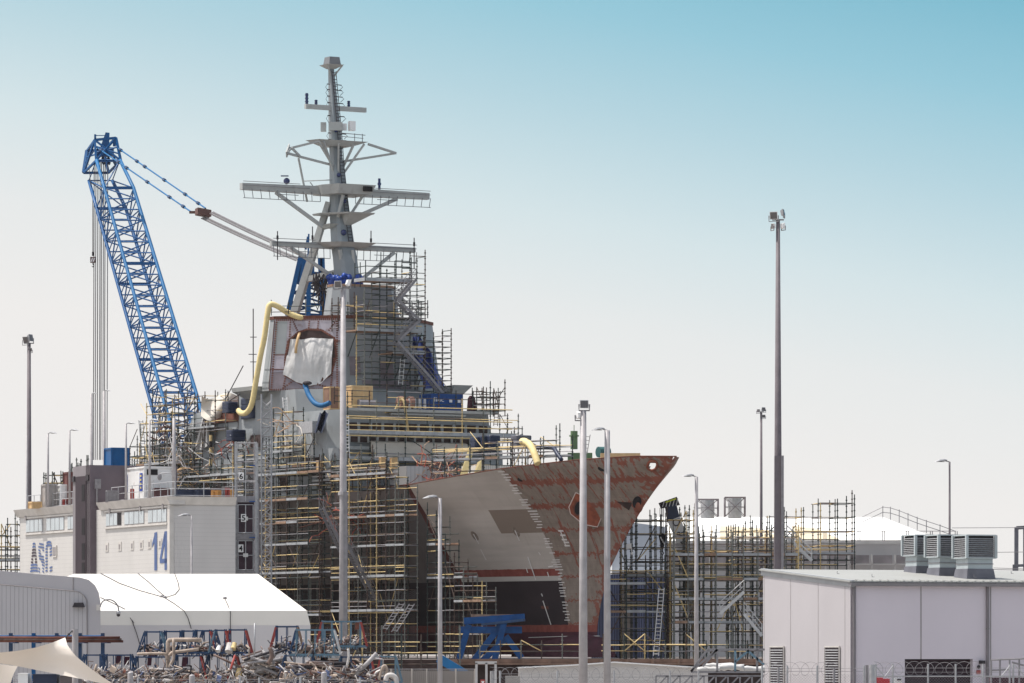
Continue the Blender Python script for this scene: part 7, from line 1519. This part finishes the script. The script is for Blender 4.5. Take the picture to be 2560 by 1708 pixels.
stillage('upper right-hand stillage with a long red raking leg before the marquee corner', 573, 612, 1575, 1632, 206.5, c1=REDP, c2=REDP, fill=60, sd_=7, fl='pots and yellow caps piled in the upper right-hand stillage')
stillage('upper stillage of dark posts between the pipe loop and the red leg', 455, 483, 1578, 1632, 207, c1=BLUED, c2=BLUEP, fill=30, sd_=31, fl='offcuts in the dark-posted upper stillage')
stillage('slim upper stillage set back behind the white pot', 506, 536, 1578, 1632, 208, c1=BLUED, c2=BLUED, fill=30, sd_=32, fl='offcuts in the set-back upper stillage')
stillage('lower blue stillage just right of the sail post', 210, 250, 1638, 1700, 204.5, fill=90, sd_=8, fl='brown pipe scrap just right of the sail post')
stillage('lower blue stillage with a maroon plate behind it', 262, 326, 1638, 1700, 205, fill=120, sd_=9, fl='tangled brown scrap in front of the maroon plates')
stillage('lower wide stillage under the beige pipe loop', 340, 415, 1643, 1702, 205, c1=BLUED, c2=BLUEP, fill=160, sd_=10, fl='heaped beige and brown scrap under the beige pipe loop')
stillage('lower stillage of crossed blue legs in the middle', 440, 500, 1640, 1700, 206, c1=BLUED, c2=REDP, fill=70, sd_=11, fl='dark pipe scrap among the crossed blue legs')
stillage('lower stillage with a dark leaning bar, under the pots', 520, 590, 1640, 1700, 206.5, c1=BLUED, c2=REDP, fill=80, sd_=12, fl='dark and pale scrap under the pots')
stillage('stillage with red left leg rising over the big scrap heap', 690, 742, 1567, 1626, 207, c0=BLUED, c1=REDP, c2=PLANK, fill=110, sd_=13, fl='mixed pipe ends beside the red left leg')
stillage('stillage with pale blue raking legs in front of the thick pole', 740, 834, 1575, 1637, 205, c0=BLUEP, c1=BLUED, c2=ALU, fill=120, sd_=14, fl='fine white scrap on the pale blue stillage')
stillage('highest stillage with two long red raking legs by the thick pole', 805, 900, 1554, 1616, 208, c0=BLUEP, c1=REDP, c2=REDP, fill=90, sd_=15, fl='fat lagged pipe ends in the highest stillage')
stillage('lower stillage left of the thick pole packed with long pipes', 712, 780, 1640, 1704, 205, fill=120, sd_=16, fl='long grey pipes packed left of the thick pole')
stillage('lower stillage right of the thick pole with a leaning tube', 852, 925, 1643, 1706, 205.5, c0=BLUED, c1=BLUEP, c2=REDP, fill=90, sd_=17, fl='scrap sliding right of the thick pole')
stillage('last low stillage beside the beige mesh fence', 952, 988, 1642, 1706, 206, c0=BLUEP, c1=REDP, c2=BLUEP, fill=10, sd_=18, fl='few offcuts beside the beige mesh fence')
scrap('big brown and grey heap of bent pipes left of the thick pole', 596, 720, 1650, 1704, 206, 170, 21, r=(.018, .048), ln=(.3, .9))
scrap('low heap of bent pipe and brackets left of the loop', 196, 350, 1672, 1712, 203, 170, 22, r=(.01, .03), ln=(.15, .6))
scrap('low heap of scrap under the middle stillages', 350, 600, 1678, 1714, 203, 280, 23, r=(.01, .03), ln=(.15, .6))
scrap('low heap of scrap in front of the thick pole', 700, 960, 1674, 1714, 203.5, 250, 24, r=(.012, .038), ln=(.2, .8))
def longpipes(label, px0, px1, y0, y1, Y, n_, seed, tilt=.12):
    rr = random.Random(seed); m = MB()
    for i in range(n_):
        m.cur = rr.choice((0, 1, 1, 2, 2, 2, 4)); a = at(rr.uniform(px0, (px0+px1)/2), rr.uniform(y0, y1), Y+rr.uniform(-.4, .3)); L_r = rr.uniform(.8, (px1-px0)/58*.8); d = Vector((1, rr.uniform(-.2, .2), rr.uniform(-tilt, tilt))).normalized(); m.path([a, a+d*L_r], rr.uniform(.03, .07), 8)
    o = m.build('scrap_heap', SCR, None, at(px0, y1, Y)); o['kind'] = 'stuff'; tagged(o, label, 'scrap')
longpipes('long grey-brown pipes lying sideways in front of the thick pole', 705, 860, 1655, 1692, 204.8, 46, 41)
longpipes('long beige pipes lying under the pipe loop', 345, 480, 1672, 1694, 204, 18, 42, .08)
longpipes('long pipes slanting over the big heap', 600, 720, 1640, 1680, 205.5, 22, 43, .5)
for i, (P, r, mt, lab, cat) in enumerate([
    ([(504, 1600), (430, 1600), (421, 1605), (420, 1615), (420, 1690)], .09, SCR[0], 'tall beige pipe bent over in an upside-down hook', 'pipe'),
    ([(343, 1635), (405, 1634), (414, 1638), (418, 1650)], .06, SCR[0], 'beige pipe reaching left from the hook', 'pipe'),
    ([(497, 1623), (450, 1629), (430, 1632), (424, 1640)], .07, SCR[0], 'beige pipe slanting right from behind the hook', 'pipe'),
    ([(434, 1597), (434, 1645), (427, 1660), (425, 1670), (435, 1675), (471, 1677)], .065, SCR[0], 'thin beige pipe curling below the hook', 'pipe'),
    ([(534, 1637), (600, 1668)], .05, SCR[1], 'brown bar leaning over the middle stillages', 'pipe'),
    ([(568, 1700), (588, 1638)], .05, REDP, 'red bar standing at a slant among the middle stillages', 'pipe'),
    ([(890, 1688), (942, 1633)], .09, SCR[2], 'big grey tube pointing up to the right', 'pipe'),
    ([(867, 1668), (872, 1640), (870, 1622)], .05, SCR[3], 'pale tube leaning before the thick pole', 'pipe'),
    ([(670, 1660), (680, 1640), (674, 1618)], .09, SCR[1], 'brown curved pipe sticking out of the big heap', 'pipe'),
    ([(636, 1640), (637, 1552+6)], .035, GALV, 'thin grey post in front of the marquee', 'post'),
    ([(948, 1700), (955, 1672), (962, 1664), (967, 1672), (966, 1690)], .055, SCR[0], 'hooped pale pipe near the mesh fence', 'pipe'),
    ([(964, 1702), (968, 1690), (980, 1688), (990, 1696), (992, 1712)], .1, SCR[3], 'fat white pipe bend beside the mesh fence', 'pipe')]):
    m = MB(); Pw = [at(x, y, 204.2-i*.12) for x, y in P]; m.path(smooth(Pw, 3) if len(P) > 2 else Pw, r, 8); tagged(m.build('scrap_pipe', mt, None, Pw[0]), lab, cat, 'long pipes among the stillages')
for i, (x, y, w, h, mt, lab) in enumerate(((374, 1652, 5, 12, MAROON, 'maroon plate standing left of the hook pipe'), (317, 1652, 6, 10, MAROON, 'maroon plate above the low left heap'), (296, 1650, 6, 11, MAROON, 'maroon plate nearest the sail'), (462, 1655, 7, 12, MAROON, 'dark maroon plate between the crossed legs'), (893, 1565, 5, 9, RUST, 'rust brown plate in the highest stillage'), (810, 1652, 9, 9, CABLE, 'black plate in the stillage left of the thick pole'))):
    m = MB(); p = at(x, y, 205.6); m.box(p, (w/58, 0, 0), (0, .04, 0), (.02, 0, h/58)); tagged(m.build('steel_plate', mt, None, p), lab, 'plate', 'plates among the stillages')
for x, y, r, mt, lab in ((572, 1620, .17, SCR[3], 'pale pot with a brown base in the upper right-hand stillage'), (583, 1616, .12, SCAFY, 'small yellow cap beside the pale pot'), (545, 1622, .11, WHITE, 'white lagged elbow with a dark mouth'), (596, 1682, .14, SCAFY, 'yellow-capped stub in the low heap')):
    m = MB(); p = at(x, y, 205.5); m.tube(p+Vector((0, -.1, -r)), p+Vector((.05, .1, r)), r, r*.85, n=12, caps=True); tagged(m.build('pipe_cap', mt, None, p), lab, 'pipe piece', 'pots and caps in the stillages')
# cantilever rack with the long rusty bundle
t = thing('cantilever_rack', 'blue cantilever rack in front of the rounded shed', 'rack', at(140, 1700, 208))
for px in (27, 84, 142, 200, 257): m = MB(); m.beam(at(px, 1760, 208), at(px, 1583, 208), .16, .2, up=(0, 1, 0)); m.build('column', BLUED if px != 84 else BLUE, t); m = MB(); m.beam(at(px, 1605, 208), at(px+16, 1605, 207.4), .16, .12); m.build('arm', BLUED, t)
m = MB(); m.tube(at(-20, 1590, 208), at(258, 1590, 208), .035); m.build('tie_rail', BLUE, t)
for i in range(5):
    m = MB(); m.path([at(-30, 1594+i*2.2, 207.4+.1*(i % 2)), at(120, 1595+i*2.1, 207.4), at(300+i*2-(4 if i % 2 else 0), 1594+i*2.4, 207.3)], .055, 7)
    tagged(m.build('steel_pipe', RUST if i != 2 else SCR[1], None, at(120, 1598+i, 207.4)), 'long rusty pipe of the bundle lying on the blue rack, %s from the top' % ['first', 'second', 'third', 'fourth', 'fifth'][i], 'pipe', 'rusty pipe bundle on the rack')
# shade sail and its post
m = MB(); m.tube(at(188, 1760, 131), at(188, 1573, 131), .085, n=14, caps=True); tp_ = m.build('sail_post', POLE, None, at(188, 1760, 131)); tagged(tp_, 'grey post holding the corner of the cream shade sail', 'post')
edT = [(-30, 1634), (40, 1628), (90, 1619), (130, 1607), (163, 1594)]; edB = [(-30, 1654), (40, 1665), (130, 1683), (220, 1701), (300, 1720)]; rt = [(163, 1594), (168, 1612), (186, 1637), (222, 1668), (258, 1694), (300, 1720)]
def bez(L, u): return (lerpt(u, rng(0, 1, len(L)), [p[0] for p in L]), lerpt(u, rng(0, 1, len(L)), [p[1] for p in L]))
def sailf(u, v):
    a = bez(edT, u); b = bez(edB, u); r_ = bez(rt, v); x = a[0]*(1-v)+b[0]*v+u*(r_[0]-(edT[-1][0]*(1-v)+edB[-1][0]*v)); y = a[1]*(1-v)+b[1]*v+u*(r_[1]-(edT[-1][1]*(1-v)+edB[-1][1]*v))
    return at(x, y, 130+1.5*v*(1-u)-1.2*u*v+.3*math.sin(math.pi*u)*math.sin(math.pi*v))
cloth('shade_sail', 'cream shade sail stretched to a point at the lower left', 'shade sail', sailf, 28, 14, SAIL)
cloth('shade_sail', 'lower fold of cream sail cloth hanging at the left edge', 'shade sail', lambda u, v: at(lerpt(u, [0, 1], [-30, lerpt(v, [0, .3, .6, 1], [44, 33, 27, 24])]), lerpt(u, [0, 1], [1656, 1666])*(1-v)+1735*v, 131.5-.4*u+.2*v), 14, 12, SAIL)
m = MB(); m.tube(at(164, 1594, 130), at(181, 1577, 131), .02); m.ball(at(172, 1586, 130.4), .035); tagged(m.build('sail_cable', CABLE, None, at(164, 1594, 130)), 'short cable tying the sail tip to the grey post', 'cable')
for px0, px1, yt, mt, lab in ((45, 78, 1684, WHITE, 'white cabinet under the shade sail'), (82, 150, 1686, NAVY, 'dark blue bin under the shade sail'), (150, 205, 1690, mat('drab_dark', (.12, .1, .1), .8), 'dark bench under the sail')):
    m = MB(); m.ab(at(px0, 1740, 140), at(px1, yt, 141)); m.ab(at(px0-1, yt+1, 139.96), at(px1+1, yt-1, 141.05)); tagged(m.build('cabinet', mt, None, at(px0, 1740, 140)), lab, 'cabinet', 'things under the shade sail')
for px, lab in ((326, 'left'), (480, 'middle'), (810, 'right')):
    m = MB(); m.tube(at(px, 1740, 150), at(px, 1684 if px != 480 else 1691, 150), .09, n=12); m.ball(at(px, 1684 if px != 480 else 1691, 150), .092, .092, .06); tagged(m.build('bollard', POLE, None, at(px, 1740, 150)), 'thick grey post top at the bottom edge, %s one' % lab, 'bollard', 'thick post tops at the bottom edge')

# ------------------------------------------------------------------ fences, gates, razor wire
def coil(t, pa, pb, Y, zc, r, pitch):
    a, b = at(pa, 0, Y).x, at(pb, 0, Y).x; m = MB(); n_ = int((b-a)/pitch*14); rr = random.Random(int(pa)); pts = []
    for i in range(n_+1):
        th = 2*math.pi*i/14; pts.append(Vector((a+(b-a)*i/n_+.09*math.cos(th*.5), Y+r*math.sin(th)*.8, zc+r*math.cos(th)+.02*math.sin(th*.31))))
    pts = [Vector((a+pitch*i/14*1.0+r*math.sin(2*math.pi*i/14), Y+.25*math.sin(2*math.pi*i/28), zc+r*math.cos(2*math.pi*i/14)+.02*math.sin(i*.37))) for i in range(n_+1)]
    m.path(pts, .008, 4); m.build('razor_coil', ROPE, t)
def fence(label, posts, Y, ytop, yend, coilr=None, yc=1672, net=NETM, railY=None, name='chain_link_fence', mt=GALV, ynet=1700):
    t = thing(name, label, 'fence', at(posts[0], 1700, Y)*1)
    t.location.z = 0
    for i, px in enumerate(posts): m = MB(); p = at(px, ytop, Y); m.tube((p.x, Y, 0), p, .04, n=8, caps=True); m.build('post', mt, t)
    for k_ in (1/3, 2/3): m = MB(); z = Zs(ytop+(ynet-ytop)*k_, Y); m.tube(at(posts[0], 0, Y)*1+Vector((0, 0, z-at(0, 0, Y).z)), at(posts[-1], 0, Y)+Vector((0, 0, z-at(0, 0, Y).z)), .008, n=4); m.build('barbed_strand', ROPE, t)
    m = MB(); a, b = at(posts[0], ynet, Y), at(posts[-1], ynet, Y); m.quad((a.x, Y, 0), (b.x, Y, 0), (b.x, Y, a.z), (a.x, Y, a.z)); m.build('mesh_panel', net, t)
    if railY: m = MB(); m.tube(at(posts[0], railY, Y), at(posts[-1], railY, Y), .03, n=6); m.build('top_rail', mt, t)
    if coilr: coil(t, coilr[0], coilr[1], Y, Zs(yc, Y), .27, .42)
    return t
fence('chain-link fence with razor coil in front of the low white building', [1250, 1393, 1535, 1675, 1746], 200, 1677, 1700, (1225, 1760), 1684, ynet=1701)
fence('chain-link fence with razor coil before the louvred gable wall', [1905, 1968, 2043, 2160], 200, 1664, 1700, (1900, 2095), 1672, ynet=1686)
fence('chain-link gate panels with a pale top rail before the roller door', [2189, 2232, 2320, 2389, 2457, 2524, 2533, 2575], 200, 1660, 1700, (2185, 2440), 1671, railY=1691, ynet=1691)
t = thing('gate_post_set', 'thick galvanised gate post with three slim posts at its left', 'gate post', at(2180, 1700, 199))
m = MB(); p = at(2179.5, 1662, 199); m.tube((p.x, 199, 0), p, .125, n=14, caps=True); m.build('main_post', GALV, t)
for px in (2165, 2169): m = MB(); p = at(px, 1663, 199); m.tube((p.x, 199, 0), p, .035, n=6); m.build('slim_post', GALVD, t)
for a, b in (((2188, 1664), (2212, 1692)), ((2212, 1692), (2233, 1664)), ((2536, 1662), (2560, 1688)), ((2504, 1690), (2525, 1664))): m = MB(); m.tube(at(*a, 199.6), at(*b, 199.6), .025); m.build('brace', GALV, t)
m = MB(); m.ab(at(2188, 1740, 212), at(2220, 1697, 213)); m.ab(at(2190, 1697, 212.1), at(2204, 1694, 212.9)); tagged(m.build('red_machine', mat('machine_red', (.4, .02, .03), .5), None, at(2200, 1740, 212)), 'red machine cut off by the bottom edge behind the gate', 'machine')
m = MB(); m.ab(at(2234, 1740, 202), at(2254, 1695, 202.2)); so = tagged(m.build('notice_board', WHITE, None, at(2244, 1740, 202)), 'white notice board on the gate between two posts', 'sign'); m = MB(); m.ab(at(2243, 1701, 201.9), at(2253, 1697, 202)); m.build('header_patch', CABLE, so)
for px in (1946, 2085): m = MB(); p = at(px, 1669, 198); m.tube((p.x, 198, 0), p, .05, n=8, caps=True); tagged(m.build('fence_stub', GALVD, None, (p.x, 198, 0)), 'short stout post before the %s louvre' % ('left' if px < 2000 else 'right'), 'post', 'stub posts before the louvres')
t = fence('beige welded-mesh fence at the foot of the hull scaffold', [925, 978, 1030, 1067, 1103, 1140, 1187], 212, 1672, 1700, None, net=NETB, name='mesh_fence', mt=mat('beige_post', (.38, .34, .31), .6), ynet=1674)
m = MB(); m.ab((at(925, 0, 212).x, 212.1, 0), (at(1187, 0, 212).x, 212.14, Zs(1678, 212))); m.build('slat_infill', ribbed('beige_slats', (.3, .265, .24), (1, 0, 0), .09, depth=.5, duty=.4, dark=.7), t)
t = thing('security_gate', 'white steel gate frame with a small red-bordered sign', 'gate', at(1215, 1740, 209)); WG = mat('gate_white', (.5, .48, .47), .6, var=.1)
for px in (1191, 1216, 1239): m = MB(); p = at(px, 1657, 209); m.beam((p.x, 209, 0), p, .1, .1, up=(0, 1, 0)); m.build('upright', WG, t)
m = MB(); m.beam(at(1188, 1657, 209), at(1242, 1657, 209), .1, .12); m.build('head_bar', WG, t)
m = MB(); m.tube(at(1231, 1720, 209.2), at(1231, 1678, 209.2), .11, n=10, caps=True); m.build('gas_cylinder', GALV, t)
m = MB(); m.ab(at(1201, 1716, 208.9), at(1213, 1699, 208.95)); sg_ = m.build('sign', REDP, t); m = MB(); m.prism([at(1202.5, 1703, 208.88), at(1207, 1712, 208.88), at(1211.5, 1703, 208.88)], [at(1202.5, 1703, 208.86), at(1207, 1712, 208.86), at(1211.5, 1703, 208.86)]); m.build('warning_triangle', WHITE, sg_)
fence('low fence with razor coil along the bottom left edge before the scrap', [-10, 120, 230, 345, 600, 648, 751, 900], 170, 1694, 1712, (-10, 300), 1706, ynet=1708)
# long-goods rack with white rolls, truss frames
t = thing('truss_rack', 'galvanised raking rack in front of the dense staging', 'rack', at(1800, 1740, 206))
for a, b in (((1727, 1679), (1769, 1624)), ((1757, 1666), (1793, 1624)), ((1769, 1624), (1912, 1624)), ((1727, 1680), (1912, 1680)), ((1793, 1624), (1793, 1680)), ((1838, 1624), (1838, 1680)), ((1838, 1655), (1872, 1626)), ((1868, 1626), (1910, 1662)), ((1893, 1624), (1893, 1680)), ((1727, 1679), (1793, 1624))):
    m = MB(); m.beam(at(*a, 206), at(*b, 206), .09, .09, up=(0, 1, 0)); m.build('member', GALVD if a[0] % 2 else BLUEP, t)
t = thing('truss_row', 'row of small dark truss frames along the bottom edge', 'frame', at(1750, 1740, 203))
for i in range(9):
    x = 1640+i*30
    for a, b in (((x, 1730), (x, 1690)), ((x, 1690), (x+30, 1690)), ((x, 1720), (x+28, 1690))): m = MB(); m.beam(at(*a, 203), at(*b, 203), .06, .06, up=(0, 1, 0)); m.build('member', GALVD, t)
for i, (x0, x1, y, r) in enumerate(((1742, 1800, 1674, .12), (1790, 1860, 1668, .14), (1850, 1912, 1673, .13), (1760, 1840, 1664, .1))):
    rr = random.Random(i); m = MB(); P = [at(x0+(x1-x0)*k_/7, y+rr.uniform(-1.5, 1.5), 206.5+i*.2) for k_ in range(8)]; m.path(P, r, 8, rfun=lambda j: r*rr.uniform(.75, 1.15)); tagged(m.build('wrapped_roll', TARPW, None, P[0]), 'white wrapped roll on the raking rack, %s' % ['left front', 'middle front', 'right end', 'upper back'][i], 'roll', 'white rolls on the rack')
t = thing('handling_frame', 'grey tubular frame at the lower right corner', 'frame', at(2500, 1740, 214))
for a, b in (((2478, 1740), (2478, 1652)), ((2478, 1650), (2575, 1646)), ((2500, 1740), (2500, 1649)), ((2524, 1740), (2524, 1648)), ((2478, 1676), (2524, 1674)), ((2548, 1740), (2548, 1647)), ((2530, 1656), (2560, 1664))): m = MB(); m.tube(at(*a, 214), at(*b, 214), .045, n=6); m.build('tube', GALVD, t)
m = MB(); m.ab(at(2478, 1740, 216), at(2575, 1694, 217)); tagged(m.build('dark_bin', mat('dark_maroon_bin', (.05, .02, .03), .7), None, at(2500, 1740, 216)), 'dark bin behind the tubular frame in the corner', 'bin')
# ------------------------------------------------------------------ thin air haze
hz = MB(); hz.ab((-420, -12, -1.0), (420, 680, 70))
hm = bpy.data.materials.new('haze'); hm.use_nodes = True; hn = hm.node_tree; hn.nodes.clear()
ho = N(hn, 'ShaderNodeOutputMaterial'); hv = N(hn, 'ShaderNodeVolumePrincipled'); hv.inputs['Color'].default_value = (.95, .93, .93, 1); hv.inputs['Density'].default_value = 0.00003
hn.links.new(hv.outputs[0], ho.inputs['Volume']); hz.build('haze', hm, kind='stuff')
